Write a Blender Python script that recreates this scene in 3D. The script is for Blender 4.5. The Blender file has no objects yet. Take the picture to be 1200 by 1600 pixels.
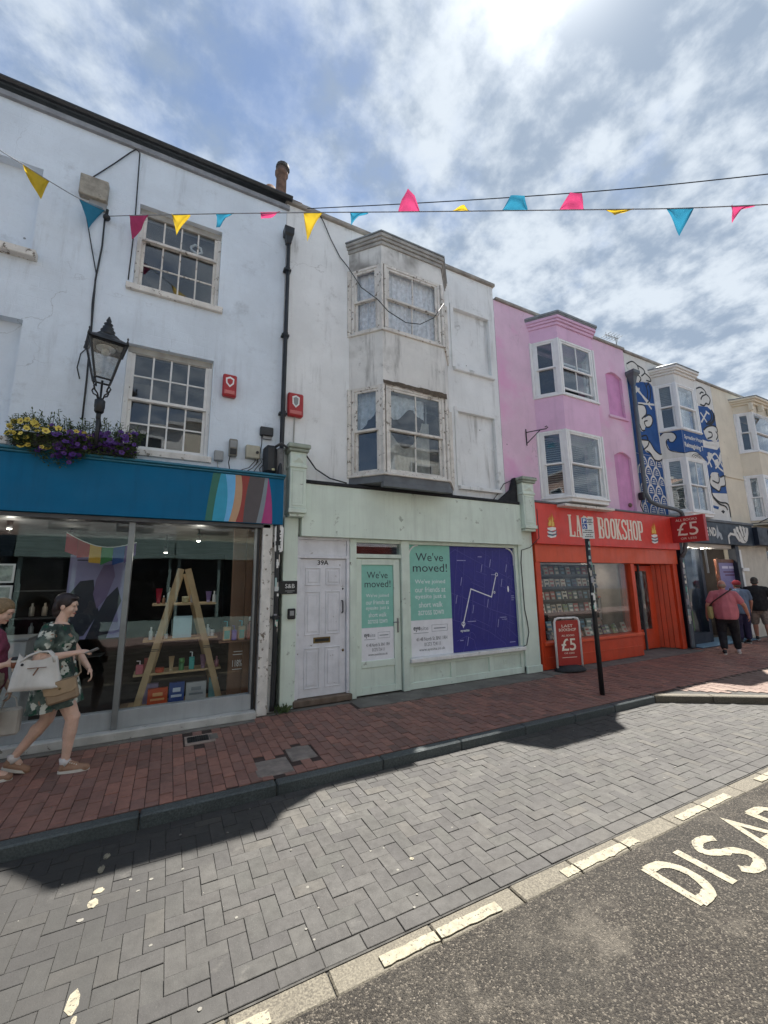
import bpy, bmesh, math, random
import numpy as np
from mathutils import Vector, Matrix
R = math.radians
PI = math.pi
S = bpy.context.scene
COL = S.collection
random.seed(7)

# ------------------------------------------------------------------ camera
def look_matrix(yaw, pitch, roll, loc):
    fwd = Vector((math.sin(yaw)*math.cos(pitch), math.cos(yaw)*math.cos(pitch), math.sin(pitch)))
    r0 = Vector((math.cos(yaw), -math.sin(yaw), 0)); u0 = r0.cross(fwd)
    r = r0*math.cos(roll)+u0*math.sin(roll); u = -r0*math.sin(roll)+u0*math.cos(roll)
    return Matrix(((r.x, u.x, -fwd.x, loc[0]), (r.y, u.y, -fwd.y, loc[1]), (r.z, u.z, -fwd.z, loc[2]), (0, 0, 0, 1)))
cd = bpy.data.cameras.new('camera'); cam = bpy.data.objects.new('camera', cd); COL.objects.link(cam)
cd.sensor_fit = 'VERTICAL'; cd.sensor_height = 24; cd.lens = 9.6; cd.clip_start = .05; cd.clip_end = 800
cam.matrix_world = look_matrix(R(27.36), R(9.84), R(-.76), (0, -6.2, 1.74))
S.camera = cam
S.render.resolution_x, S.render.resolution_y = 768, 1024

# ------------------------------------------------------------------ sky, sun, exposure
SUN = Vector((.43, .25, 1)).normalized()
EL = math.asin(SUN.z); AZ = math.atan2(SUN.x, SUN.y)
W = bpy.data.worlds.new('World'); S.world = W; W.use_nodes = True
nt = W.node_tree; nt.nodes.clear(); L = nt.links.new
def N(t, **k):
    n = nt.nodes.new(t)
    for a, b in k.items(): setattr(n, a, b)
    return n
def M_(op, a, b=None, c=None, clamp=False):
    n = nt.nodes.new('ShaderNodeMath'); n.operation = op; n.use_clamp = clamp
    for i, v in enumerate((a, b, c)):
        if v is None: continue
        if isinstance(v, (int, float)): n.inputs[i].default_value = v
        else: L(v, n.inputs[i])
    return n.outputs[0]
sky = N('ShaderNodeTexSky', sky_type='NISHITA', sun_disc=False); sky.sun_elevation = EL; sky.sun_rotation = AZ
sky.air_density = 1.0; sky.dust_density = .15; sky.ozone_density = 1.6
tc = N('ShaderNodeTexCoord'); sep = N('ShaderNodeSeparateXYZ'); L(tc.outputs['Generated'], sep.inputs[0])
zz = M_('ADD', M_('MAXIMUM', sep.outputs[2], 0.0), .22)
com = N('ShaderNodeCombineXYZ'); L(M_('DIVIDE', sep.outputs[0], zz), com.inputs[0]); L(M_('DIVIDE', sep.outputs[1], zz), com.inputs[1])
def noise(scale, detail, rough, dist, off):
    mp = N('ShaderNodeMapping'); L(com.outputs[0], mp.inputs[0]); mp.inputs['Location'].default_value = off
    n = N('ShaderNodeTexNoise'); L(mp.outputs[0], n.inputs['Vector'])
    n.inputs['Scale'].default_value = scale; n.inputs['Detail'].default_value = detail
    n.inputs['Roughness'].default_value = rough; n.inputs['Distortion'].default_value = dist
    return n.outputs['Fac']
def ramp(v, a, b):
    m = N('ShaderNodeMapRange', interpolation_type='SMOOTHSTEP'); L(v, m.inputs[0]); m.inputs[1].default_value = a; m.inputs[2].default_value = b
    return m.outputs[0]
big = noise(1.7, 4, .55, .3, (3.1, 1.7, 0)); mid = noise(4.2, 9, .6, .08, (1.0, 4.0, 0)); fine = noise(15., 8, .6, .05, (7.3, 2.2, 0))
dens = M_('ADD', M_('ADD', M_('MULTIPLY', big, .55), M_('MULTIPLY', mid, .40)), M_('MULTIPLY', fine, .22))
# thinner cover towards the west (left of the street)
side = M_('MULTIPLY', M_('ADD', sep.outputs[0], .10), .20)
dens = M_('ADD', dens, side)
cover = M_('ADD', M_('MULTIPLY', ramp(dens, .46, .68), .74), .26)
shade = ramp(M_('ADD', M_('MULTIPLY', noise(5.5, 8, .6, .1, (5.2, 8.8, 0)), .6), M_('MULTIPLY', noise(14., 6, .55, .05, (2.2, 6.8, 0)), .4)), .40, .60)
dt = N('ShaderNodeVectorMath', operation='DOT_PRODUCT'); L(tc.outputs['Generated'], dt.inputs[0]); dt.inputs[1].default_value = SUN
d0 = M_('MAXIMUM', dt.outputs['Value'], 0.0)
glow = M_('ADD', M_('MULTIPLY', M_('POWER', d0, 25.0), .06), M_('MULTIPLY', M_('POWER', d0, 170.0), 1.7))
mixc = N('ShaderNodeMix', data_type='RGBA'); L(shade, mixc.inputs[0]); mixc.inputs[6].default_value = (1.75, 2.2, 2.85, 1); mixc.inputs[7].default_value = (3.7, 4.1, 4.55, 1)
gl = N('ShaderNodeMix', data_type='RGBA', blend_type='ADD'); gl.inputs[0].default_value = 1; L(mixc.outputs[2], gl.inputs[6])
gcol = N('ShaderNodeVectorMath', operation='SCALE'); gcol.inputs[0].default_value = (5.0, 4.9, 4.6); L(glow, gcol.inputs['Scale']); L(gcol.outputs[0], gl.inputs[7])
mixs = N('ShaderNodeMix', data_type='RGBA'); L(cover, mixs.inputs[0]); skc = N('ShaderNodeVectorMath', operation='SCALE'); L(sky.outputs[0], skc.inputs[0]); skc.inputs['Scale'].default_value = .8; L(skc.outputs[0], mixs.inputs[6]); L(gl.outputs[2], mixs.inputs[7])
bg = N('ShaderNodeBackground'); L(mixs.outputs[2], bg.inputs[0]); bg.inputs[1].default_value = .067
out = N('ShaderNodeOutputWorld'); L(bg.outputs[0], out.inputs[0])
sl = bpy.data.lights.new('sun', 'SUN'); sl.energy = 5.0; sl.angle = R(.55); sl.color = (1, .965, .90)
so = bpy.data.objects.new('sun', sl); COL.objects.link(so); so.rotation_euler = SUN.to_track_quat('Z', 'Y').to_euler(); so.location = SUN*30
S.view_settings.view_transform = 'Standard'; S.view_settings.look = 'None'; S.view_settings.gamma = 1; S.view_settings.exposure = 1.62
S.view_settings.use_curve_mapping = False

# ------------------------------------------------------------------ helpers
def lin(c):
    if isinstance(c, str): c = [int(c[i:i+2], 16)/255 for i in (0, 2, 4)]
    return tuple(x/12.92 if x <= .04045 else ((x+.055)/1.055)**2.4 for x in c)

class MB:
    def __init__(s): s.v = []; s.f = []
    def add(s, vs, fs):
        o = len(s.v); s.v += [tuple(v) for v in vs]; s.f += [tuple(i+o for i in f) for f in fs]; return s
    def box(s, x0, x1, y0, y1, z0, z1):
        return s.add([(x, y, z) for z in (z0, z1) for y in (y0, y1) for x in (x0, x1)],
                     [(0, 2, 3, 1), (4, 5, 7, 6), (0, 1, 5, 4), (2, 6, 7, 3), (0, 4, 6, 2), (1, 3, 7, 5)])
    def prism(s, pts, y0, y1):          # polygon in x,z drawn out along y (y0 is the front, the smaller y)
        n = len(pts); a = sum(pts[i][0]*pts[(i+1) % n][1]-pts[(i+1) % n][0]*pts[i][1] for i in range(n))
        if a < 0: pts = pts[::-1]
        vs = [(p[0], y0, p[1]) for p in pts]+[(p[0], y1, p[1]) for p in pts]
        fs = [tuple(range(n)), tuple(range(2*n-1, n-1, -1))]+[(i, i+n, (i+1) % n+n, (i+1) % n) for i in range(n)]
        return s.add(vs, fs)
    def prismz(s, pts, z0, z1):         # polygon in x,y drawn out along z
        n = len(pts); a = sum(pts[i][0]*pts[(i+1) % n][1]-pts[(i+1) % n][0]*pts[i][1] for i in range(n))
        if a < 0: pts = pts[::-1]
        vs = [(p[0], p[1], z0) for p in pts]+[(p[0], p[1], z1) for p in pts]
        fs = [tuple(range(n-1, -1, -1)), tuple(range(n, 2*n))]+[(i, (i+1) % n, (i+1) % n+n, i+n) for i in range(n)]
        return s.add(vs, fs)
    def tube(s, path, r, n=8, cap=True):
        P = [Vector(p) for p in path]; rs = r if isinstance(r, (list, tuple)) else [r]*len(P)
        up = Vector((0, 0, 1)); rings = []; pu = None
        for i, p in enumerate(P):
            t = (P[min(i+1, len(P)-1)]-P[max(i-1, 0)]).normalized()
            if pu is None:
                a = up if abs(t.dot(up)) < .95 else Vector((1, 0, 0)); pu = a
            u = (pu-t*pu.dot(t))
            if u.length < 1e-4: u = Vector((1, 0, 0))-t*t.x
            u.normalize(); w = t.cross(u); pu = u
            rings.append([p+(u*math.cos(2*PI*k/n)+w*math.sin(2*PI*k/n))*rs[i] for k in range(n)])
        vs = [v for rg in rings for v in rg]; fs = []
        for i in range(len(P)-1):
            for k in range(n):
                k2 = (k+1) % n; fs.append((i*n+k, i*n+k2, (i+1)*n+k2, (i+1)*n+k))
        if cap: fs.append(tuple(range(n-1, -1, -1))); fs.append(tuple((len(P)-1)*n+k for k in range(n)))
        return s.add(vs, fs)
    def lathe(s, prof, c=(0, 0, 0), n=16, rot=0.):   # prof: (radius, z) from bottom up
        vs = []; fs = []
        for r, z in prof:
            for k in range(n):
                a = 2*PI*k/n+rot; vs.append((c[0]+r*math.cos(a), c[1]+r*math.sin(a), c[2]+z))
        m = len(prof)
        for i in range(m-1):
            for k in range(n):
                k2 = (k+1) % n; fs.append((i*n+k, i*n+k2, (i+1)*n+k2, (i+1)*n+k))
        fs.append(tuple(range(n-1, -1, -1))); fs.append(tuple((m-1)*n+k for k in range(n)))
        return s.add(vs, fs)
    def ball(s, c, r, n=12, m=8, M=None):
        rx, ry, rz = r if isinstance(r, (tuple, list)) else (r, r, r)
        vs = []; fs = []
        for i in range(m+1):
            th = PI*i/m; rr = math.sin(th)
            if i in (0, m): vs.append(Vector((0, 0, -math.cos(th)*rz))); continue
            for k in range(n):
                a = 2*PI*k/n; vs.append(Vector((rx*rr*math.cos(a), ry*rr*math.sin(a), -math.cos(th)*rz)))
        def ix(i, k): return 0 if i == 0 else (1+(m-1)*n if i == m else 1+(i-1)*n+k % n)
        for i in range(m):
            for k in range(n):
                if i == 0: fs.append((0, ix(1, k+1), ix(1, k)))
                elif i == m-1: fs.append((ix(i, k), ix(i, k+1), ix(m, 0)))
                else: fs.append((ix(i, k), ix(i, k+1), ix(i+1, k+1), ix(i+1, k)))
        if M is not None: vs = [M @ v for v in vs]
        return s.add([v+Vector(c) for v in vs], fs)
    def cap(s, a, b, ra, rb, n=10):      # tapered capsule
        a = Vector(a); b = Vector(b)
        s.ball(a, ra, n, 6); s.ball(b, rb, n, 6)
        return s.tube([a, b], [ra, rb], n)
    def xf(s, M): s.v = [tuple(M @ Vector(v)) for v in s.v]; return s
    def mesh(s, name, m=None, smooth=False):
        me = bpy.data.meshes.new(name); me.from_pydata(s.v, [], s.f); me.update()
        if m is not None: me.materials.append(m)
        if smooth:
            for p in me.polygons: p.use_smooth = True
        return me
    def build(s, name, m, parent=None, loc=(0, 0, 0), rz=0., smooth=False, bevel=0., fix=False):
        me = s.mesh(name, m, smooth)
        if fix:
            bm = bmesh.new(); bm.from_mesh(me); bmesh.ops.recalc_face_normals(bm, faces=bm.faces); bm.to_mesh(me); bm.free()
        return put(name, me, parent, loc, rz, bevel)
def put(name, me, parent=None, loc=(0, 0, 0), rz=0., bevel=0.):
    o = bpy.data.objects.new(name, me); COL.objects.link(o); o.location = loc; o.rotation_euler = (0, 0, rz)
    if parent is not None: o.parent = parent
    if bevel:
        b = o.modifiers.new('bevel', 'BEVEL'); b.width = bevel; b.segments = 1; b.limit_method = 'ANGLE'; b.angle_limit = R(40)
    return o
def tag(o, label, cat, group=None):
    o['label'] = label; o['category'] = cat
    if group: o['group'] = group
    return o
def thing(name, label, cat, loc=(0, 0, 0), rz=0., group=None):
    o = bpy.data.objects.new(name, None); COL.objects.link(o); o.location = loc; o.rotation_euler = (0, 0, rz)
    o.empty_display_size = .1
    return tag(o, label, cat, group)
def struct(o): o['kind'] = 'structure'; return o
def stuff(o): o['kind'] = 'stuff'; return o
def BX(name, m, parent, x0, x1, y0, y1, z0, z1, bevel=.004, loc=(0, 0, 0), rz=0.):
    return MB().box(x0, x1, y0, y1, z0, z1).build(name, m, parent, loc, rz, bevel=bevel)

# ------------------------------------------------------------------ materials
class NT:
    def __init__(s, name):
        s.m = bpy.data.materials.new(name); s.m.use_nodes = True; s.t = s.m.node_tree
        s.b = s.t.nodes['Principled BSDF']; s.out = s.t.nodes['Material Output']
        g = s.n('ShaderNodeNewGeometry'); s.pos = g.outputs['Position']; s.isl = g.outputs['Random Per Island']
    def n(s, t, **k):
        x = s.t.nodes.new(t)
        for a, b in k.items(): setattr(x, a, b)
        return x
    def l(s, a, b): s.t.links.new(a, b)
    def mp(s, scale, vec=None, loc=(0, 0, 0), rot=(0, 0, 0)):
        x = s.n('ShaderNodeMapping'); s.l(vec or s.pos, x.inputs[0]); x.inputs['Scale'].default_value = scale
        x.inputs['Location'].default_value = loc; x.inputs['Rotation'].default_value = rot; return x.outputs[0]
    def noise(s, scale, detail=4, rough=.55, vec=None, dist=0.):
        x = s.n('ShaderNodeTexNoise'); s.l(vec or s.pos, x.inputs['Vector']); x.inputs['Scale'].default_value = scale
        x.inputs['Detail'].default_value = detail; x.inputs['Roughness'].default_value = rough; x.inputs['Distortion'].default_value = dist
        return x.outputs['Fac']
    def vor(s, scale, feature='F1', vec=None, out='Distance'):
        x = s.n('ShaderNodeTexVoronoi', feature=feature); s.l(vec or s.pos, x.inputs['Vector']); x.inputs['Scale'].default_value = scale
        return x.outputs[out]
    def rng(s, v, a, b, c=0., d=1., smooth=True):
        x = s.n('ShaderNodeMapRange', interpolation_type='SMOOTHSTEP' if smooth else 'LINEAR'); s.l(v, x.inputs[0])
        for i, q in enumerate((a, b, c, d)): x.inputs[1+i].default_value = q
        return x.outputs[0]
    def math(s, op, a, b=None, clamp=False):
        x = s.n('ShaderNodeMath'); x.operation = op; x.use_clamp = clamp
        for i, v in enumerate((a, b)):
            if v is None: continue
            if isinstance(v, (int, float)): x.inputs[i].default_value = v
            else: s.l(v, x.inputs[i])
        return x.outputs[0]
    def mix(s, f, a, b, bt='MIX'):
        x = s.n('ShaderNodeMix', data_type='RGBA', blend_type=bt)
        if isinstance(f, (int, float)): x.inputs[0].default_value = f
        else: s.l(f, x.inputs[0])
        for i, v in ((6, a), (7, b)):
            if isinstance(v, (tuple, list)): x.inputs[i].default_value = (*v[:3], 1)
            else: s.l(v, x.inputs[i])
        return x.outputs[2]
    def bump(s, h, strength=.3, dist=.01, prev=None):
        x = s.n('ShaderNodeBump'); x.inputs['Strength'].default_value = strength; x.inputs['Distance'].default_value = dist
        s.l(h, x.inputs['Height'])
        if prev is not None: s.l(prev, x.inputs['Normal'])
        return x.outputs[0]
    def done(s, col, rough=.6, normal=None, metal=0., spec=.5):
        if isinstance(col, (tuple, list)): s.b.inputs['Base Color'].default_value = (*col[:3], 1)
        else: s.l(col, s.b.inputs['Base Color'])
        if isinstance(rough, (int, float)): s.b.inputs['Roughness'].default_value = rough
        else: s.l(rough, s.b.inputs['Roughness'])
        s.b.inputs['Metallic'].default_value = metal; s.b.inputs['Specular IOR Level'].default_value = spec
        if normal is not None: s.l(normal, s.b.inputs['Normal'])
        return s.m
def mul(c, k): return tuple(x*k for x in c)
MC = {}
def paint(name, c, rough=.5, var=.12, scale=5., bump=.12, bscale=60., metal=0., wear=None, wearamt=.0, spec=.5):
    """painted or plain surface: soft tone variation, fine relief, optional wear patches of a second colour"""
    if name in MC: return MC[name]
    c = lin(c) if isinstance(c, str) else c
    t = NT(name)
    col = t.mix(t.rng(t.noise(scale, 5), .3, .7), mul(c, 1-var), mul(c, 1+var*.6))
    if wear is not None:
        w = lin(wear) if isinstance(wear, str) else wear
        msk = t.rng(t.noise(scale*2.3, 8, .68), .68-wearamt*.3, .74-wearamt*.3)
        col = t.mix(msk, col, w)
    if bump: col = t.mix(t.math('MULTIPLY', t.rng(t.noise(1., 6, .65, t.mp((9, 9, .8))), .45, .75), .3), col, mul(c, .55)); col = t.mix(t.math('MULTIPLY', t.rng(t.noise(1.1, 6, .68), .5, .75), .18), col, mul(c, .6))
    rr = t.rng(t.noise(scale*1.7, 3), .3, .7, max(rough-.08, .02), min(rough+.1, 1.))
    nb = t.bump(t.noise(bscale, 4), bump, .004) if bump else None
    MC[name] = t.done(col, rr, nb, metal, spec); return MC[name]
def flat(name, c, rough=.6): return paint(name, c, rough, .05, 9., 0.)
def wallmat(name, c, dirt, amt=.35, streak=.4, brick=False, crack=.0, patch=None, rough=.85):
    c = lin(c) if isinstance(c, str) else c; d = lin(dirt) if isinstance(dirt, str) else dirt
    t = NT(name)
    col = t.mix(t.rng(t.noise(1.3, 6, .6), .3, .72), mul(c, .9), mul(c, 1.04))
    col = t.mix(t.math('MULTIPLY', t.rng(t.noise(26, 6, .7), .5, .75), .35), col, mul(c, .8))
    st = t.math('MULTIPLY', t.rng(t.noise(1., 7, .68, t.mp((5.5, 5.5, .55))), .5, .78), t.rng(t.noise(.7, 3), .35, .65))
    col = t.mix(t.math('MULTIPLY', st, streak, True), col, d)
    bl = t.math('MULTIPLY', t.rng(t.noise(2.1, 9, .72), .55, .74), amt)
    col = t.mix(bl, col, d)
    # small chips and pock marks
    ch = t.math('MULTIPLY', t.rng(t.vor(2.3), .045, .03), t.rng(t.noise(2.0, 2), .48, .56))
    col = t.mix(t.math('MULTIPLY', ch, .8), col, mul(d, .45))
    if patch is not None: col = t.mix(t.rng(t.noise(.9, 4, .6), .5, .72), col, lin(patch))
    h = t.math('ADD', t.math('MULTIPLY', t.noise(7, 5, .6), .6), t.math('MULTIPLY', t.noise(70, 4), .22))
    nb = t.bump(h, .55, .014)
    if brick:
        b = t.n('ShaderNodeTexBrick'); t.l(t.mp((1, 1, 1), rot=(R(-90), 0, 0)), b.inputs['Vector'])
        b.inputs['Scale'].default_value = 1.; b.inputs['Brick Width'].default_value = .44; b.inputs['Row Height'].default_value = .15
        b.inputs['Mortar Size'].default_value = .006; b.inputs['Mortar Smooth'].default_value = .6; b.offset = .5
        inv = t.math('MULTIPLY', t.math('SUBTRACT', 1., b.outputs['Fac']), t.rng(t.noise(1.1, 3), .35, .6))
        nb = t.bump(inv, .3, .008, nb)
    if crack:
        wv = t.n('ShaderNodeVectorMath', operation='ADD'); t.l(t.mp((1, 1, 1)), wv.inputs[0])
        nz = t.n('ShaderNodeTexNoise'); t.l(t.pos, nz.inputs['Vector']); nz.inputs['Scale'].default_value = 3; nz.inputs['Detail'].default_value = 5
        sc = t.n('ShaderNodeVectorMath', operation='SCALE'); t.l(nz.outputs['Color'], sc.inputs[0]); sc.inputs['Scale'].default_value = .5; t.l(sc.outputs[0], wv.inputs[1])
        e = t.vor(.6, 'DISTANCE_TO_EDGE', wv.outputs[0])
        k = t.math('MULTIPLY', t.rng(e, .004, .001), t.rng(t.noise(.8, 3, .6), .54, .64))
        col = t.mix(t.math('MULTIPLY', k, crack), col, mul(d, .3))
    return t.done(col, rough, nb, 0., .3)
def glassmat(name, tint=(1, 1, 1), refl=1.0, dirt=.0, rough=.01):
    t = NT(name); t.t.nodes.remove(t.b)
    tr = t.n('ShaderNodeBsdfTransparent'); tr.inputs[0].default_value = (*tint, 1)
    gl = t.n('ShaderNodeBsdfGlossy'); gl.inputs['Roughness'].default_value = rough; gl.inputs[0].default_value = (.95, .97, 1, 1)
    w = t.bump(t.noise(1.6, 2), .05, .02); t.l(w, gl.inputs['Normal'])
    fr = t.n('ShaderNodeFresnel'); gb = t.n('ShaderNodeNewGeometry'); t.l(t.rng(gb.outputs['Backfacing'], 0, 1, 1.52, 1/1.52, False), fr.inputs[0])
    f = t.math('MULTIPLY', fr.outputs[0], refl, True)
    mx = t.n('ShaderNodeMixShader'); t.l(f, mx.inputs[0]); t.l(tr.outputs[0], mx.inputs[1]); t.l(gl.outputs[0], mx.inputs[2])
    o = mx.outputs[0]
    if dirt:
        df = t.n('ShaderNodeBsdfDiffuse'); df.inputs[0].default_value = (.5, .5, .48, 1)
        m2 = t.n('ShaderNodeMixShader'); t.l(t.math('MULTIPLY', t.rng(t.noise(5, 6, .65), .35, .8), dirt), m2.inputs[0]); t.l(o, m2.inputs[1]); t.l(df.outputs[0], m2.inputs[2]); o = m2.outputs[0]
    t.l(o, t.out.inputs[0]); return t.m
def emit(name, c, s):
    t = NT(name); t.done(c, .5); t.b.inputs['Emission Color'].default_value = (*c, 1); t.b.inputs['Emission Strength'].default_value = s; return t.m
def unitmat(name, cols, rough=.8, var=.25, bump=.5, joint=(.02, .018, .016), grain=90., stain=None, wet=0.):
    """bricks and paving blocks: every unit its own tone (object random plus island random)"""
    t = NT(name); oi = t.n('ShaderNodeObjectInfo')
    r = t.math('FRACT', t.math('ADD', t.isl, t.math('MULTIPLY', oi.outputs['Random'], 7.31)))
    cr = t.n('ShaderNodeValToRGB'); t.l(r, cr.inputs[0]); e = cr.color_ramp.elements
    while len(e) < len(cols): e.new(.5)
    for i, c in enumerate(cols): e[i].position = i/(len(cols)-1); e[i].color = (*(lin(c) if isinstance(c, str) else c), 1)
    col = t.mix(t.math('MULTIPLY', t.rng(t.noise(14, 6, .7), .35, .75), var), cr.outputs[0], joint)
    col = t.mix(t.math('MULTIPLY', t.rng(t.noise(2.2, 5, .65), .45, .75), var), col, mul(lin(cols[0]) if isinstance(cols[0], str) else cols[0], .55))
    col = t.mix(t.math('MULTIPLY', t.rng(t.noise(grain*2.2, 3, .7), .58, .72), .35), col, stain or (.32, .31, .29))
    if wet:
        sx = t.n('ShaderNodeSeparateXYZ'); t.l(t.pos, sx.inputs[0])
        old_ = t.math('MULTIPLY', t.rng(t.math('ADD', sx.outputs[0], t.math('MULTIPLY', t.noise(1.3, 5, .6), 2.2)), 2.6, .2), wet)
        col = t.mix(old_, col, (.028, .027, .026)); col = t.mix(t.math('MULTIPLY', t.rng(t.noise(.8, 6, .7), .52, .72), .35), col, (.03, .028, .026)); col = t.mix(t.math('MULTIPLY', t.rng(t.noise(3.1, 7, .75), .6, .75), .3), col, (.16, .15, .135))
    h = t.math('ADD', t.math('MULTIPLY', t.noise(grain, 5, .65), .5), t.math('MULTIPLY', t.noise(18, 4), .5))
    return t.done(col, rough, t.bump(h, bump, .006), 0., .35)
# ------------------------------------------------------------------ ground, road, pavements
CM = cam.matrix_world.inverted()
def seen(p):
    """size weight of a ground point in view (0 when out of frame)"""
    q = CM @ Vector(p)
    if q.z > -.3: return 0
    x = .5+q.x/-q.z*640/1200; y = .5+q.y/-q.z*640/1600
    return 1/(q.z*q.z)*abs(1.74/max(1., q.length)) if -.01 < x < 1.01 and -.01 < y < 1.01 else 0
def asphalt():
    t = NT('asphalt')
    v = t.n('ShaderNodeTexVoronoi'); t.l(t.pos, v.inputs['Vector']); v.inputs['Scale'].default_value = 130.
    cr = t.n('ShaderNodeValToRGB'); sp = t.n('ShaderNodeSeparateColor'); t.l(v.outputs['Color'], sp.inputs[0]); t.l(sp.outputs[0], cr.inputs[0])
    e = cr.color_ramp.elements; e[0].color = (.010, .0085, .007, 1); e[1].color = (.165, .143, .115, 1); e[1].position = 1
    a = e.new(.45); a.color = (.024, .020, .016, 1); a = e.new(.82); a.color = (.058, .05, .039, 1)
    col = t.mix(t.rng(t.noise(160, 3, .7), .35, .65, 0, .45), cr.outputs[0], (.03, .026, .022))
    col = t.mix(t.math('MULTIPLY', t.rng(t.noise(1.9, 7, .7), .54, .74), .55), col, (.15, .132, .108))
    col = t.mix(t.math('MULTIPLY', t.rng(t.noise(.6, 3), .45, .7), .3), col, (.03, .028, .025))
    wht = t.math('MULTIPLY', t.rng(t.vor(23.), .055, .04), t.rng(t.noise(6.3, 2), .6, .64))
    col = t.mix(wht, col, (.42, .4, .36))
    h = t.math('ADD', t.math('MULTIPLY', t.math('SUBTRACT', 1., v.outputs['Distance']), .7), t.math('MULTIPLY', t.noise(42, 4), .8))
    return t.done(col, .85, t.bump(h, .9, .012), 0., .3)
def granite(name, c1, c2, sc=70., rough=.75):
    t = NT(name); oi = t.n('ShaderNodeObjectInfo')
    col = t.mix(t.rng(t.noise(sc, 5, .75), .36, .66), c1, c2)
    col = t.mix(t.math('MULTIPLY', t.rng(t.noise(4, 6, .65), .45, .75), .5), col, mul(c1, .7))
    col = t.mix(t.math('MULTIPLY', oi.outputs['Random'], .3), col, mul(c2, .8))
    return t.done(col, rough, t.bump(t.math('ADD', t.noise(sc*.8, 4), t.noise(9, 3)), .6, .008), 0., .35)
Mjoint = paint('joint_dirt', (.05, .047, .042), .95, .4, 12, .6, 90)
Mjointred = paint('joint_dirt_red', (.045, .028, .024), .95, .4, 12, .6, 90)
Mbrick = unitmat('pavement_brick', ['7E5C54', '8E675C', '84655D', '9A6E61', '735A53', '9F7163'], .62, .3, .45, stain=(.22, .17, .15))
Mbrickpale = unitmat('pale_paver', ['6C5A52', '79685E', '715E56', '7E6D62'], .8, .3, .4)
Mblock = unitmat('grey_paver', ['413F3E', '4A4846', '454441', '4F4D4A', '434140', '524F4A'], .8, .5, .7, stain=(.22, .21, .19), wet=.8)
Mkerb = granite('kerb_granite', lin('3B4041'), lin('585E5E'), 60, .6)
Mpale = granite('pale_granite', lin('443F37'), lin('6E685B'), 85)
Mconc = paint('worn_concrete', '6F6B65', .88, .3, 3, .6, 50, wear='8B867E', wearamt=.25)
Mmark = paint('road_paint', '857E6C', .75, .2, 22, .6, 120, wear='403C35', wearamt=.42)

struct(MB().box(-60, 90, -60, 60, -.5, -.19).build('ground', paint('ground_earth', '5A564F', .95, .3)))
road = struct(MB().box(-40, 70, -9.2, -4.08, -.18, -.152).build('road', asphalt()))
struct(MB().box(-40, 70, -12, -9.2, -.18, -.05).build('far_pavement', unitmat('far_paver', ['8B7B76', '9A847D', '927E79'], .8, .3)))

def block(mb, cx, cy, zt, l, w, ch=.0022, h=.04, rz=0., tx=0., ty=0.):
    """paving unit: l along x, w along y, chamfered top edge"""
    c, s = math.cos(rz), math.sin(rz); vs = []
    for (ex, z) in ((0, -h), (0, -ch), (ch, 0)):
        for sx, sy in ((-1, -1), (1, -1), (1, 1), (-1, 1)):
            x = sx*(l/2-ex); y = sy*(w/2-ex); vs.append((cx+x*c-y*s, cy+x*s+y*c, zt+z+x*tx+y*ty))
    fs = [(8, 9, 10, 11)]
    for o in (0, 4):
        for k in range(4): fs.append((o+k, o+(k+1) % 4, o+4+(k+1) % 4, o+4+k))
    mb.add(vs, fs)
def lay(units, parent, m, name, nobj=300, zf=lambda x, y: 0., stuffname=None):
    """units: (cx,cy,l,w). The nearest nobj in view become objects, the rest one joined part."""
    us = [(seen((u[0], u[1], zf(u[0], u[1]))), u) for u in units]
    us.sort(key=lambda a: -a[0]); rest = MB(); cache = {}
    for i, (wgt, u) in enumerate(us):
        cx, cy, l, w = u; z = zf(cx, cy)+random.gauss(0, .0016); rz = random.gauss(0, .006); tx = random.gauss(0, .006); ty = random.gauss(0, .006)
        if i < nobj and wgt > 0:
            key = (round(l, 3), round(w, 3))
            if key not in cache:
                b = MB(); block(b, 0, 0, 0, l, w); cache[key] = b.mesh(name, m)
            o = put(name, cache[key], parent, (cx, cy, z)); o.rotation_euler = (ty, -tx, rz)
        else: block(rest, cx, cy, z, l, w, rz=rz, tx=tx, ty=ty)
    if rest.v: stuff(rest.build(stuffname or name+'_field', m, parent))

# pavement along the shops: courses run from shop to kerb
def pz(x, y): return .024*y-.002
def strip_front(x): return -.36 if x < 1.12 else (-.2 if x < 2.52 else (-.5 if x < 6.5 else (-.42 if x < 11.9 else -.12)))
bo_line = lambda x: -2.05-(x-6.85)*.667           # oblique kerb of the build-out
pav = MB(); pav.add([(-30, 3, .02), (40, 3, .02), (40, 0, -.009), (-30, 0, -.009), (-30, -1.978, -.0568), (40, -1.978, -.0568)], [(0, 3, 2, 1), (3, 4, 5, 2)])
pav.box(-30, 40, -1.94, 3, -.185, -.075)
pavement = struct(pav.build('pavement', Mjointred))
units = []; pitch = .106; ln = .213
covers = [(.28, .56, -.76, -.5), (.90, 1.15, -1.83, -1.62), (1.28, 1.45, -1.62, -1.42)]
x = -4.2; k = 0
while x < 24:
    cx = x+pitch/2; y = strip_front(cx)-.006; first = True
    off = (.5 if k % 2 else 0)+random.gauss(0, .04)+(.25 if cx < .2 else 0)
    y1 = -1.972
    while y-.04 > y1:
        l = ln*(1-off % 1) if first and off % 1 > .05 else ln
        first = False
        l = min(l, y-y1); cy = y-l/2
        if l > .045 and not any(a-.05 < cx < b+.05 and c-l/2 < cy < d+l/2 for a, b, c, d in covers):
            units.append((cx, cy, pitch-.005, l-.005))
        y -= l
    x += pitch; k += 1
lay(units, pavement, Mbrick, 'brick', 300, pz, 'brick_field')
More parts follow.
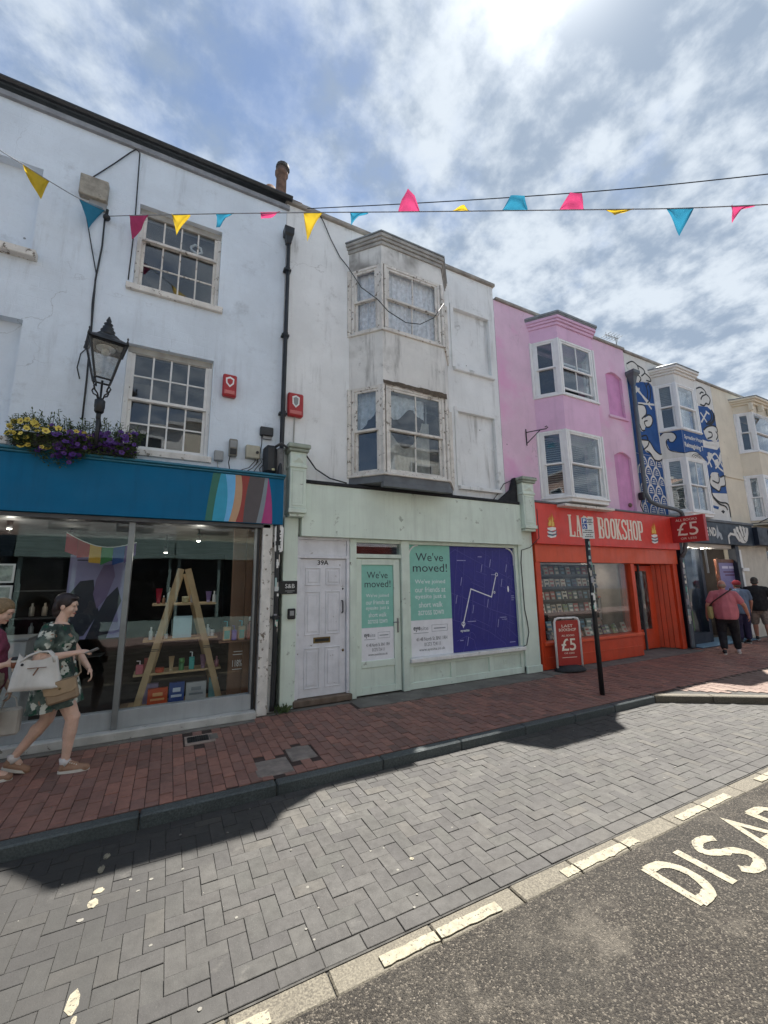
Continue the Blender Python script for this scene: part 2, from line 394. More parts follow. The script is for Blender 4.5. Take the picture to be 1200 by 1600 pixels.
# repair patches and drain cover
for (a, b, c, d) in covers[1:]:
    zc = pz(0, (c+d)/2); BX('repair_patch', paint('repair_mortar', '80766F', .9, .3, 9, .6, 60), pavement, a-.05, b+.06, c-.08, d+.08, zc-.06, zc+.0005, .012)
MB().box(.27, .59, -.78, -.48, -.06, -.0185).build('mortar_surround', paint('pale_mortar', '9A8A80', .9, .2, 8, .4), pavement)
dc = thing('drain_cover', 'small dark cast iron drain cover set in the brick pavement', 'drain cover', (.41, -.62, -.013))
iron = paint('cast_iron', '2E3133', .55, .25, 9, .4, 70, metal=.6)
BX('plate', iron, dc, -.115, .115, -.09, .09, -.03, 0)
mb = MB()
for i in range(9):
    for j in range(5): mb.box(-.1+i*.023, -.086+i*.023, -.075+j*.033, -.05+j*.033, 0, .005)
mb.build('tread_pattern', iron, dc)
BX('stone_insert', Mconc, pavement, .535, .625, -.70, -.54, -.06, -.012)
# concrete aprons in front of the shops
for (a, b, f) in ((-30, 1.115, -.36), (1.125, 2.51, -.2), (2.525, 6.49, -.5), (6.51, 11.88, -.42), (11.9, 40, -.12)):
    m = MB(); m.add([(a, f, pz(0, f)+.001), (b, f, pz(0, f)+.001), (b, 1.4, .004), (a, 1.4, .004), (a, f, -.08), (b, f, -.08)], [(0, 1, 2, 3), (4, 5, 1, 0)])
    struct(m.build('concrete_apron', Mconc))
# kerb stones
kerb = struct(MB().box(-30, 6.9, -2.07, -1.982, -.185, -.09).build('kerb', Mjoint))
x = -5.0
random.seed(21)
while x < 6.78:
    l = min(random.uniform(.85, 1.15), 6.85-x)
    if 6.85-x-l < .3: l = 6.85-x
    m = MB().box(x+.004, x+l-.004, -2.085, -1.976, -.18, -.054)
    m.build('kerb_stone', Mkerb, kerb, bevel=.012); x += l
# paved build-out at the right, with its own kerb
bo = struct(MB().prismz([(6.86, -1.94), (6.95, -2.07), (9.75, -3.9), (40, -3.9), (40, -1.94)], -.185, -.066).build('build_out', Mjoint))
p0 = Vector((6.87, -2.06)); p1 = Vector((9.75, -3.97)); dv = (p1-p0).normalized(); nv = Vector((-dv.y, dv.x))
for i in range(4):
    a = p0+dv*(i*.86); b = p0+dv*(min((i+1)*.86, (p1-p0).length)-.008)
    MB().prismz([tuple(a), tuple(b), tuple(b+nv*.13), tuple(a+nv*.13)], -.18, -.05).build('kerb_stone', Mpale, bo, bevel=.012)
for i in range(12): BX('kerb_stone', Mpale, bo, 9.78+i*.9, 10.67+i*.9, -4.06, -3.93, -.18, -.05, .012)
units = []; k = 0; x = 6.96
while x < 16:
    y = -1.95-(.1 if k % 2 else 0)
    while y > -3.85:
        cy = y-.1
        if cy-.12 > bo_line(x-.05)+.21: units.append((x+.05, cy, .1, .2))
        y -= .205
    x += .105; k += 1
lay(units, bo, Mbrickpale, 'brick', 120, lambda x, y: -.055, 'brick_field')

# block-paved lane, herringbone
lane = struct(MB().box(-30, 60, -3.925, -2.086, -.185, -.1565).build('block_paved_lane', Mjoint))
w = .101; units = []
def clip_add(x0, x1, y0, y1):
    y0c, y1c = max(y0, -3.80), min(y1, -2.20)
    if y1c-y0c < .03: return
    cx, cy = (x0+x1)/2, (y0c+y1c)/2
    if cx > 6.6 and cy > bo_line(cx)-.12: return
    units.append((cx, cy, x1-x0-.0025, y1c-y0c-.0025))
for i in range(-46, 118):
    for j in range(-2, 18):
        X = i*w; Y = -3.80+j*w
        if (i-j) % 4 == 0: clip_add(X, X+2*w, Y, Y+w)
        if (i-j) % 4 == 3: clip_add(X, X+w, Y, Y+2*w)
x = -4.7
while x < 12:
    for (a, b) in ((-3.915, -3.805), (-2.195, -2.09)):
        cx = x+.115
        if not (cx > 6.5 and (a+b)/2 > bo_line(cx)-.15): units.append((cx, (a+b)/2, .225, b-a-.004))
    x += .23
lay(units, lane, Mblock, 'paving_block', 300, lambda x, y: -.15, 'paving_block_field')
# old paint splashes in a line across the lane
random.seed(5)
def blob(cx, cy, rx, ry, z, n=14, seed=0):
    rr = random.Random(seed); return [(cx+rx*math.cos(2*PI*i/n)*rr.uniform(.75, 1.1), cy+ry*math.sin(2*PI*i/n)*rr.uniform(.75, 1.1)) for i in range(n)]
for i, (cx, cy, rx, ry) in enumerate([(-.27, -2.36, .022, .035), (-.285, -2.51, .022, .05), (-.27, -2.74, .03, .03), (-.285, -2.85, .03, .045), (-.27, -3.53, .03, .07), (-.25, -3.64, .012, .03), (1.62, -3.42, .016, .016), (.2, -2.33, .01, .012), (-.1, -2.72, .012, .01), (.02, -2.78, .014, .012), (-.33, -2.97, .018, .014), (-.05, -2.86, .012, .008)]):
    MB().prismz(blob(cx, cy, rx, ry, 0, 14, i), -.15, -.1465).build('paint_splash', Mmark if i < 7 else paint('gum', '6E6B64', .8), lane)
rr = random.Random(3)
mb = MB()
for i in range(70):
    cx = rr.uniform(-1, 7); cy = rr.uniform(-3.85, -2.15)
    if cx > 6.6 and cy > bo_line(cx)-.15: continue
    q = rr.uniform(.004, .011); mb.prismz(blob(cx, cy, q, q, 0, 8, i), -.15, -.147)
for i in range(30):
    cx = rr.uniform(-1.5, 8); cy = rr.uniform(-1.85, -.6); q = rr.uniform(.004, .012); mb.prismz(blob(cx, cy, q, q, 0, 8, i+400), pz(cx, cy)-.001, pz(cx, cy)+.003)
o = stuff(mb.build('gum_spots', paint('gum', '6E6B64', .8))); tag(o, 'small pale spots of trodden chewing gum on the paving', 'gum spots')
# pale channel stones beside the asphalt
chan = struct(MB().box(-30, 60, -4.079, -3.926, -.185, -.165).build('stone_channel', Mjoint))
x = -4.3; random.seed(11); joints = []
while x < 13:
    l = random.choice((.52, .5, .55, .47, .6)); joints.append(x)
    BX('channel_stone', Mpale, chan, x+.004, x+l-.004, -4.077, -3.93, -.18, -.15+random.gauss(0, .002), .008); x += l
# worn dashes painted on the channel stones
def dash(x0, x1):
    js = [x0]+[j for j in joints if x0+.03 < j < x1-.03]+[x1]
    for a, b in zip(js, js[1:]):
        n = 9; top = [(a+.008+(b-a-.016)*i/n, -3.992+random.gauss(0, .0025)) for i in range(n+1)]; bot = [(p[0], -4.058+random.gauss(0, .003)) for p in top]
        MB().prismz(bot+top[::-1], -.149, -.1435).build('painted_dash', Mmark, chan)
for i in range(-3, 7): dash(1.07+i*1.33, 1.07+i*1.33+.79)
# lettering painted on the asphalt
def stroke(path, wd, name, parent, m, z0, z1, jit=.002):
    P = [Vector(p) for p in path]; n = len(P); Lf = []; Rt = []
    for i in range(n):
        a = (P[i]-P[i-1]).normalized() if i else (P[1]-P[0]).normalized()
        b = (P[i+1]-P[i]).normalized() if i < n-1 else a
        t = (a+b); t = t.normalized() if t.length > 1e-6 else a
        nn = Vector((-t.y, t.x)); k = wd/2/max(.5, nn.dot(Vector((-a.y, a.x))))
        Lf.append(P[i]+nn*(k+random.gauss(0, jit))); Rt.append(P[i]-nn*(k+random.gauss(0, jit)))
    mb = MB(); vs = [(p.x, p.y, z) for z in (z1, z0) for p in Lf+Rt]; fs = []
    for i in range(n-1):
        fs.append((i, n+i, n+i+1, i+1))
        fs.append((i+1, 2*n+i+1, 2*n+i, i)); fs.append((n+i, 3*n+i, 3*n+i+1, n+i+1))
    fs.append((0, 2*n, 3*n, n)); fs.append((n-1, 2*n-1, 4*n-1, 3*n-1))
    mb.add(vs, fs); return mb.build(name, m, parent)
def arc(cx, cy, rx, ry, a0, a1, n=14): return [(cx+rx*math.cos(R(a0+(a1-a0)*i/n)), cy+ry*math.sin(R(a0+(a1-a0)*i/n))) for i in range(n+1)]
YB, YT = -4.585, -4.235; H_ = YT-YB
def letter(ch, x, wd):
    sw = .066; g = []
    if ch == 'D': g = [[(x, YB), (x, YT)], [(x-.0, YT-.022)]+[(x+wd*.35, YT-.022)]+arc(x+wd*.35, (YB+YT)/2, wd*.65, H_/2-.022, 80, -80)+[(x+wd*.35, YB+.022), (x, YB+.022)]]
    if ch == 'I': g = [[(x, YB), (x, YT)]]
    if ch == 'S': g = [arc(x+wd/2, YT-H_*.25, wd/2, H_*.25-.02, 25, 270, 16)[:-1]+arc(x+wd/2, YB+H_*.25, wd/2, H_*.25+.002, 90, -155, 16)]
    if ch == 'A': g = [[(x, YB), (x+wd/2, YT), (x+wd, YB)], [(x+wd*.2, YB+H_*.3), (x+wd*.8, YB+H_*.3)]]
    if ch == 'B': g = [[(x, YB), (x, YT)], [(x, YT-.022)]+arc(x+wd*.5, YT-H_*.25, wd*.4, H_*.25-.02, 88, -88)+[(x, YB+H_*.5)], [(x, YB+H_*.5+.004)]+arc(x+wd*.5, YB+H_*.25, wd*.5, H_*.25-.02, 88, -88)+[(x, YB+.022)]]
    if ch == 'L': g = [[(x, YT), (x, YB+.024), (x+wd, YB+.024)]]
    if ch == 'E': g = [[(x+wd, YT-.024), (x, YT-.024), (x, YB+.024), (x+wd, YB+.024)], [(x, (YB+YT)/2), (x+wd*.8, (YB+YT)/2)]]
    for i, p in enumerate(g): stroke(p, sw, 'painted_letter', road, Mmark, -.152, -.1475+i*.0012, .0035)
x = 2.92
for ch, wd, adv in (('D', .22, .37), ('I', 0, .17), ('S', .25, .43), ('A', .31, .43), ('B', .24, .40), ('L', .2, .34), ('E', .2, .35), ('D', .22, .3)):
    letter(ch, x, wd); x += adv
# ------------------------------------------------------------------ building helpers
def world_parent(o, parent): o.parent = parent; o.matrix_parent_inverse = Matrix.Translation(-parent.location); return o
class House:
    def __init__(s, label, x0, x1, name='terraced_house'):
        s.e = thing(name, label, 'house', ((x0+x1)/2, 0, 0), group='terraced houses along the street'); s.x0, s.x1 = x0, x1
    def mb(s, mb, name, m, bevel=0., smooth=False, fix=False):
        return world_parent(mb.build(name, m, None, bevel=bevel, smooth=smooth, fix=fix), s.e)
    def bx(s, name, m, x0, x1, y0, y1, z0, z1, bevel=.004): return s.mb(MB().box(x0, x1, y0, y1, z0, z1), name, m, bevel)
    def wall(s, m, z0, z1, holes, name='wall', x0=None, x1=None, y=0.):
        x0 = s.x0 if x0 is None else x0; x1 = s.x1 if x1 is None else x1
        xs = sorted({x0, x1, *[h[0] for h in holes], *[h[1] for h in holes]}); zs = sorted({z0, z1, *[h[2] for h in holes], *[h[3] for h in holes]})
        mb = MB()
        for a, b in zip(xs, xs[1:]):
            for c, d in zip(zs, zs[1:]):
                mx, mz = (a+b)/2, (c+d)/2
                hs = [h for h in holes if h[0] < mx < h[1] and h[2] < mz < h[3]]
                if not hs: mb.add([(a, y, c), (b, y, c), (b, y, d), (a, y, d)], [(0, 1, 2, 3)])
        for a, b, c, d, dep, blind in holes:
            Y = y+dep
            mb.add([(a, y, c), (b, y, c), (b, y, d), (a, y, d), (a, Y, c), (b, Y, c), (b, Y, d), (a, Y, d)],
                   [(0, 3, 7, 4), (1, 5, 6, 2), (3, 2, 6, 7), (0, 4, 5, 1)]+([(4, 5, 6, 7)] if blind else []))
        return s.mb(mb, name, m)
    def room(s, m, x0, x1, y0, y1, z0, z1, name='room'):
        v = [(x, y, z) for z in (z0, z1) for y in (y0, y1) for x in (x0, x1)]
        return s.mb(MB().add(v, [(0, 1, 3, 2), (4, 6, 7, 5), (2, 3, 7, 6), (0, 2, 6, 4), (1, 5, 7, 3)]), name, m)
    def shell(s, m, z, y1=7.5):
        mb = MB().box(s.x0, s.x1, .3, y1, z-.25, z-.15); mb.box(s.x0, s.x1, y1, y1+.1, 0, z-.15)
        mb.box(s.x0, s.x0+.02, .27, y1, 0, z-.26); mb.box(s.x1-.02, s.x1, .27, y1, 0, z-.26); s.mb(mb, 'rear_shell', m)
def sash(H, x, y, z, w, h, cols, rt, rb, m, g, rz=0., fw=.055, bar=.02, split=.5, lift=0., sill=None, tilt=.003, name='window', st=.042, rec=0., meet=.04):
    """sliding sash window as one part; its panes are sub-parts. local frame: x along, -y outwards"""
    mb = MB(); y0, y1 = rec, rec+.11
    mb.box(0, fw, y0, y1, 0, h).box(w-fw, w, y0, y1, 0, h).box(fw, w-fw, y0, y1, h-fw, h).box(fw, w-fw, y0-.012, y1, 0, fw*.8)
    zi0, zi1 = fw*.8, h-fw; zm = zi0+(zi1-zi0)*split; xa, xb = fw, w-fw; panes = []
    def one(za, zb, ya, yb, rows):
        mb.box(xa, xa+st, ya, yb, za, zb).box(xb-st, xb, ya, yb, za, zb).box(xa+st, xb-st, ya, yb, za, za+meet).box(xa+st, xb-st, ya, yb, zb-meet, zb)
        X0, X1, Z0, Z1 = xa+st, xb-st, za+meet, zb-meet; cw = (X1-X0)/cols; rh = (Z1-Z0)/rows
        for c in range(1, cols): mb.box(X0+c*cw-bar/2, X0+c*cw+bar/2, ya+.006, yb-.006, Z0, Z1)
        for r in range(1, rows):
            for c in range(cols): mb.box(X0+c*cw+(bar/2 if c else 0), X0+(c+1)*cw-(bar/2 if c < cols-1 else 0), ya+.008, yb-.008, Z0+r*rh-bar/2, Z0+r*rh+bar/2)
        for r in range(rows):
            for c in range(cols): panes.append((X0+c*cw, X0+(c+1)*cw, Z0+r*rh, Z0+(r+1)*rh, (ya+yb)/2))
    if rb:
        one(zm-meet/2, zi1, y0+.012, y0+.048, rt); one(zi0+lift, zm+meet/2+lift, y0+.052, y0+.088, rb)
    else: one(zi0, zi1, y0+.02, y0+.06, rt)
    o = world_parent(mb.build(name, m, None, (x, y, z), rz, bevel=.003), H.e)
    for (a, b, c, d, yy) in panes:
        k = random.gauss(0, tilt); q = random.gauss(0, tilt); e = .004
        pm = MB().box(-(b-a)/2-e, (b-a)/2+e, -.002, .002, -(d-c)/2-e, (d-c)/2+e)
        po = pm.build('pane', g, o, ((a+b)/2, yy, (c+d)/2)); po.rotation_euler = (k, 0, q)
    if sill is not None:
        ms, pr, hh, ex = sill; MB().box(-ex, w+ex, -pr, rec+.02, -hh, -.001).build('sill', ms, o, bevel=.006)
    return o
def cloth(w, h, folds, amp, n=60, m=14, seed=0, sag=None):
    r = random.Random(seed); ph = r.uniform(0, 6); vs = []; fs = []
    for j in range(m+1):
        v = j/m
        for i in range(n+1):
            u = i/n; a = amp*(.5+.5*v); yy = a*math.sin(u*folds*2*PI+ph+.6*math.sin(u*9+v*2))+.4*a*math.sin(u*folds*4.7*PI+v*3)
            zz = h*(1-v)
            if sag: zz = sag(u, v)*h
            vs.append((u*w, yy, zz))
    for j in range(m):
        for i in range(n): a = j*(n+1)+i; fs.append((a, a+n+1, a+n+2, a+1))
    return MB().add(vs, fs)
def slats(w, h, pitch=.045, tilt=.5, th=.028):
    mb = MB(); z = pitch/2
    while z < h:
        c, s_ = math.cos(tilt)*th/2, math.sin(tilt)*th/2
        mb.add([(0, -c, z-s_), (w, -c, z-s_), (w, c, z+s_), (0, c, z+s_), (0, -c, z-s_-.003), (w, -c, z-s_-.003), (w, c, z+s_-.003), (0, c, z+s_-.003)], [(0, 1, 2, 3), (7, 6, 5, 4), (0, 4, 5, 1)]); z += pitch
    return mb
RIB = 0
def smooth2(pts, closed=False, n=5):
    P = [Vector(p) for p in pts]; m = len(P); out = []
    for i in range(m if closed else m-1):
        g_ = (lambda k: P[k % m]) if closed else (lambda k: P[min(max(k, 0), m-1)])
        a, b, c, d = g_(i-1), g_(i), g_(i+1), g_(i+2)
        for k in range(n): t = k/n; out.append(tuple(.5*((2*b)+(c-a)*t+(2*a-5*b+4*c-d)*t*t+(3*b-a-3*c+d)*t**3)))
    if not closed: out.append(tuple(P[-1]))
    return out
def ribbon(mb, path, wd, y0, y1):
    """flat painted line in the facade plane (x,z), a thin raised strip; y0 is its front"""
    global RIB
    RIB = (RIB+1) % 9; y0 = y0-RIB*.00016
    P = [Vector(p) for p in path]; n = len(P); Lf = []; Rt = []
    for i in range(n):
        a = (P[i]-P[i-1]) if i else (P[1]-P[0]); a = a.normalized() if a.length > 1e-9 else Vector((1, 0))
        b = (P[i+1]-P[i]) if i < n-1 else a; b = b.normalized() if b.length > 1e-9 else a
        t = a+b; t = t.normalized() if t.length > 1e-6 else a
        nn = Vector((-t.y, t.x)); k = wd/2/max(.45, abs(nn.dot(Vector((-a.y, a.x))))); Lf.append(P[i]+nn*k); Rt.append(P[i]-nn*k)
    vs = [(p.x, y, p.y) for y in (y0, y1) for p in Lf+Rt]; fs = []
    for i in range(n-1): fs += [(n+i, n+i+1, i+1, i), (i, i+1, 2*n+i+1, 2*n+i), (n+i+1, n+i, 3*n+i, 3*n+i+1)]
    fs += [(0, 2*n, 3*n, n), (n-1, 2*n-1, 4*n-1, 3*n-1)]
    return mb.add(vs, fs)
def text(s, x0, x1, z0, z1, y, m, parent=None, bold=0., name='lettering', th=.002, local=False, keep=False):
    """writing in the x,z plane facing -y, fitted to a rectangle"""
    c = bpy.data.curves.new(name, 'FONT'); c.body = s; c.offset = bold; c.extrude = .0; c.resolution_u = 3
    o = bpy.data.objects.new(name, c); COL.objects.link(o)
    dg = bpy.context.evaluated_depsgraph_get(); me = bpy.data.meshes.new_from_object(o.evaluated_get(dg)); me.name = name
    bpy.data.objects.remove(o); bpy.data.curves.remove(c)
    n = len(me.vertices); co = np.empty(n*3, np.float32); me.vertices.foreach_get('co', co); co = co.reshape(-1, 3)
    mn, mx = co[:, :2].min(0), co[:, :2].max(0); sx = (x1-x0)/(mx[0]-mn[0]); sz = (z1-z0)/(mx[1]-mn[1])
    if keep: sx = min(sx, sz); xo = (x0+x1)/2-(mx[0]-mn[0])*sx/2
    else: xo = x0
    out = np.stack([xo+(co[:, 0]-mn[0])*sx, np.full(n, y), z0+(co[:, 1]-mn[1])*sz], 1).astype(np.float32)
    me.vertices.foreach_set('co', out.ravel()); me.materials.clear(); me.materials.append(m); me.update()
    o = bpy.data.objects.new(name, me); COL.objects.link(o)
    if parent is not None:
        if local: o.parent = parent
        else: world_parent(o, parent)
    return o
def bay(H, xl, xfl, xfr, xr, d, levels, ztop, zbase, mw, ms, corn_e=.1, frieze=None, corn=None, roofm=None):
    """canted bay: solid bands between window levels; returns the three face frames per level"""
    def ol(e): return [(xl-e, .12), (xl-e, -.002), (xfl-e*.5, -d-e), (xfr+e*.5, -d-e), (xr+e, -.002), (xr+e, .12)]
    zs = [zbase]
    for a, b in sorted(levels): zs += [a, b]
    zs.append(ztop-.2)
    for i in range(0, len(zs), 2):
        if zs[i+1]-zs[i] > .03:
            H.mb(MB().prismz(ol(0), zs[i], zs[i+1]), 'bay_band', mw if i else (frieze or mw), .004)
    corn = corn or mw
    H.mb(MB().prismz(ol(corn_e*.35), ztop-.2, ztop-.13).prismz(ol(corn_e*.7), ztop-.129, ztop-.07).prismz(ol(corn_e), ztop-.069, ztop), 'cornice', corn, .008)
    H.mb(MB().prismz(ol(corn_e+.015), ztop+.001, ztop+.03), 'lead_flashing', roofm or lead, .004)
    for a, b in levels:
        H.mb(MB().prismz(ol(.035), a-.045, a-.001), 'bay_sill', ms, .008)
        for X, Y in ((xfl, -d), (xfr, -d)):
            H.mb(MB().prismz([(X-.045, Y+.06), (X-.02, Y-.012), (X+.02, Y-.012), (X+.045, Y+.06), (X, Y+.1)], a, b), 'corner_post', ms, .004)
        for X in (xl, xr): H.bx('bay_jamb', ms, X-.035, X+.035, -.03, .1, a, b)
    fl = (xl, 0., math.atan2(-d, xfl-xl), math.hypot(d, xfl-xl)); ff = (xfl, -d, 0., xfr-xfl); fr = (xfr, -d, math.atan2(d, xr-xfr), math.hypot(d, xr-xfr))
    return fl, ff, fr
# shared materials
lead = paint('lead_sheet', '848B8F', .6, .2, 5, .3)
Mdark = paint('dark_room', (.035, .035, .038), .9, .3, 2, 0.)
Mgreyroom = paint('grey_room', (.10, .105, .11), .9, .3, 2, 0.)
glass = glassmat('window_glass', (.86, .89, .9), 1.5, .04)
glass_clean = glassmat('shop_glass', (.95, .97, .97), .55, .0)
glass_dusty = glassmat('dusty_glass', (.95, .96, .97), .6, .05)
Mwhite = paint('white_gloss', 'E0E0DE', .45, .08, 6, .2, 50, wear='8B847A', wearamt=.12)
Mwhite_old = paint('peeling_white_paint', 'D8D5CF', .65, .15, 6, .5, 40, wear='6E6457', wearamt=.36)
Mblack = paint('black_paint', '1B1E22', .45, .2, 7, .2, 60)
Mplastic_w = paint('white_plastic_frame', 'E4E5E5', .35, .05, 4, .05)
Mgreyplastic = paint('grey_plastic', '8F9293', .5, .1, 6, .1)
Mred = paint('alarm_red', 'A82A2E', .4, .1, 8, .1)
Mcable = paint('cable_black', '22262A', .5, .1, 8, 0.)
Mlace = paint('net_curtain', 'E2E5E8', .9, .2, 14, .5, 70)
Mslate = paint('slate_roof', '4C5358', .7, .25, 4, .5, 20)

# ------------------------------------------------------------------ house 1: pale blue-white, teal shop
Mw1 = wallmat('blue_white_render', 'D8E3EE', '858A90', .4, .5, True, .35)
H1 = House('pale blue-white house with small-pane sash windows above a teal shopfront', -5.4, 1.38)
H1.wall(Mw1, 2.62, 8.24, [(-.76, .37, 5.95, 7.29, .2, 0), (-.74, .36, 3.56, 5.06, .2, 0), (-3.0, -1.885, 6.0, 7.29, .13, 1), (-3.0, -1.865, 3.5, 5.06, .13, 1), (-5.2, -4.1, 5.95, 7.29, .2, 0), (-5.2, -4.1, 3.56, 5.06, .2, 0)])
H1.shell(Mslate, 8.3)
H1.bx('eaves_board', paint('eaves_grey', '8E9298', .8, .2, 5, .3), -5.4, 1.42, -.05, .1, 8.16, 8.239)
g = MB()
for a, b, dy in ((-5.4, 1.45, 0),):
    pr = [(-.13, 8.37), (-.135, 8.345), (-.115, 8.31), (-.085, 8.30), (-.045, 8.31), (-.045, 8.38), (-.06, 8.38), (-.06, 8.32), (-.105, 8.33), (-.12, 8.37)]
    n = len(pr); g.add([(a, p[0], p[1]) for p in pr]+[(b, p[0], p[1]) for p in pr], [(i, i+n, (i+1) % n+n, (i+1) % n) for i in range(n)]+[tuple(range(n)), tuple(range(2*n-1, n-1, -1))])
H1.mb(g, 'gutter', Mblack, fix=True)
H1.bx('roof_edge', Mslate, -5.4, 1.4, -.02, .3, 8.385, 8.41)
random.seed(3)
old = Mwhite_old
for X in (-.76, -5.2):
    H1.room(Mdark, X-.1, X+1.25, .21, 1.6, 5.8, 7.4); H1.room(Mdark, X-.1, X+1.25, .21, 1.6, 3.45, 5.2)
    sash(H1, X, .08, 5.95, 1.13, 1.34, 4, 1, 2, old, glass, split=.66, bar=.022, sill=(old, .14, .09, .07))
    sash(H1, X+.02, .08, 3.56, 1.10, 1.5, 4, 2, 2, Mwhite, glass, bar=.022, sill=(old, .12, .09, .05))
    H1.bx('window_lintel', paint('lintel_grey', 'A5A49F', .85, .2, 6, .4), X+.0, X+1.12, .075, .19, 7.19, 7.285); H1.bx('window_lintel', MC['lintel_grey'], X+.025, X+1.105, .075, .19, 4.97, 5.055)
H1.bx('blind_window_sill', old, -3.05, -1.81, -.11, .12, 5.9, 5.998, .008)
H1.bx('blind_window_sill', old, -3.05, -1.81, -.11, .12, 3.4, 3.498, .008)
# something white left against the top right pane of the upper window
o = MB().tube([(-.06, .16, 6.98), (0, .15, 7.03), (.08, .15, 7.0), (.1, .155, 6.93), (.03, .155, 6.89), (-.05, .16, 6.93), (-.06, .16, 6.98)], .018, 8).build('paper_fan', Mplastic_w, smooth=True)
tag(o, 'crumpled white thing behind the upper sash window of the pale blue house', 'paper')
# shopfront
Mteal = paint('teal_fascia', '02628C', .55, .06, 3, .05, spec=.2)
Mteal2 = paint('teal_moulding', '1B6A85', .38, .1, 3, .1)
fa = H1.bx('fascia', Mteal, -5.4, 1.41, -.25, -.003, 2.6, 3.28)
H1.mb(MB().box(-5.4, 1.42, -.275, -.003, 3.281, 3.31).box(-5.4, 1.43, -.30, -.003, 3.3105, 3.345), 'fascia_cornice', Mteal2, .008)
H1.bx('shop_head_rail', paint('dark_alu', '54565A', .5, .1, 5, .1, metal=.5), -5.4, 1.25, -.2, -.03, 2.545, 2.598)
B = [[.43, .39, .36], [.53, .48, .45], [.59, .63, .60], [.72, .72, .66], [.80, .82, .75], [.92, .87, .85], [1.13, 1.09, 1.03], [1.175, 1.15, 1.10], [1.18, 1.235, 1.25]]
cols = ['1B6657', '1592B5', '63AEE0', 'B48F6F', '8E2F2C', '4A4449', '76828C', 'A02C72']
def bez(b):
    p = [(b[0], 3.275), (b[1], 2.93), (b[2], 2.605)]; q = []
    for i in range(13):
        t = i/12; l0 = (t-.5)*(t-1)*2; l1 = -t*(t-1)*4; l2 = t*(t-.5)*2
        q.append((p[0][0]*l0+p[1][0]*l1+p[2][0]*l2, p[0][1]+(p[2][1]-p[0][1])*t))
    return q
for i, c in enumerate(cols):
    a = bez(B[i]); b = bez(B[i+1]); mb = MB()
    for k in range(12): mb.add([(a[k+1][0], -.2525, a[k+1][1]), (b[k+1][0], -.2525, b[k+1][1]), (b[k][0], -.2525, b[k][1]), (a[k][0], -.2525, a[k][1])], [(0, 1, 2, 3)])
    H1.mb(mb, 'painted_stripe', flat('stripe_'+c, c, .4))
Malu = paint('brushed_aluminium', '85888A', .42, .1, 4, .08, metal=.55)
H1.bx('shop_sill', paint('white_step', 'B9B8B3', .8, .2, 4, .4, wear='75706A', wearamt=.22), -5.4, 1.13, -.26, .0, -.012, .085, .01)
H1.bx('stall_riser', paint('grey_riser', 'A0A4A6', .5, .12, 3, .1), -5.4, 1.1, -.13, -.02, .086, .285)
for X in (-5.35, -3.6, -1.98, -.475): H1.bx('shop_mullion', Malu, X-.032, X+.032, -.165, -.05, .09, 2.545)
H1.bx('shop_mullion', Mblack, 1.075, 1.11, -.15, -.04, .09, 2.545)
H1.bx('shop_mullion', Malu, 1.045, 1.0745, -.15, -.05, .286, 2.545)
for a, b in ((-5.318, -3.632), (-3.568, -2.012), (-1.948, -.507), (-.443, 1.045)): H1.bx('shop_window_pane', glass_clean, a, b, -.104, -.098, .286, 2.545, 0)
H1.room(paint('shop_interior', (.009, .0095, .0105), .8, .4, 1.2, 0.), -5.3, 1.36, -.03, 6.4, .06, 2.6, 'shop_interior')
H1.bx('shop_pilaster', Mwhite_old, 1.14, 1.28, -.2, .0, 0., 2.7, .006)
H1.bx('side_board', Mwhite_old, 1.281, 1.40, -.1, .0, 0, 2.68, .004)
MPbrown = paint('brown_board', '6A4A34', .6, .12, 2, .1)
H1.bx('display_panel', MPbrown, .80, .985, .2, .23, .1, 2.58); H1.bx('display_panel', paint('brown_board_b', '74533B', .6, .12, 2, .1), .99, 1.3, .2, .23, .1, 2.58)
H1.bx('window_bed', paint('pale_ply', '8A7863', .7, .15, 5, .2), -.5, 1.3, .02, .95, .075, .12)
text('118%', .86, .99, .60, .69, .197, Mplastic_w, H1.e, name='lettering')
for i, (a, b, z) in enumerate(((.87, .99, .80), (.86, .99, .76), (.86, .99, .56))): H1.bx('printed_line', Mplastic_w, a, b, .1965, .1985, z, z+.008, 0)
def lamp_light(parent, watts, z=-.06):
    ld_ = bpy.data.lights.new('lamp_light', 'POINT'); ld_.energy = watts; ld_.color = (1, .93, .82); ld_.shadow_soft_size = .03
    o = bpy.data.objects.new('lamp_light', ld_); COL.objects.link(o); o.parent = parent; o.location = (0, 0, z); return o
lampm = emit('lamp_glow', (1, .93, .8), 9.)
for i, (X, Y, Z) in enumerate(((-1.9, .7, 2.5), (-1.35, 1.3, 2.45), (.35, .75, 2.42), (-.1, 1.7, 2.3), (-2.4, 1.8, 2.5))):
    l = thing('ceiling_spotlight', ('lit ceiling spotlight near the left edge inside the teal shop', 'lit ceiling spotlight above the pale poster inside the teal shop', 'lit ceiling spotlight above the wooden ladder display', 'lit ceiling spotlight deep behind the wooden ladder display', 'lit ceiling spotlight far left inside the teal shop')[i], 'spotlight', (X, Y, Z), group='spotlights in the teal shop')
    MB().lathe([(.03, .0), (.035, .1), (.012, .11), (.012, 2.6-Z)], n=12).build('lamp_body', Mblack, l, smooth=True); MB().lathe([(.0005, -.012), (.022, -.008), (.026, -.001)], n=12).build('bulb', lampm, l, smooth=True); lamp_light(l, 3 if i in (0, 2) else 1)

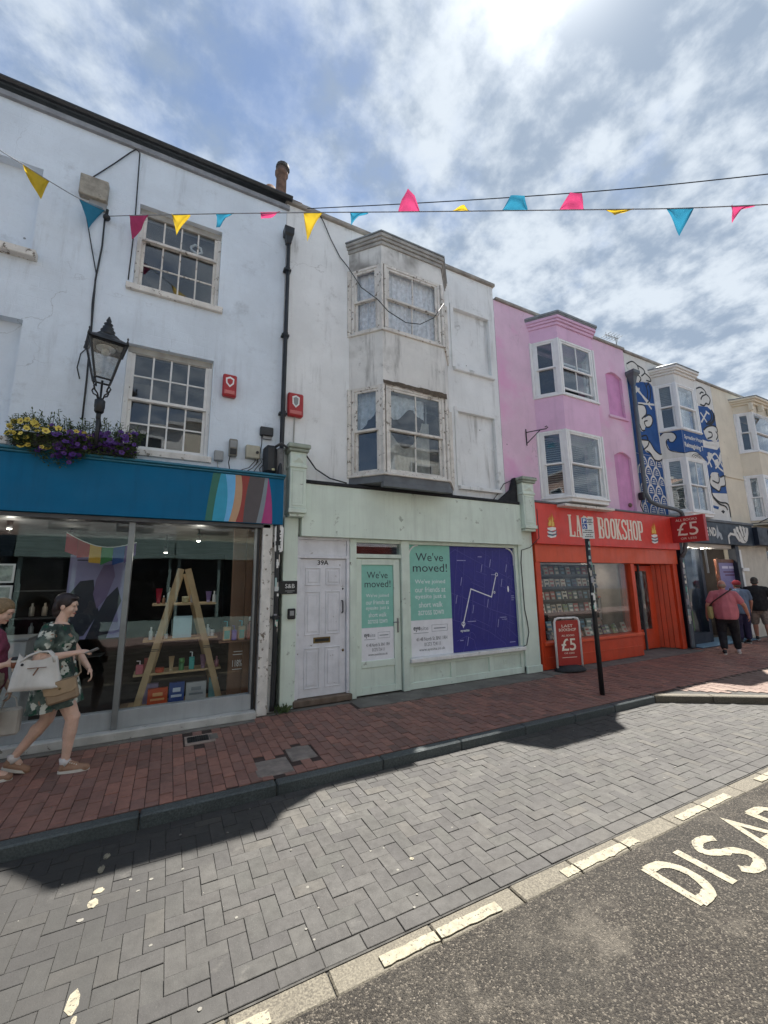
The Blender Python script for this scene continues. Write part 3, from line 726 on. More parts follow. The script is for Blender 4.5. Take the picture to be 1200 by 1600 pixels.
# ------------------------------------------------------------------ house 2: off-white with bay, green shopfront
Mw2 = wallmat('off_white_render', 'E6E9EA', '6A6964', .55, .8, False, .3)
Mw2d = wallmat('grimy_bay_render', 'DFDFDC', '4A4947', .95, 1.3, False, .2, patch='8A8884')
H2 = House('shabby off-white house with a canted bay above a pale green shopfront', 1.385, 6.04)
H2.wall(Mw2, 2.4, 8.3, [(2.62, 4.62, 6.1, 7.38, .25, 0), (2.62, 4.62, 3.52, 5.06, .25, 0), (4.9, 5.85, 6.07, 7.42, .07, 1), (4.9, 5.85, 3.58, 5.12, .07, 1), (1.7, 6.03, 2.4, 2.5, .2, 0)])
H2.shell(Mslate, 8.3)
H2.bx('parapet_coping', paint('old_stone', '96918A', .85, .25, 5, .5), 1.36, 6.08, -.06, .3, 8.301, 8.375, .01)
for z0 in (6.07, 3.58):
    H2.bx('blind_window_sill', Mw2, 4.84, 5.91, -.07, .06, z0-.075, z0-.002, .008)
    z1 = z0+(1.35 if z0 > 5 else 1.54)
    H2.mb(MB().box(4.81, 4.899, -.022, .0, z0, z1).box(5.851, 5.94, -.022, .0, z0, z1).box(4.81, 5.94, -.022, .0, z1+.001, z1+.09), 'plaster_surround', Mw2, .004)
fl, ff, fr = bay(H2, 2.55, 2.98, 4.27, 4.70, .48, [(6.1, 7.38), (3.52, 5.06)], 7.95, 3.36, Mw2d, Mwhite_old, .07, paint('dark_board', '676D73', .7, .2, 4, .3), paint('grey_cornice', 'A3A29E', .8, .25, 5, .5, wear='6A6761', wearamt=.25))
H2.bx('base_board', MC['dark_board'], 2.95, 4.3, -.5, -.4, 3.28, 3.358, .005)
random.seed(9)
for (z0, h, lv) in ((6.1, 1.28, 0), (3.52, 1.54, 1)):
    H2.room(Mdark, 2.5, 4.75, .26, 2.2, z0-.12, z0+h+.08)
    for k, (X, Y, rz, w) in enumerate((fl, ff, fr)):
        a = .05; ca, sa = math.cos(rz), math.sin(rz)
        wn = sash(H2, X+a*ca, Y+a*sa, z0, w-2*a, h, 2 if k == 1 else 1, 1, 1, Mwhite_old, glass_dusty if lv == 0 else glass, rz, bar=.026, fw=.05, st=.05)
        if lv == 0:
            mb = cloth(w-2*a-.06, h-.05, 9 if k == 1 else 3.5, .018, 90, 10, seed=k); mb.build('curtain', Mlace, wn, (.03, .125, .03), smooth=True)
        elif k == 1:
            W_ = w-2*a-.06
            cloth(W_*.72, .42, 5, .02, 60, 8, 3, lambda u, v: 1-v*(.8+.35*math.sin(u*7)*math.sin(u*3))).build('curtain', Mlace, wn, (.03, .14, h-.52), smooth=True)
            cloth(W_*.78, .95, 4, .022, 70, 16, 5, lambda u, v: (1-.55*math.sin(PI*min(1, max(0, (u-.03)/.8)))**.7)*(1-v)+.02).build('curtain', paint('grubby_curtain', 'B5B0A6', .9, .2, 8, .3), wn, (.04, .13, .06), smooth=True)
            MB().box(W_*.80, W_*.83, .2, .22, .1, h-.1).box(W_*.83, W_*1.0, .2, .22, .52, .54).box(W_*.83, W_, .2, .22, .3, .32).build('inner_frame', Mgreyplastic, wn)
        else:
            sg = (lambda u, v: 1-v*(.35+.65*(1-u))) if k == 0 else None
            cloth(w-2*a-.06, h*.5 if k == 0 else h-.1, 3, .02, 40, 10, 7+k, sg).build('curtain', Mlace, wn, (.03, .14, h*.48 if k == 0 else .05), smooth=True)
# rotten timber edge along the foot of the upper apron
mb = MB(); rr = random.Random(4); px = [2.97+i*(1.31/26) for i in range(27)]
zt = [5.13+rr.uniform(0, .02) for _ in px]; zb = [5.065-.03*(i/26)+rr.uniform(-.012, .014) for i in range(27)]
for i in range(26): mb.add([(px[i], -.502, zb[i]), (px[i+1], -.502, zb[i+1]), (px[i+1], -.492, zt[i+1]), (px[i], -.492, zt[i])], [(0, 1, 2, 3)])
H2.mb(mb, 'rotten_edge', paint('rotten_timber', '5E5347', .95, .4, 14, .8, 60))
# shopfront
Mg = paint('pale_green_paint', 'D5E2D6', .5, .09, 2.2, .2, 40, wear='A3AEA2', wearamt=.2)
Mg2 = paint('pale_green_trim', 'D0DDD1', .5, .1, 3, .12, 40, wear='77786E', wearamt=.16)
H2.bx('fascia', Mg, 1.72, 6.27, -.15, -.002, 2.46, 3.285)
H2.mb(MB().box(1.76, 6.25, -.175, -.002, 3.286, 3.34), 'felt_flashing', paint('roofing_felt', '24262A', .85, .25, 8, .5), .01)
H2.mb(MB().prism([(5.75, 3.341), (6.25, 3.341), (6.25, 3.86), (6.2, 3.86), (6.1, 3.6)], -.12, -.03), 'felt_upstand', MC['roofing_felt'], .006)
H2.bx('fascia_board_joint', Mg2, 2.505, 2.515, -.153, -.1505, 2.47, 3.28, 0)
for X0, X1 in ((1.5, 1.75), (6.28, 6.60)):
    H2.mb(MB().box(X0, X1, -.24, -.003, 2.86, 3.74), 'console', Mg2, .008)
    H2.mb(MB().box(X0-.03, X1+.03, -.28, -.003, 3.741, 3.79).box(X0-.05, X1+.05, -.31, -.003, 3.7905, 3.86), 'console_cap', paint('weathered_cap', '9AA498', .7, .2, 5, .3, wear='6F7068', wearamt=.3), .012)
    H2.mb(MB().box(X0-.012, X1+.012, -.26, -.003, 3.49, 3.54).box(X0-.015, X1+.015, -.265, -.003, 2.79, 2.8595).box(X0+.01, X1-.01, -.225, -.003, 2.74, 2.7895), 'console_moulding', Mg2, .008)
    H2.mb(MB().box(X0+.035, X1-.035, -.248, -.241, 2.9, 2.93).box(X0+.035, X0+.05, -.248, -.241, 2.93, 3.44).box(X1-.05, X1-.035, -.248, -.241, 2.93, 3.44).box(X0+.035, X1-.035, -.248, -.241, 3.44, 3.46), 'console_panel', Mg2, .004)
    m = (X0+X1)/2; H2.mb(MB().add([(X0+.04, -.2405, 3.57), (X1-.04, -.2405, 3.57), (X1-.04, -.2405, 3.71), (X0+.04, -.2405, 3.71), (m, -.275, 3.64)], [(0, 1, 4), (1, 2, 4), (2, 3, 4), (3, 0, 4)]), 'console_boss', Mg2)
H2.bx('pilaster', Mg, 1.47, 1.685, -.09, .15, 0, 2.74, .006); H2.bx('pilaster', Mg, 6.20, 6.60, -.09, .15, 0, 2.74, .006)
H2.bx('pilaster_foot', Mg2, 6.2, 6.62, -.11, .15, -.01, .12, .006)
# door 39A
Mdoor = paint('white_door_paint', 'DADBE0', .5, .1, 5, .3, 40, wear='8A857F', wearamt=.14)
H2.mb(MB().box(1.686, 1.735, -.06, .1, .1, 2.13).box(2.495, 2.545, -.06, .1, .1, 2.13).box(1.686, 2.545, -.062, .1, 2.13, 2.175).box(1.686, 2.545, -.06, .1, 2.42, 2.459).box(1.686, 1.73, -.058, .1, 2.1755, 2.4195).box(2.5, 2.545, -.058, .1, 2.1755, 2.4195), 'door_frame', Mdoor, .005)
H2.bx('transom_panel', Mdoor, 1.7305, 2.4995, -.03, .05, 2.176, 2.4195)
H2.bx('door_step', paint('old_timber_step', '6B5D51', .85, .3, 7, .5, wear='9A938A', wearamt=.2), 1.66, 2.57, -.12, .1, .005, .098, .012)
dr = H2.mb(MB().box(1.738, 2.492, -.02, .04, .105, 2.125), 'door', Mdoor, .003)
def panel(H, parent, x0, x1, z0, z1, y, m, e=.022, name='door_panel'):
    vs = [(x0, y-.006, z0), (x1, y-.006, z0), (x1, y-.006, z1), (x0, y-.006, z1)]; mb = MB()
    mb.box(x0, x1, y-.012, y-.0005, z0, z0+.016).box(x0, x1, y-.012, y-.0005, z1-.016, z1).box(x0, x0+.016, y-.012, y-.0005, z0+.016, z1-.016).box(x1-.016, x1, y-.012, y-.0005, z0+.016, z1-.016)
    mb.box(x0+.045, x1-.045, y-.010, y-.0005, z0+.045, z1-.045)
    o = mb.build(name, m, None, bevel=.004); world_parent(o, H.e)
    o.parent = parent; o.matrix_parent_inverse = parent.matrix_world.inverted() if False else Matrix.Translation((0, 0, 0)); return o
for z0, z1 in ((1.72, 1.99), (.985, 1.63), (.22, .8)):
    for x0, x1 in ((1.83, 2.075), (2.155, 2.4)): panel(H2, dr, x0, x1, z0, z1, -.02, Mdoor)
text('39A', 2.02, 2.2, 2.03, 2.105, -.023, Mblack, dr, .02, local=True)
brass = paint('dull_brass', '7A6A45', .4, .2, 8, .1, metal=.8)
MB().box(1.97, 2.24, -.03, -.0205, .86, .945).build('letter_plate', brass, dr, bevel=.004); MB().box(1.995, 2.215, -.034, -.0305, .882, .924).build('letter_slot', Mblack, dr)
MB().tube([(2.43, -.022, 1.48), (2.43, -.06, 1.46), (2.43, -.06, 1.31), (2.43, -.022, 1.29)], .011, 8).build('handle', Mblack, dr, smooth=True)
MB().ball((2.445, -.03, .73), (.018, .014, .022)).build('lock', brass, dr, smooth=True); MB().ball((2.44, -.03, 1.66), (.014, .012, .014)).build('lock', Mblack, dr, smooth=True)
# green door and display window
H2.mb(MB().box(2.546, 2.66, -.075, .1, 0, 2.459), 'post', Mg2, .005); H2.mb(MB().box(3.495, 3.62, -.075, .1, 0, 2.459), 'post', Mg2, .005)
H2.mb(MB().box(2.6605, 3.4945, -.06, .08, 2.40, 2.459).box(2.6605, 3.4945, -.06, .08, 2.15, 2.215), 'transom_rail', Mg2, .004)
H2.bx('transom_pane', glass, 2.661, 3.494, .0, .006, 2.216, 2.3995, 0)
gd = H2.mb(MB().box(2.675, 2.765, -.03, .03, .02, 2.14).box(3.36, 3.48, -.03, .03, .02, 2.14).box(2.7655, 3.3595, -.03, .03, 2.04, 2.14).box(2.7655, 3.3595, -.03, .03, .42, .52).box(2.7655, 3.3595, -.03, .03, .02, .13).box(2.7655, 3.3595, -.012, .015, .131, .4195), 'door', Mg, .004)
MB().box(2.7655, 3.3595, -.004, .002, .5205, 2.0395).build('door_pane', glass_clean, gd)
MB().box(3.41, 3.435, -.045, -.031, .93, 1.16).tube([(3.42, -.05, 1.1), (3.42, -.075, 1.1), (3.32, -.075, 1.1)], .009, 8).build('handle', paint('steel_handle', '8D9092', .35, .1, 6, 0, metal=.9), gd)
H2.room(Mdark, 1.7, 6.2, .12, 2.0, 0, 2.45, 'shop_interior')
H2.mb(MB().box(3.6205, 3.665, -.06, .06, .5, 2.4585).box(6.12, 6.195, -.06, .06, .5, 2.4585).box(3.6655, 6.1195, -.06, .06, 2.40, 2.4585), 'window_frame', Mg2, .004)
H2.bx('display_sill', Mwhite, 3.62, 6.2, -.13, .06, .43, .498, .008)
H2.bx('display_pane', glassmat('poster_glass', (.95, .96, .96), .8), 3.665, 6.12, -.004, .002, .4985, 2.4, 0)
H2.mb(MB().box(3.62, 6.199, -.05, .05, .0, .11).box(3.62, 6.199, -.05, .05, .36, .429).box(3.62, 3.70, -.05, .05, .1105, .3595).box(4.46, 4.56, -.05, .05, .1105, .3595).box(5.33, 5.43, -.05, .05, .1105, .3595).box(6.12, 6.199, -.05, .05, .1105, .3595), 'stall_riser', Mg, .006)
H2.bx('riser_panel', Mg2, 3.7, 6.12, -.022, .03, .111, .359, 0)
H2.mb(MB().box(5.7, 5.72, -.03, -.0225, .2, .28).box(5.75, 5.77, -.03, -.0225, .2, .28).box(5.72, 5.75, -.028, -.0225, .27, .28), 'vent', Mg2)
# rounded top corners of the display frame
for (cx, sg) in ((3.86, -1), (5.93, 1)):
    pth = [(cx+sg*.19*math.cos(R(a)), 2.2+.19*math.sin(R(a))) for a in range(0, 91, 9)]; mb = MB(); ribbon(mb, [(cx+sg*.19, 2.05)]+pth, .02, -.03, -.006); H2.mb(mb, 'frame_arc', Mwhite)
# posters on the green shop's glass (things of their own)
PT = flat('poster_teal', '84C0B2', .5); PW = flat('poster_white', 'E4E5EA', .5); PN = flat('poster_navy', '28287E', .45); PI_ = flat('poster_ink', '2A3440', .5); PL = flat('poster_pale_ink', 'DDE6E6', .5); PM = flat('map_line', '4C4C96', .5)
def poster(x0, x1, zm, y, label, z0, z1):
    t = thing('window_poster', label, 'poster', ((x0+x1)/2, y, z0), group='moving notices on the green shop')
    def wp(o): return world_parent(o, t)
    wp(MB().box(x0, x1, y, y+.002, zm, z1).build('teal_sheet', PT)); wp(MB().box(x0, x1, y, y+.002, z0, zm-.0005).build('white_sheet', PW))
    w = x1-x0; hh = z1-zm; yy = y-.0015
    for s, a, b, zc, h, m, bo in (("We've", .17, .83, .80, .095, PI_, 0), ("moved!", .10, .92, .655, .095, PI_, 0), ("We've joined", .14, .86, .475, .06, PL, .006), ("our friends at", .14, .86, .375, .06, PL, .006), ("eyesite just a", .14, .86, .275, .06, PL, .006), ("short walk", .22, .78, .175, .06, PL, .006), ("across town", .2, .8, .075, .06, PL, .006)):
        h2 = h*hh; text(s, x0+a*w, x0+b*w, zm+zc*hh-h2*.2, zm+zc*hh+h2*1.0, yy, m, t, bo)
    h3 = zm-z0
    text("eye", x0+.08*w, x0+.24*w, z0+.68*h3, z0+.82*h3, yy, PI_, t, .02); text("site", x0+.25*w, x0+.42*w, z0+.715*h3, z0+.82*h3, yy, flat('poster_grey_ink', '8D929B'), t)
    mb = MB()
    for a, b, c, d in ((.5, .88, .66, .67), (.5, .88, .84, .85), (.5, .507, .67, .84), (.873, .88, .67, .84), (.55, .83, .735, .765), (.08, .42, .635, .65)): mb.box(x0+a*w, x0+b*w, yy-.0005, yy+.001, z0+c*h3, z0+d*h3)
    wp(mb.build('printed_rules', flat('poster_grey_ink', '8D929B')))
    for s, a, b, c in (("41-48 North St. BN1 1RH", .14, .86, .42), ("01273 724111", .32, .7, .27), ("www.eyesite.co.uk", .2, .8, .12)): text(s, x0+a*w, x0+b*w, z0+c*h3, z0+(c+.1)*h3, yy, PI_, t)
    return t
poster(2.77, 3.355, 1.03, -.0085, 'narrow teal and white moving notice on the green shop door', .5205, 2.0395)
poster(3.667, 4.555, 1.10, -.0085, 'large teal and white moving notice at the left of the green display window', .50, 2.3995)
t = thing('map_poster', 'navy street map poster with a white route filling the green display window', 'poster', (5.3, -.0085, .5))
world_parent(MB().box(4.556, 6.119, -.0085, -.0065, .50, 2.3995).build('map_sheet', PN), t)
mb = MB(); rr = random.Random(12)
def rib(p, w, m=None): ribbon(m or mb, p, w, -.0102, -.009)
def U(u, v): return (4.56+u*1.555, .505+v*1.89)
for p in ([(0, .55), (.3, .47), (.62, .37), (1, .28)], [(0, .93), (.08, .97), (.45, .84), (1, .66)], [(0, .30), (.3, .24), (.55, .16), (.78, .04), (.8, 0)], [(.12, 1), (.05, .6), (.03, .3)], [(.22, .99), (.16, .5), (.12, .25)], [(.38, .9), (.31, .45), (.25, .26)], [(.55, .97), (.50, .6), (.45, .1)], [(.66, .97), (.6, .45), (.52, .2)], [(.78, 1), (.72, .5), (.62, .1)], [(.9, .9), (.84, .55)], [(.98, .8), (.9, .4), (.86, .1)], [(.55, .72), (.38, .76)], [(.31, .3), (.55, .22)], [(.75, .62), (1, .53)], [(.82, .2), (1, .08)], [(.05, .1), (.2, .14), (.3, .1), (.33, 0)], [(.14, .0), (.2, .14)], [(.7, .3), (.95, .22)], [(.3, .65), (.5, .59)]):
    rib([U(*q) for q in p], .009)
for cx, cy, r in ((.93, .62, .09), (.27, .08, .09)): rib([U(cx+r*.7*math.cos(R(a)), cy+r*math.sin(R(a))) for a in range(20, 200, 15)], .008)
for i in range(34):
    u, v = rr.random(), rr.random(); a = R(rr.choice((72, 72, 72, -24)) + rr.gauss(0, 5)); l = rr.uniform(.12, .4); q = [(u+math.cos(a)*l*k/4*.9, v+math.sin(a)*l*k/4+.01*math.sin(k*2+i)) for k in range(5)]
    q = [p for p in q if .01 < p[0] < .99 and .01 < p[1] < .99]
    if len(q) > 1: rib([U(*p) for p in q], .0055)
world_parent(mb.build('streets', PM), t)
mb = MB(); rt = [U(.155, .255), U(.29, .585), U(.605, .50), U(.69, .705)]
ribbon(mb, rt, .02, -.0118, -.0103); world_parent(mb.build('route_line', PW), t)
mb = MB()
for u, v, r in ((.155, .255, .035), (.705, .725, .03), (.655, .545, .018)):
    c = U(u, v); ribbon(mb, [(c[0]+r*math.cos(R(a)), c[1]+r*math.sin(R(a))) for a in range(0, 361, 20)], .012, -.0118, -.0103)
mb.prism([U(.135, .25), U(.175, .25), U(.155, .215)], -.0118, -.0103)
c = U(.885, .575); mb.prism([(c[0]+.02*math.cos(R(a))*1., c[1]+.06*math.sin(R(a))) for a in range(0, 360, 20)], -.0118, -.0103)
world_parent(mb.build('map_pins', PW), t)
text('eyesite', *[U(.11, 0)[0], U(.24, 0)[0], U(0, .175)[1], U(0, .205)[1]], -.0108, PL, t, .02)
mb = MB()
for u, v, l in ((.1, .86, .17), (.42, .9, .08), (.62, .72, .1), (.22, .27, .16), (.72, .29, .14), (.76, .27, .1), (.86, .04, .12), (.1, .1, .06), (.93, .5, .06), (.93, .48, .07), (.93, .46, .05)):
    a = U(u, v); mb.box(a[0], a[0]+l*1.2, -.0105, -.009, a[1], a[1]+.014)
for u, v in ((.06, .45), (.14, .62), (.3, .35), (.46, .75), (.53, .4), (.6, .8), (.68, .2), (.77, .6), (.86, .75), (.2, .05)):
    a = U(u, v); ribbon(mb, [a, (a[0]+.035, a[1]+.15)], .012, -.0105, -.009)
world_parent(mb.build('street_names', flat('map_text', '9C9DC8')), t)

# ------------------------------------------------------------------ house 3: pink, red bookshop
Mpink = wallmat('pink_render', 'DFBFD4', 'A98FA6', .3, .35, False, .25, patch='DDA6CA')
Mpink2 = wallmat('pink_bay_render', 'DDB8D4', 'A98AA4', .3, .3)
H3 = House('pink house with a canted bay above the red bookshop front', 6.045, 10.72)
H3.wall(Mpink, 2.4, 8.0, [(7.18, 9.0, 5.85, 7.2, .25, 0), (7.18, 9.0, 3.52, 5.02, .25, 0), (9.82, 10.5, 5.95, 7.22, .08, 1), (9.8, 10.5, 3.45, 5.0, .08, 1), (6.1, 10.7, 2.4, 2.45, .2, 0)])
H3.shell(Mslate, 8.0)
Mpk = paint('deep_pink_paint', 'CE92BE', .8, .1, 3, .3)
for z0, z1 in ((5.95, 7.22), (3.45, 5.0)):
    cx, w = 10.16, .34
    arcp = [(cx-w+.0, z1-.13)]+[(cx-w+2*w*i/12, z1-.13+.12*math.sin(PI*i/12)) for i in range(1, 12)]+[(cx+w, z1-.13)]
    H3.mb(MB().prism(arcp+[(cx+w, z1+.01), (cx-w-.02, z1+.01)], .0015, .085), 'recess_arch', Mpink)
    H3.bx('recess_face', Mpk, 9.822, 10.498, .072, .0795, z0+.002, z1-.02, 0)
    H3.bx('blind_window_sill', Mpink, 9.76, 10.56, -.05, .07, z0-.07, z0-.002, .008)
H3.bx('parapet_coping', MC['old_stone'], 6.09, 10.74, -.05, .3, 8.001, 8.07, .01)
fl, ff, fr = bay(H3, 7.1, 7.47, 8.69, 9.06, .47, [(5.85, 7.2), (3.52, 5.02)], 7.72, 3.40, Mpink2, Mplastic_w, .1, Mplastic_w)
H3.mb(MB().prismz([(6.95, .1), (7.0, -.05), (7.4, -.6), (8.76, -.6), (9.15, -.05), (9.2, .1)], 7.752, 7.80).add([(6.98, .1, 7.8), (7.42, -.58, 7.8), (8.74, -.58, 7.8), (9.18, .1, 7.8), (7.6, .1, 8.02), (8.55, .1, 8.02)], [(0, 1, 4), (1, 2, 5, 4), (2, 3, 5)]), 'bay_roof', lead)
random.seed(14)
Mblind = paint('blind_slat', 'C4C4BE', .6, .08, 6, 0)
for (z0, h, lv) in ((5.85, 1.35, 0), (3.52, 1.5, 1)):
    H3.room(Mgreyroom, 7.05, 9.1, .26, 2.2, z0-.12, z0+h+.08)
    for k, (X, Y, rz, w) in enumerate((fl, ff, fr)):
        a = .045; ca, sa = math.cos(rz), math.sin(rz)
        wn = sash(H3, X+a*ca, Y+a*sa, z0, w-2*a, h, (2 if k == 1 and lv == 0 else 1), 1, 1, Mplastic_w, glass, rz, bar=.026, fw=.05, st=.05, lift=.12 if (lv == 0 and k == 1) else 0)
        if lv: slats(w-2*a-.12, h-.12, .05, .45, .04).build('venetian_blind', Mblind, wn, (.06, .2, .06))
H3.bx('lower_window_board', Mwhite_old, 7.3, 8.95, -.42, .0, 3.3, 3.358, .006)
# bookshop front
Mr = paint('red_fascia', 'D63F33', .42, .08, 3, .05); Mo = paint('orange_red_paint', 'CC4420', .45, .12, 3, .12); Mo2 = paint('orange_red_light', 'D4532E', .45, .08, 3, .1)
BS = thing('bookshop_front', 'bright red bookshop front with painted fascia, display window and recessed door', 'shopfront', (9.2, 0, 0))
class Sub:                                     # helper with House-like interface for a shopfront thing
    def __init__(s, e): s.e = e
    mb = House.mb; bx = House.bx; room = House.room
K = Sub(BS)
K.bx('fascia', Mr, 6.62, 11.83, -.2, -.02, 2.5, 3.36); K.bx('fascia_flashing', MC['dark_board'], 6.6, 11.86, -.23, -.02, 3.361, 3.40, .006)
K.bx('lintel_board', Mo2, 6.66, 11.83, -.1, -.01, 2.13, 2.499)
K.mb(MB().box(6.66, 6.80, -.08, .1, .0, 2.129), 'post', Mo, .005); K.mb(MB().box(9.84, 9.97, -.08, .1, .5, 2.129), 'post', Mo, .005)
K.bx('display_sill', Mo2, 6.72, 9.99, -.14, .12, .455, .52, .01)
K.bx('stall_riser', Mo, 6.72, 9.96, -.09, .1, .0, .454); K.bx('riser_rail', Mo2, 6.8, 9.9, -.1, -.0905, .22, .235, .002)
K.bx('display_pane', glass_clean, 6.8, 9.84, -.004, .002, .521, 2.129, 0)
K.bx('return_pane', glass_clean, 9.9, 9.906, .1, .3, .52, 2.129, 0); K.bx('return_riser', Mo, 9.86, 9.95, .101, .3, 0, .519)
# recessed door and splayed timber wall on the right
K.mb(MB().box(9.975, 10.45, .3, .36, .02, 2.129), 'door_surround', Mo, .004)
dq = K.mb(MB().box(10.46, 10.60, .31, .355, .02, 2.1).box(11.1, 11.33, .31, .355, .02, 2.1).box(10.6005, 11.0995, .31, .355, 1.96, 2.1).box(10.6005, 11.0995, .31, .355, .02, .5), 'door', Mo, .004)
MB().box(10.6005, 11.0995, .328, .334, .501, 1.959).build('door_pane', glassmat('frosted_glass', (.55, .58, .58), 1, .35), dq)
MB().tube([(10.55, .30, 1.0), (10.55, .25, 1.0), (10.55, .25, 1.3), (10.55, .30, 1.3)], .012, 8).build('handle', Mblack, dq, smooth=True)
K.bx('door_backing', paint('grey_partition', '5C5A55', .8, .15, 3, .1), 10.4, 11.35, .7, .72, .02, 2.12)
mb = MB(); n = 4; ax, ay, bx_, by = 11.345, .34, 11.6, -.03
for i in range(n):
    t0, t1 = i/n, (i+.94)/n; mb.prismz([(ax+(bx_-ax)*t0, ay+(by-ay)*t0), (ax+(bx_-ax)*t1, ay+(by-ay)*t1), (ax+(bx_-ax)*t1+.06, ay+(by-ay)*t1+.03), (ax+(bx_-ax)*t0+.06, ay+(by-ay)*t0+.03)], .02, 2.129)
    K.mb(mb, 'board', Mo if i % 2 else paint('orange_red_b', 'C2421E', .45, .12, 3, .12), .006); mb = MB()
K.bx('post', Mo, 11.62, 11.80, -.08, .1, 0, 2.129, .005)
K.bx('porch_ceiling', Mo2, 9.95, 11.62, -.005, .75, 2.135, 2.16)
K.room(paint('bookshop_interior', (.13, .11, .095), .8, .4, 1.5, 0.), 6.7, 9.9, .02, 2.6, .05, 2.15, 'shop_interior')
K.bx('inner_wall', Mo, 8.75, 8.83, 1.15, 1.2, .6, 2.0); K.bx('inner_wall', paint('grey_partition', '5C5A55', .8, .15, 3, .1), 8.1, 9.85, 1.25, 1.28, .1, 2.12)
K.mb(MB().box(8.85, 8.93, 1.19, 1.24, .5, 2.05).box(9.5, 9.58, 1.19, 1.24, .5, 2.05).box(8.9305, 9.4995, 1.19, 1.24, 1.97, 2.05), 'inner_door_frame', paint('dark_red', '7A2420', .5), .004)
K.bx('display_bed', paint('dark_shelf', '463A30', .7), 6.8, 9.84, .05, .75, .4, .5)
# fascia lettering, slab letters drawn as strokes
Mcream = paint('sign_cream', 'E6DCCB', .5, .05, 6, .05)
RB = [0]
def glyph(mb, ch, x, z, w, h, y0, y1):
    sw = w*.34; th = h*.075; q = x+sw*.5; e = x+w-sw*.5
    def r(p, ww): ribbon(mb, p, ww, y0, y1)
    def ser(cx, zz, l=None): r([(cx-(l or sw)*.85, zz), (cx+(l or sw)*.85, zz)], th*.7)
    def bx2(a, b, c, d): r([(a, (c+d)/2), (b, (c+d)/2)], d-c)
    def ring(cx, cz, rx, rz):
        pts = [(cx+rx*math.copysign(abs(math.cos(R(a)))**.7, math.cos(R(a))), cz+rz*math.copysign(abs(math.sin(R(a)))**.55, math.sin(R(a)))) for a in range(0, 361, 15)]
        inn = [(cx+rx*.36*math.copysign(abs(math.cos(R(a)))**.7, math.cos(R(a))), cz+rz*.78*math.copysign(abs(math.sin(R(a)))**.55, math.sin(R(a)))) for a in range(0, 361, 15)]
        RB[0] = (RB[0]+1) % 5
        for i in range(24): mb.add([(p[0], y, p[1]) for y in (y0-.0016-RB[0]*.0002, y1) for p in (pts[i], pts[i+1], inn[i+1], inn[i])], [(0, 3, 2, 1), (0, 1, 5, 4), (2, 3, 7, 6)])
    if ch == 'L': r([(q+.01, z), (q+.01, z+h)], sw); ser(q+.01, z+h-.01); bx2(x, x+w, z, z+th); bx2(x+w-.03, x+w, z+th, z+h*.24)
    if ch == 'A': r([(x+.03, z), (x+w*.45, z+h)], sw*.45); r([(x+w-.04, z), (x+w*.52, z+h)], sw); ser(x+.03, z+.01, .04); ser(x+w-.035, z+.01); r([(x+w*.25, z+h*.3), (x+w*.7, z+h*.3)], th*.7); bx2(x+w*.3, x+w*.65, z+h-.02, z+h)
    if ch == 'T': r([(x+w/2, z), (x+w/2, z+h)], sw); bx2(x, x+w, z+h-th, z+h); bx2(x, x+.03, z+h*.78, z+h-th); bx2(x+w-.03, x+w, z+h*.78, z+h-th); ser(x+w/2, z+.01)
    if ch == 'B': r([(q, z), (q, z+h)], sw); ser(q-.01, z+.01, sw*.7); ser(q-.01, z+h-.01, sw*.7); ring(x+w*.56, z+h*.75, w*.42, h*.25); ring(x+w*.56, z+h*.25, w*.46, h*.255)
    if ch == 'P': r([(q, z), (q, z+h)], sw); ser(q, z+.01); ser(q-.01, z+h-.01, sw*.7); ring(x+w*.56, z+h*.7, w*.44, h*.3)
    if ch == 'O': ring(x+w/2, z+h/2, w*.5, h*.5)
    if ch == 'K': r([(q, z), (q, z+h)], sw); ser(q, z+.01); ser(q, z+h-.01); r([(q+sw*.3, z+h*.42), (e, z+h)], sw*.5); r([(q+sw*.5, z+h*.55), (e+.01, z)], sw*.9); ser(e, z+.01, sw*.8); ser(e, z+h-.01, sw*.7)
    if ch == 'S': r([(e+.02, z+h*.74), (e, z+h*.92), (x+w/2, z+h*.965), (q, z+h*.86), (q, z+h*.66), (x+w*.5, z+h*.5), (e, z+h*.34), (e, z+h*.14), (x+w/2, z+h*.035), (q, z+h*.08), (q-.02, z+h*.26)], sw*.82)
    if ch == 'H': r([(q, z), (q, z+h)], sw*.9); r([(e, z), (e, z+h)], sw*.9); r([(q, z+h/2), (e, z+h/2)], th); [ser(c_, z_, sw*.75) for c_ in (q, e) for z_ in (z+.01, z+h-.01)]
def sign(s, xs, z, w, h, y, parent):
    for ch, x in zip(s, xs):
        mb = MB(); glyph(mb, ch, x, z, w, h, y-.006, y); world_parent(mb.build('sign_letter', Mcream, None, fix=True), parent)
sign('LAST', [7.62+i*.215 for i in range(4)], 2.68, .185, .48, -.2005, BS)
sign('BOOKSHOP', [8.60+i*.214 for i in range(8)], 2.68, .188, .48, -.2005, BS)
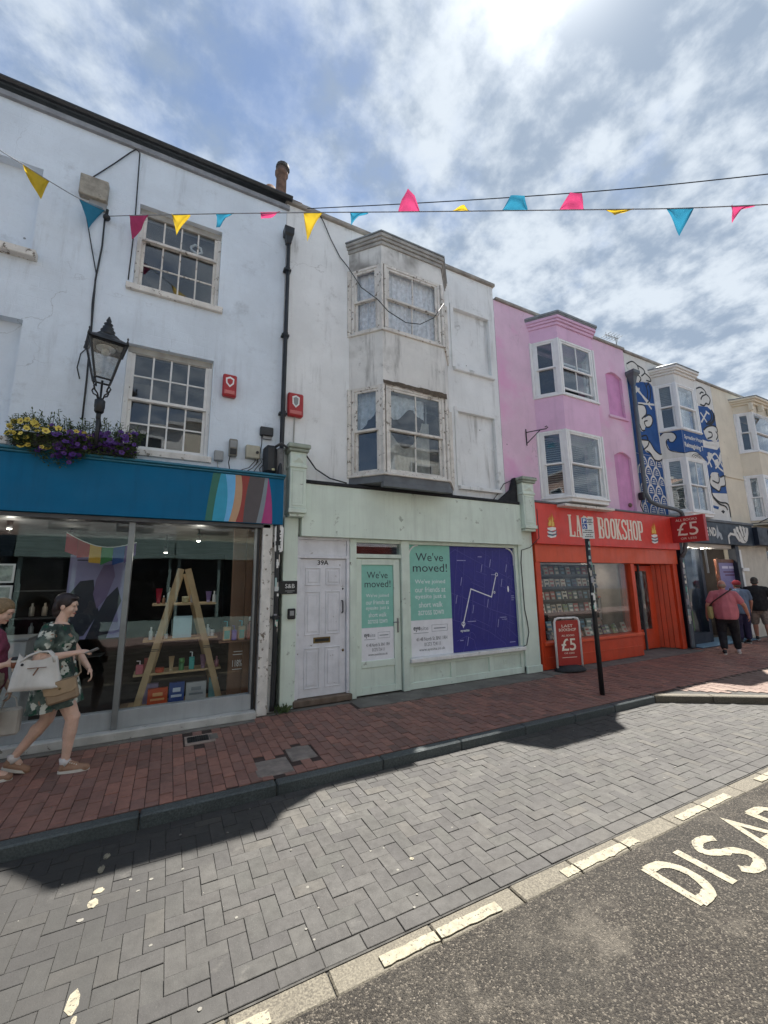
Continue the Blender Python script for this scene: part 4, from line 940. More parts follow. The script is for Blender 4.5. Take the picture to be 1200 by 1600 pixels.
def flame_logo(cx, z, s):
    fl_ = [(-.20, 0), (-.2, .22), (-.13, .30), (-.17, .5), (-.06, .62), (-.04, .78), (-.0, .6), (.05, .66), (.07, .9), (.14, .62), (.2, .5), (.15, .34), (.2, .2), (.19, 0)]
    mb = MB().prism([(cx+p[0]*s, z+(.42+p[1]*.62)*s) for p in fl_], -.2035, -.2005); world_parent(mb.build('flame_logo', flat('flame_orange', 'C8772B'), None), BS)
    mb = MB()
    for q in ([(-.16, .02), (-.15, .2), (-.1, .3), (-.12, .44), (-.05, .3), (-.02, .5), (0, .25), (-.02, .05)], [(.02, .02), (.03, .3), (.06, .5), (.08, .7), (.11, .45), (.08, .25), (.14, .32), (.15, .1), (.12, .02)]): mb.prism([(cx+p[0]*s, z+(.43+p[1]*.62)*s) for p in q], -.2065, -.2036)
    world_parent(mb.build('flame_logo', flat('flame_yellow', 'E2BE62'), None), BS)
    for k, (c, dz, sh) in enumerate((('E4E4E0', .30, 0), ('4B7282', .2, .03), ('D8D8D6', .16, -.02), ('3E6273', .08, .02), ('DDDDDA', .02, -.03))):
        pts = [(-.24+sh, dz+.06), (.05+sh, dz+.11 if k == 0 else dz+.03), (.25+sh, dz+.09), (.22+sh, dz), (-.04+sh, dz-.05), (-.22+sh, dz)]
        world_parent(MB().prism([(cx+p[0]*s, z+p[1]*s) for p in pts], -.2032-.0012*k, -.2005).build('book_logo', flat('logo_'+c, c), None), BS)
flame_logo(7.08, 2.64, .54); flame_logo(10.75, 2.64, .54)

# ------------------------------------------------------------------ house 4: mural
Mw4 = wallmat('mural_white', 'DCDBD7', '8C8A86', .3, .3)
H4 = House('house painted with a blue and white cloud and wave mural, canted bay', 10.725, 15.29)
H4.wall(Mw4, 2.6, 7.95, [(12.0, 13.55, 5.85, 7.2, .25, 0), (12.0, 13.55, 3.52, 5.02, .25, 0), (10.8, 15.2, 2.6, 2.62, .1, 0)])
H4.shell(Mslate, 7.95)
H4.bx('parapet_coping', MC['old_stone'], 10.745, 15.3, -.05, .3, 7.951, 8.02, .01)
fl4, ff4, fr4 = bay(H4, 11.95, 12.22, 13.24, 13.6, .45, [(5.85, 7.2), (3.52, 5.02)], 7.66, 3.40, Mw4, Mplastic_w, .13, Mplastic_w)
H4.mb(MB().add([(11.8, .1, 7.7), (12.15, -.57, 7.7), (13.3, -.57, 7.7), (13.75, .1, 7.7), (12.3, .1, 7.93), (13.2, .1, 7.93)], [(0, 1, 4), (1, 2, 5, 4), (2, 3, 5)]), 'bay_roof', lead)
random.seed(15)
for (z0, h, lv) in ((5.85, 1.35, 0), (3.52, 1.5, 1)):
    H4.room(Mgreyroom, 11.9, 13.65, .26, 2.2, z0-.12, z0+h+.08)
    for k, (X, Y, rz, w) in enumerate((fl4, ff4, fr4)):
        a = .04; ca, sa = math.cos(rz), math.sin(rz)
        wn = sash(H4, X+a*ca, Y+a*sa, z0, w-2*a, h, (2 if k == 1 and lv else 1), 1, 1, Mplastic_w, glass, rz, bar=.022, fw=.05, st=.045)
        if k == 0: slats(w-2*a-.12, (h-.12)*(1 if lv else .55), .05, -.6, .045).build('shutter_slats', Mblind, wn, (.06, .16, .06 if lv else .06+h*.42))
        if k == 1 and not lv: cloth(w-2*a-.1, h-.1, 8, .015, 60, 6, 2).build('curtain', Mlace, wn, (.05, .2, .05), smooth=True)
# the mural: painted shapes on the wall
Mbl = paint('mural_blue', '25528F', .8, .12, 4, .2); Mbk = flat('mural_black', '1C1E22', .7); Mwh = paint('mural_bright', 'D5D4CF', .8, .06, 4, .2)
def shape(pts, m, y, name='mural_shape'): return H4.mb(MB().prism(pts, y-.0015, -.0005), name, m)
def line(paths, w=.03, y=-.006, m=None, name='mural_line'):
    for p in paths:
        mb = MB(); ribbon(mb, smooth2(p), w*1.15, y-.001, y+.0005); H4.mb(mb, name, m or Mbk)
def cur(cx, cz, rx, rz, a0, a1, n=16): return [(cx+rx*math.cos(R(a0+(a1-a0)*i/n)), cz+rz*math.sin(R(a0+(a1-a0)*i/n))) for i in range(n+1)]
def spiral(cx, cz, r0, r1, a0, a1, n=24): return [(cx+(r0+(r1-r0)*i/n)*math.cos(R(a0+(a1-a0)*i/n)), cz+(r0+(r1-r0)*i/n)*math.sin(R(a0+(a1-a0)*i/n))) for i in range(n+1)]
ML = {'cloudT': [(10.81, 7.62), (11.06, 7.76), (11.30, 7.71), (11.55, 7.65), (11.76, 7.53), (11.87, 7.35), (11.65, 7.26), (11.44, 7.23), (11.14, 7.15), (11.05, 7.27), (10.86, 7.45)], 'cloudTl': [[(10.81, 7.62), (11.08, 7.76), (11.30, 7.70), (11.34, 7.58)], [(11.30, 7.70), (11.57, 7.65), (11.62, 7.54), (11.44, 7.40)], [(11.62, 7.54), (11.84, 7.45), (11.87, 7.34), (11.66, 7.32)], [(10.99, 7.22), (11.24, 7.39), (11.40, 7.32), (11.31, 7.19)], [(11.91, 7.55), (11.93, 7.70), (11.93, 7.63), (11.93, 7.49)]], 'blueM': [(11.05, 7.13), (11.32, 7.23), (11.88, 7.24), (11.93, 6.66), (11.91, 5.88), (11.48, 5.77), (11.28, 5.88), (11.33, 6.53), (11.10, 6.67)], 'arrows': [[(11.05, 6.98), (11.69, 6.64)], [(11.12, 7.03), (11.74, 6.47)], [(11.13, 6.53), (11.93, 6.64)], [(11.05, 6.82), (11.28, 7.00)]], 'wing': [[(11.71, 7.32), (11.81, 7.07), (11.72, 6.76), (11.57, 6.62)], [(11.55, 7.24), (11.65, 7.00), (11.58, 6.73)], [(11.77, 7.29), (11.61, 7.11)]], 'cloudM': [(11.12, 6.49), (11.38, 6.50), (11.46, 6.34), (11.37, 6.16), (11.61, 6.26), (11.70, 6.13), (11.58, 5.95), (11.33, 5.87), (11.25, 5.75), (11.09, 5.74), (11.10, 6.09)], 'cloudMl': [[(11.12, 6.49), (11.39, 6.51), (11.46, 6.33), (11.34, 6.14)], [(11.20, 6.08), (11.40, 6.22), (11.64, 6.26), (11.71, 6.12), (11.57, 5.93), (11.37, 5.88), (11.30, 6.01), (11.46, 6.08)], [(11.06, 5.91), (11.14, 5.75), (11.29, 5.77)]], 'wave': [(11.06, 5.46), (11.34, 5.48), (11.46, 5.41), (11.60, 5.26), (11.81, 5.16), (11.93, 5.18), (11.93, 5.03), (11.77, 4.96), (11.54, 4.97), (11.38, 5.12), (11.19, 5.16)], 'wavel': [[(11.06, 5.46), (11.36, 5.48), (11.47, 5.41), (11.61, 5.25), (11.82, 5.16), (11.93, 5.18)], [(11.22, 5.17), (11.39, 5.12), (11.55, 4.96), (11.78, 4.96), (11.93, 5.03)], [(11.08, 5.18), (11.30, 5.32), (11.39, 5.45)]], 'swirl': [[(11.08, 5.56), (11.31, 5.62), (11.35, 5.47), (11.15, 5.37), (11.08, 5.44)]], 'scales': [(11.03, 4.63), (11.18, 4.70), (11.79, 4.79), (11.39, 5.03), (11.93, 4.88), (11.42, 4.38), (11.89, 4.45), (11.07, 4.03), (11.81, 4.10), (11.45, 3.73), (11.93, 3.73), (11.12, 3.74), (11.53, 3.60)]}
MR = {'cloudA': [(14.36, 7.66), (14.59, 7.76), (14.83, 7.72), (14.91, 7.59), (15.05, 7.54), (15.12, 7.43), (15.00, 7.26), (14.81, 7.26), (14.65, 7.14), (14.42, 7.15), (14.31, 7.22)], 'cloudAl': [[(14.36, 7.66), (14.62, 7.76), (14.85, 7.71), (14.91, 7.59), (14.67, 7.47), (14.54, 7.33)], [(14.91, 7.59), (15.07, 7.53), (15.12, 7.42), (14.99, 7.25), (14.83, 7.26), (14.68, 7.15), (14.46, 7.15)], [(14.52, 7.51), (14.65, 7.60), (14.77, 7.60)]], 'blueX': [(14.35, 6.86), (14.75, 7.02), (15.14, 7.09), (15.26, 6.98), (15.19, 6.75), (14.96, 6.58), (14.60, 6.48), (14.39, 6.49)], 'X': [[(14.40, 6.87), (14.71, 6.60)], [(14.81, 6.97), (14.37, 6.54)], [(14.74, 6.98), (14.94, 6.91)]], 'swirl': [[(15.10, 7.09), (15.19, 6.96), (15.10, 6.73), (14.80, 6.56), (14.62, 6.54)], [(15.16, 7.04), (15.24, 6.88), (15.11, 6.67), (14.78, 6.49)], [(14.97, 7.04), (15.07, 6.92), (14.98, 6.73), (14.74, 6.59)]], 'cloudB': [(14.42, 6.29), (14.66, 6.43), (15.02, 6.53), (15.26, 6.50), (15.26, 6.35), (15.26, 6.15), (15.04, 5.99), (14.80, 6.03), (14.55, 6.03)], 'cloudBl': [[(14.42, 6.29), (14.67, 6.44), (15.04, 6.54), (15.26, 6.50), (15.26, 6.35)], [(14.58, 6.04), (14.87, 6.15), (14.89, 6.28), (14.70, 6.28)], [(15.16, 6.37), (15.26, 6.25), (15.11, 6.08)]], 'band': [(14.44, 5.89), (15.26, 5.93), (15.26, 5.86), (14.42, 5.83)], 'blueD': [(14.38, 5.67), (14.67, 5.69), (14.95, 5.65), (15.26, 5.87), (15.26, 4.94), (15.23, 4.99), (14.78, 5.07), (14.35, 4.83), (14.31, 5.05)], 'D': [[(14.34, 5.17), (14.90, 5.60), (15.26, 5.21)], [(14.53, 5.59), (14.96, 5.19), (15.26, 5.06)], [(14.39, 5.45), (14.58, 5.12)], [(15.26, 5.68), (15.07, 5.30), (14.79, 5.11)]], 'petals': [[(14.46, 5.58), (14.71, 5.58), (14.61, 5.37), (14.45, 5.38)], [(15.15, 5.60), (15.26, 5.58), (15.25, 5.37), (15.10, 5.41)], [(14.76, 5.36), (15.03, 5.44), (15.06, 5.28), (14.82, 5.19)]], 'handw': [(14.41, 4.83), (14.56, 4.95), (14.90, 4.97), (14.97, 4.84), (15.26, 4.93), (15.26, 4.80), (15.23, 4.61), (14.95, 4.54), (14.80, 4.39), (14.60, 4.43), (14.38, 4.49), (14.30, 4.63)], 'handl': [[(14.41, 4.83), (14.31, 4.63), (14.40, 4.49), (14.61, 4.42), (14.80, 4.38), (14.95, 4.54)], [(14.95, 4.54), (15.23, 4.61), (15.26, 4.80), (15.26, 4.92), (14.99, 4.84)], [(14.49, 4.69), (14.80, 4.64), (14.91, 4.77), (14.89, 4.95)]], 'line': [[(14.37, 4.43), (14.36, 4.22), (14.70, 4.04), (15.13, 4.03), (15.26, 3.91), (15.26, 3.60)], [(14.38, 4.16), (14.68, 3.98), (15.03, 3.93), (15.14, 3.82)]], 'leaf': [(14.74, 3.76), (14.86, 3.80), (14.96, 3.76), (14.85, 3.69)], 'bluetag': [(14.27, 3.91), (14.65, 3.89), (14.59, 3.80), (14.27, 3.83)]}
shape([(10.75, 5.06), (11.93, 5.06), (11.93, 7.08), (11.5, 7.2), (10.75, 7.25)], Mbl, -.0024); shape(smooth2(ML['blueM'], True), Mbl, -.003); shape([(10.75, 3.44), (11.9, 3.44), (11.9, 5.05), (10.75, 5.05)], Mbl, -.0026)
line(ML['arrows'], .05, -.0046, Mwh); line(ML['wing'], .03, -.0066)
for k_, l_ in (('cloudT', 'cloudTl'), ('cloudM', 'cloudMl'), ('wave', 'wavel')): shape(smooth2(ML[k_], True), Mwh, -.0072 if k_ != 'wave' else -.0125); line(ML[l_], .034, -.0105 if k_ != 'wave' else -.0155)
line(ML['swirl'], .034, -.0105)
# big fish scales low on the left strip
mbw = MB(); mbb = MB(); mbl_ = MB()
for r_ in range(6):
    for c_ in range(4):
        cx = 10.86+c_*.36+(.18 if r_ % 2 else 0); cz = 3.46+r_*.26
        if cx > 11.95 or cz > 4.85: continue
        w_ = min(.17, 11.93-cx, cx-10.74)
        if w_ < .05: continue
        y = -.004-.0012*(5-r_)
        mbw.prism(cur(cx, cz, w_, .27, 0, 180, 14), y-.001, y); mbb.prism(cur(cx, cz, w_*.78, .21, 0, 180, 14), y-.0014, y)
        [mbl_.prism(cur(cx, cz+.035+.055*q_, w_*(.62-.14*q_), .014, 0, 360, 10), y-.0018, y) for q_ in range(3)]
stuff(H4.mb(mbw, 'scale_rims', Mwh)); stuff(H4.mb(mbb, 'scale_fills', Mbl)); stuff(H4.mb(mbl_, 'scale_marks', Mwh))
# apron of the bay: blue band with lettering and a white wave
def face(fr_, pts, m, off, name='mural_shape'):
    X, Y, rz, w = fr_; mb = MB().prism(pts, -off-.0015, -off); o = mb.build(name, m, None, (X, Y, 0), rz); return world_parent(o, H4.e)
face(ff4, [(0, 5.1), (1.02, 5.03), (1.02, 5.79), (0, 5.79)], Mbl, .0005); face(fl4, [(0.02, 5.25), (.52, 5.1), (.52, 5.79), (.02, 5.79)], Mbl, .0005)
for f_, p in ((fl4, [(0.02, 5.7), (.12, 5.78), (.32, 5.74), (.38, 5.6), (.3, 5.48), (.22, 5.5), (.2, 5.58), (.14, 5.5), (.2, 5.25), (.52, 5.12), (.52, 5.04), (.02, 5.04)]), (ff4, [(0, 5.12), (.3, 5.2), (.6, 5.22), (.85, 5.12), (1.02, 5.03), (0, 5.03)])): face(f_, p, Mwh, .0022)
def face_line(fr_, paths, w, off):
    X, Y, rz, ww = fr_
    for p in paths:
        mb = MB(); ribbon(mb, smooth2(p), w, -off-.0012, -off+.0004); world_parent(mb.build('mural_line', Mbk, None, (X, Y, 0), rz), H4.e)
face_line(fl4, [[(0.02, 5.7), (.12, 5.78), (.32, 5.74), (.38, 5.6), (.3, 5.48), (.22, 5.5), (.2, 5.58), (.14, 5.5), (.2, 5.25), (.52, 5.12)]], .022, .004); face_line(ff4, [[(0, 5.12), (.3, 5.2), (.6, 5.22), (.85, 5.12), (1.02, 5.03)], cur(.62, 5.03, .3, .14, 170, 20), cur(.62, 5.03, .22, .1, 170, 20), cur(.62, 5.03, .14, .06, 170, 20)], .02, .004)
text('Spreading Hope', 12.30, 13.22, 5.52, 5.67, -.453, Mwh, H4.e, .02); text('Reimagining T', 12.26, 13.22, 5.27, 5.45, -.453, Mwh, H4.e, .03)
# right strip
for k_ in ('blueX', 'blueD', 'bluetag'): shape(MR[k_], Mbl, -.003)
shape([(13.7, 6.0), (14.6, 5.95), (15.27, 6.05), (15.27, 7.0), (14.9, 7.15), (13.7, 7.0)], Mbl, -.0024); shape([(13.7, 4.25), (15.27, 4.35), (15.27, 5.75), (13.7, 5.7)], Mbl, -.0024)
line(MR['X'], .05, -.0046, Mwh); line(MR['D'], .055, -.0046, Mwh)
for p in MR['petals']: shape(p, Mwh, -.005)
for k_ in ('cloudA', 'cloudB', 'handw'): shape(smooth2(MR[k_], True), Mwh, -.0065)
shape(MR['band'], Mwh, -.0065)
for k_ in ('cloudAl', 'swirl', 'cloudBl', 'handl', 'line'): line(MR[k_], .042, -.0095)
shape(MR['leaf'], Mbk, -.006)
# navy shop below
Mnavy = paint('navy_fascia', '1F2E3D', .45, .1, 3, .05); Mnavy2 = paint('navy_frame', '162233', .5, .12, 3, .1)
NS = thing('navy_shopfront', 'dark navy shopfront with white lettering and a cartoon hand on its fascia', 'shopfront', (14, 0, 0)); K4 = Sub(NS)
K4.bx('fascia', Mnavy, 11.9, 16.0, -.2, -.02, 2.72, 3.34); K4.bx('fascia_flashing', MC['dark_board'], 11.87, 16.03, -.24, -.02, 3.341, 3.41, .006)
for i, (ch, w_) in enumerate((('E', .16), ('N', .2), ('D', .2))): text(ch, 13.24+i*.19, 13.24+i*.19+w_*.85, 2.93, 3.18, -.203, Mwh, NS, .04, name='sign_letter')
mb = MB().prism([(13.80, 3.0), (13.88, 3.28), (13.94, 3.08), (14.06, 3.02), (14.11, 2.86), (14.02, 2.84), (13.94, 2.96), (13.82, 2.86), (13.78, 2.9)], -.205, -.2005); world_parent(mb.build('painted_emblem', flat('emblem_grey', 'A5ABB0'), None), NS)
# cartoon hand on the fascia
fing = [[(15.1, 2.86), (14.9, 3.05), (14.87, 3.2)], [(15.2, 2.9), (15.05, 3.15), (15.05, 3.27)], [(15.35, 2.95), (15.25, 3.2), (15.27, 3.3)], [(15.45, 3.0), (15.43, 3.2), (15.47, 3.28)], [(15.5, 2.9), (15.62, 3.1), (15.65, 3.27)]]
mb = MB()
for p in fing: ribbon(mb, p, .14, -.205, -.2005)
mb.prism(cur(15.3, 2.95, .28, .17, 0, 360, 18), -.2055, -.2006); ribbon(mb, [(14.45, 2.74), (14.46, 2.95), (14.6, 3.04), (14.85, 3.02)], .07, -.205, -.2005)
world_parent(mb.build('painted_hand', Mwh, None), NS)
mb = MB()
for p in ([(15.12, 2.9), (15.02, 3.1)], [(15.28, 2.95), (15.17, 3.2)], [(15.4, 3.0), (15.36, 3.22)], cur(15.45, 2.92, .12, .08, 100, 260)): ribbon(mb, p, .02, -.208, -.2056)
world_parent(mb.build('painted_outline', Mbk, None), NS)
K4.bx('side_post', Mnavy2, 11.98, 12.14, -.12, .1, 0, 2.719); K4.bx('side_post', Mnavy2, 15.0, 15.2, -.1, .1, 0, 2.719)
K4.room(paint('navy_shop_interior', (.06, .05, .045), .8, .4, 1.5, 0.), 12.0, 15.2, .3, 3.5, .02, 2.75, 'shop_interior')
K4.bx('door_post', Mnavy2, 13.35, 13.5, .1, .3, .02, 2.6); K4.bx('window_pane', glass_clean, 12.14, 13.35, .15, .156, .3, 2.6, 0); K4.bx('window_riser', Mnavy2, 12.14, 13.35, .08, .2, .02, .3)
K4.bx('inside_panel', paint('blush_panel', '8C7078', .7), 12.3, 13.2, .4, .43, .3, 1.1); K4.mb(MB().prism([(12.5, .31), (13.19, .31), (13.19, .85), (12.95, .9), (12.6, .6)], .385, .399), 'inside_panel', paint('leaf_green', '3F7A35', .7))
K4.bx('threshold', paint('blue_step', '5F7C92', .7, .15, 4, .3), 12.1, 15.2, -.28, .5, .004, .03, .006)
K4.bx('inner_wall', Mnavy2, 13.9, 15.0, .9, .95, .02, 2.6)
K4.mb(MB().box(13.62, 13.66, .05, .09, 1.9, 2.7), 'hanger', Mgreyplastic)
for i, X in enumerate((12.75, 13.75)):
    l = thing('ceiling_light', ('round lit ceiling light by the left post of the navy shop entrance', 'round lit ceiling light above the navy shop doorway')[i], 'ceiling light', (X, .25, 2.62), group='round lights at the navy shop')
    MB().lathe([(.2, 0), (.21, .05), (.2, .1)], n=20).build('rim', Mwhite, l, smooth=True); MB().lathe([(.001, -.02), (.15, -.015), (.19, 0)], n=20).build('diffuser', emit('soft_lamp', (1, .95, .85), 2.2), l, smooth=True); lamp_light(l, 9, -.08)

# ------------------------------------------------------------------ house 5: cream, and the next one on
Mw5 = wallmat('cream_render', 'DCD3C0', '9A9284', .3, .35)
def plain_house(x0, x1, label, M_, bl, bfl, bfr, br, dd, seed, mwin=Mplastic_w):
    H = House(label, x0, x1); random.seed(seed)
    H.wall(M_, 2.6, 7.95, [(bl+.05, br-.05, 5.85, 7.2, .25, 0), (bl+.05, br-.05, 3.6, 5.05, .25, 0)]); H.shell(Mslate, 7.95)
    H.bx('parapet_coping', MC['old_stone'], x0+.02, x1, -.05, .3, 7.951, 8.02, .01)
    F3 = bay(H, bl, bfl, bfr, br, dd, [(5.85, 7.2), (3.6, 5.05)], 7.66, 3.42, M_, mwin, .2)
    for (z0, h, lv) in ((5.85, 1.35, 0), (3.6, 1.45, 1)):
        H.room(Mgreyroom, bl-.05, br+.05, .26, 2.2, z0-.12, z0+h+.08)
        for k, (X, Y, rz, w) in enumerate(F3):
            a = .04; ca, sa = math.cos(rz), math.sin(rz)
            wn = sash(H, X+a*ca, Y+a*sa, z0, w-2*a, h, 1, 1, 1, mwin, glass, rz, fw=.06, st=.05)
            if lv: cloth(w-2*a-.1, h-.1, 5, .015, 40, 6, seed+k).build('curtain', Mlace, wn, (.05, .2, .05), smooth=True)
    return H, F3
H5, F5 = plain_house(15.295, 19.9, 'cream house with a canted bay and bracketed cornice at the right edge', Mw5, 16.55, 16.82, 18.3, 18.75, .4, 31)
H5.mb(MB().box(16.62, 16.74, -.5, -.4, 7.2, 7.45).box(17.2, 17.32, -.56, -.42, 7.25, 7.46).box(17.9, 18.02, -.56, -.42, 7.25, 7.46), 'cornice_bracket', Mw5, .01)
# open top-hung casement
o = MB().box(0, .62, -.02, .02, -.62, -.56).box(0, .62, -.02, .02, -.06, 0).box(0, .06, -.02, .02, -.559, -.0605).box(.56, .62, -.02, .02, -.559, -.0605).build('open_casement', Mplastic_w, None, (16.95, -.44, 7.12)); world_parent(o, H5.e); o.rotation_euler = (R(-38), 0, 0)
MB().box(.06, .56, -.003, .003, -.56, -.06).build('pane', glass, o)
H5.bx('string_course', Mw5, 15.32, 16.5, -.03, .0, 4.9, 4.95, .004)
W5 = thing('white_shopfront', 'pale rendered shopfront pier beside the navy shop at the right edge', 'shopfront', (17.6, 0, 0)); K5 = Sub(W5)
K5.bx('fascia', Mnavy2, 16.06, 19.9, -.3, -.02, 2.75, 3.3); K5.bx('pier', paint('cream_pier', 'C5BFB2', .8, .12, 3, .3), 15.22, 17.2, -.02, .3, 0, 2.74); K5.bx('door_trim', Mwhite, 15.3, 15.42, -.06, -.021, .1, 2.6)
K5.bx('door_trim', Mwhite, 15.3, 15.7, -.09, -.0605, 1.95, 2.05)
K5.bx('window_pane', glass_clean, 17.2, 19.8, .0, .006, .5, 2.74, 0); K5.bx('stall_riser', Mnavy2, 17.2, 19.9, -.03, .1, 0, .49); K5.room(Mdark, 17.2, 19.9, .15, 2, 0, 2.74, 'shop_interior')
plain_house(19.905, 24.5, 'pale grey house beyond the cream one', wallmat('pale_grey_render', 'BDBDBB', '8C8A86', .3, .3), 21.2, 21.6, 22.9, 23.3, .42, 41)
struct(MB().box(19.905, 24.5, -.1, .2, 0, 3.3).build('far_shop_wall', paint('far_shop', '4A5A55', .6)))

# ------------------------------------------------------------------ opposite side of the street (seen in reflections, throws light back)
def opposite(x0, x1, top, label, cm, cs, seed):
    H = House(label, x0, x1); rr = random.Random(seed); y = -11.6
    H.e.location.y = y
    m = paint('opp_'+cm, cm, .85, .1, 3, .2); ms = paint('opps_'+cs, cs, .5, .1, 3, .1)
    H.mb(MB().box(x0, x1, y-8, y, 2.9, top), 'wall', m); H.mb(MB().box(x0-.02, x1+.02, y-.3, y+.12, top+.001, top+.12), 'parapet_coping', Mwhite)
    H.mb(MB().box(x0+.02, x1-.02, y-.1, y+.18, 2.75, 3.45), 'fascia', ms)
    H.mb(MB().box(x0, x1, y-8, y-.5, -.1, 2.75), 'shop_back', Mdark)
    mb = MB(); n = 3
    for i in range(n+1): X = x0+.1+(x1-x0-.3)*i/n; mb.box(X, X+.1, y-.05, y+.08, -.05, 2.74)
    mb.box(x0+.05, x1-.05, y-.05, y+.1, -.05, .5); H.mb(mb, 'shop_frame', ms); H.mb(MB().box(x0+.1, x1-.1, y-.02, y-.01, .5, 2.74), 'shop_pane', glass)
    for z in (3.9, 6.2):
        for i in range(2):
            X = x0+(x1-x0)*(.18+.42*i); w = (x1-x0)*.24
            o = H.mb(MB().box(X, X+w, y+.001, y+.05, z, z+.08).box(X, X+w, y+.001, y+.05, z+1.42, z+1.5).box(X, X+.07, y+.001, y+.05, z+.08, z+1.42).box(X+w-.07, X+w, y+.001, y+.05, z+.08, z+1.42).box(X+.07, X+w-.07, y+.001, y+.05, z+.7, z+.76).box(X+w/2-.02, X+w/2+.02, y+.001, y+.05, z+.08, z+.7), 'window', Mplastic_w)
            MB().box(X+.07, X+w-.07, y+.001, y+.01, z+.08, z+1.42).build('pane', paint('opp_glass', '2A3036', .08, .1, 2, 0), o)
random.seed(8); xx = -14.
for i, (w_, top, cm, cs, lb) in enumerate(((4.8, 8.2, 'E6E0D4', '7A3A36', 'cream house with a maroon shopfront across the street'), (4.6, 8.6, 'D9B8A8', '3A4E5C', 'salmon house with a slate blue shopfront across the street'), (4.7, 8.1, 'ECEBE6', 'BCDCD6', 'white house with a pale teal shopfront across the street'), (4.6, 8.5, 'E6DCC8', 'BCDCD6', 'buff house with a light teal shopfront across the street'), (4.8, 8.0, 'DFE5EA', '7A2F2A', 'pale blue house with a brick red shopfront across the street'), (4.7, 8.4, 'ECE8DC', '3E444E', 'ivory house with a charcoal shopfront across the street'), (4.6, 8.3, 'E2C8C0', '566B52', 'dusky pink house with a sage shopfront across the street'))):
    opposite(xx, xx+w_, top, lb, cm, cs, i); xx += w_
# ------------------------------------------------------------------ street things
rr = random.Random(77)
# downpipe between house 1 and 2
dp = thing('downpipe', 'tall black downpipe with a square hopper between the two white houses', 'downpipe', (1.36, -.1, 0))
MB().lathe([(.035, -.02), (.06, 0), (.075, .12), (.11, .16), (.115, .28), (.105, .28), (.1, .2)], (.04, 0, 7.42), 4, PI/4).build('hopper_head', Mblack, dp)
MB().tube([(.045, 0, 7.5), (.04, 0, 5.6), (.035, 0, 3.9), (.03, .0, 3.72), (.0, -.06, 3.5), (-.01, -.09, 3.36), (-.005, -.09, 2.4), (-.0, -.09, .9), (-.012, -.09, .12), (-.02, -.1, .04)], .034, 12).build('pipe', Mblack, dp, smooth=True)
for z in (6.9, 5.7, 4.35): MB().lathe([(.042, 0), (.042, .07)], (.04, 0, z), 12).box(-.02, .1, -.01, .09, z+.02, z+.05).build('bracket', Mblack, dp)
for z in (2.3, 1.25): MB().lathe([(.043, 0), (.043, .06)], (-.003, -.09, z), 12).box(-.07, .06, -.1, .0, z+.015, z+.045).build('bracket', Mblack, dp)
def patch(r, a0, a1, z0, z1, n=6):
    mb = MB(); vs = []
    for z in (z0, z1): vs += [(r*math.cos(a0+(a1-a0)*i/n), r*math.sin(a0+(a1-a0)*i/n), z) for i in range(n+1)]
    return mb.add(vs, [(i, i+1, n+2+i, n+1+i) for i in range(n)])
scol = ['D8D8D4', 'C9CBC8', '5E9A8C', 'B9B2A8', 'A7C0BC', 'DAD2C4', '9A9AA0']
for i in range(16):
    z = rr.uniform(1.05, 2.25); a = rr.uniform(-2.6, -1.0); h = rr.uniform(.03, .13)
    patch(.0355+.0004*(i % 4), a, a+rr.uniform(.7, 1.6), z, z+h).build('sticker', flat('sticker_'+scol[i % 7], scol[i % 7], .6), dp, (-.003, -.09, 0))
# grey downpipe over the mural
d4 = thing('downpipe', 'grey downpipe running down the mural and round the red fascia', 'downpipe', (10.8, -.1, 0))
Mgp = paint('grey_pipe', '5A6268', .5, .12, 6, .1)
MB().lathe([(.04, -.1), (.07, -.02), (.12, .18), (.2, .26), (.2, .34), (.18, .34)], (.03, 0, 7.0), 4, PI/4).build('hopper_head', Mgp, d4)
MB().tube([(.03, 0, 7.0), (.0, 0, 5.2), (-.02, 0, 3.95), (.03, -.06, 3.72), (.2, -.14, 3.62), (.95, -.18, 3.55), (1.12, -.2, 3.5), (1.2, -.2, 3.35), (1.2, -.2, 2.9), (1.17, -.14, 2.45), (1.12, -.06, 2.3)], .05, 12).build('pipe', Mgp, d4, smooth=True)
MB().tube([(1.12, -.06, 2.3), (1.1, -.06, 1.2), (1.08, -.06, .1), (1.06, -.08, .02)], .05, 12).build('lower_pipe', Mgp, d4, smooth=True)
for i in range(26):
    z = rr.uniform(.6, 2.25); a = rr.uniform(-3.0, -1.2); h = rr.uniform(.05, .16)
    patch(.0515+.0005*(i % 4), a, a+rr.uniform(.6, 1.5), z, z+h).build('sticker', flat('sticker_'+scol[(i*3) % 7], scol[(i*3) % 7], .6), d4, (1.1-.012*(1-z/2), -.06, 0))
# chimney, aerial
ch = thing('chimney', 'brick chimney with two old clay pots behind the black gutter', 'chimney', (1.45, 1.0, 8.1))
MB().box(-.35, .35, -.3, .3, 0, 1.0).box(-.38, .38, -.33, .33, 1.001, 1.08).build('stack', paint('chimney_brick', '6B5145', .9, .3, 9, .6), ch, bevel=.01)
for (X, Y, h, k) in ((.0, -.1, .82, 0), (-.17, .12, .5, 1)):
    MB().lathe([(.12, 0), (.1, .1), (.105, .15), (.1, h-.16), (.13, h-.14), (.13, h-.09), (.105, h-.07), (.11, h), (.08, h)], (X, Y, 1.08), 16).build('chimney_pot', paint('clay_pot', '6E5A50', .9, .35, 9, .6, wear='4B4440', wearamt=.3), ch, smooth=True)
MB().lathe([(.1, 0), (.14, .03), (.13, .1), (.06, .12)], (.02, -.1, 1.88), 12).build('cowl', paint('cowl_dark', '3E3C3A', .8), ch)
ae = thing('tv_aerial', 'thin television aerial standing on the roof of the mural house', 'aerial', (11.15, .4, 7.9))
MB().tube([(0, 0, 0), (0, 0, .85)], .014, 6).build('mast', Mgreyplastic, ae)
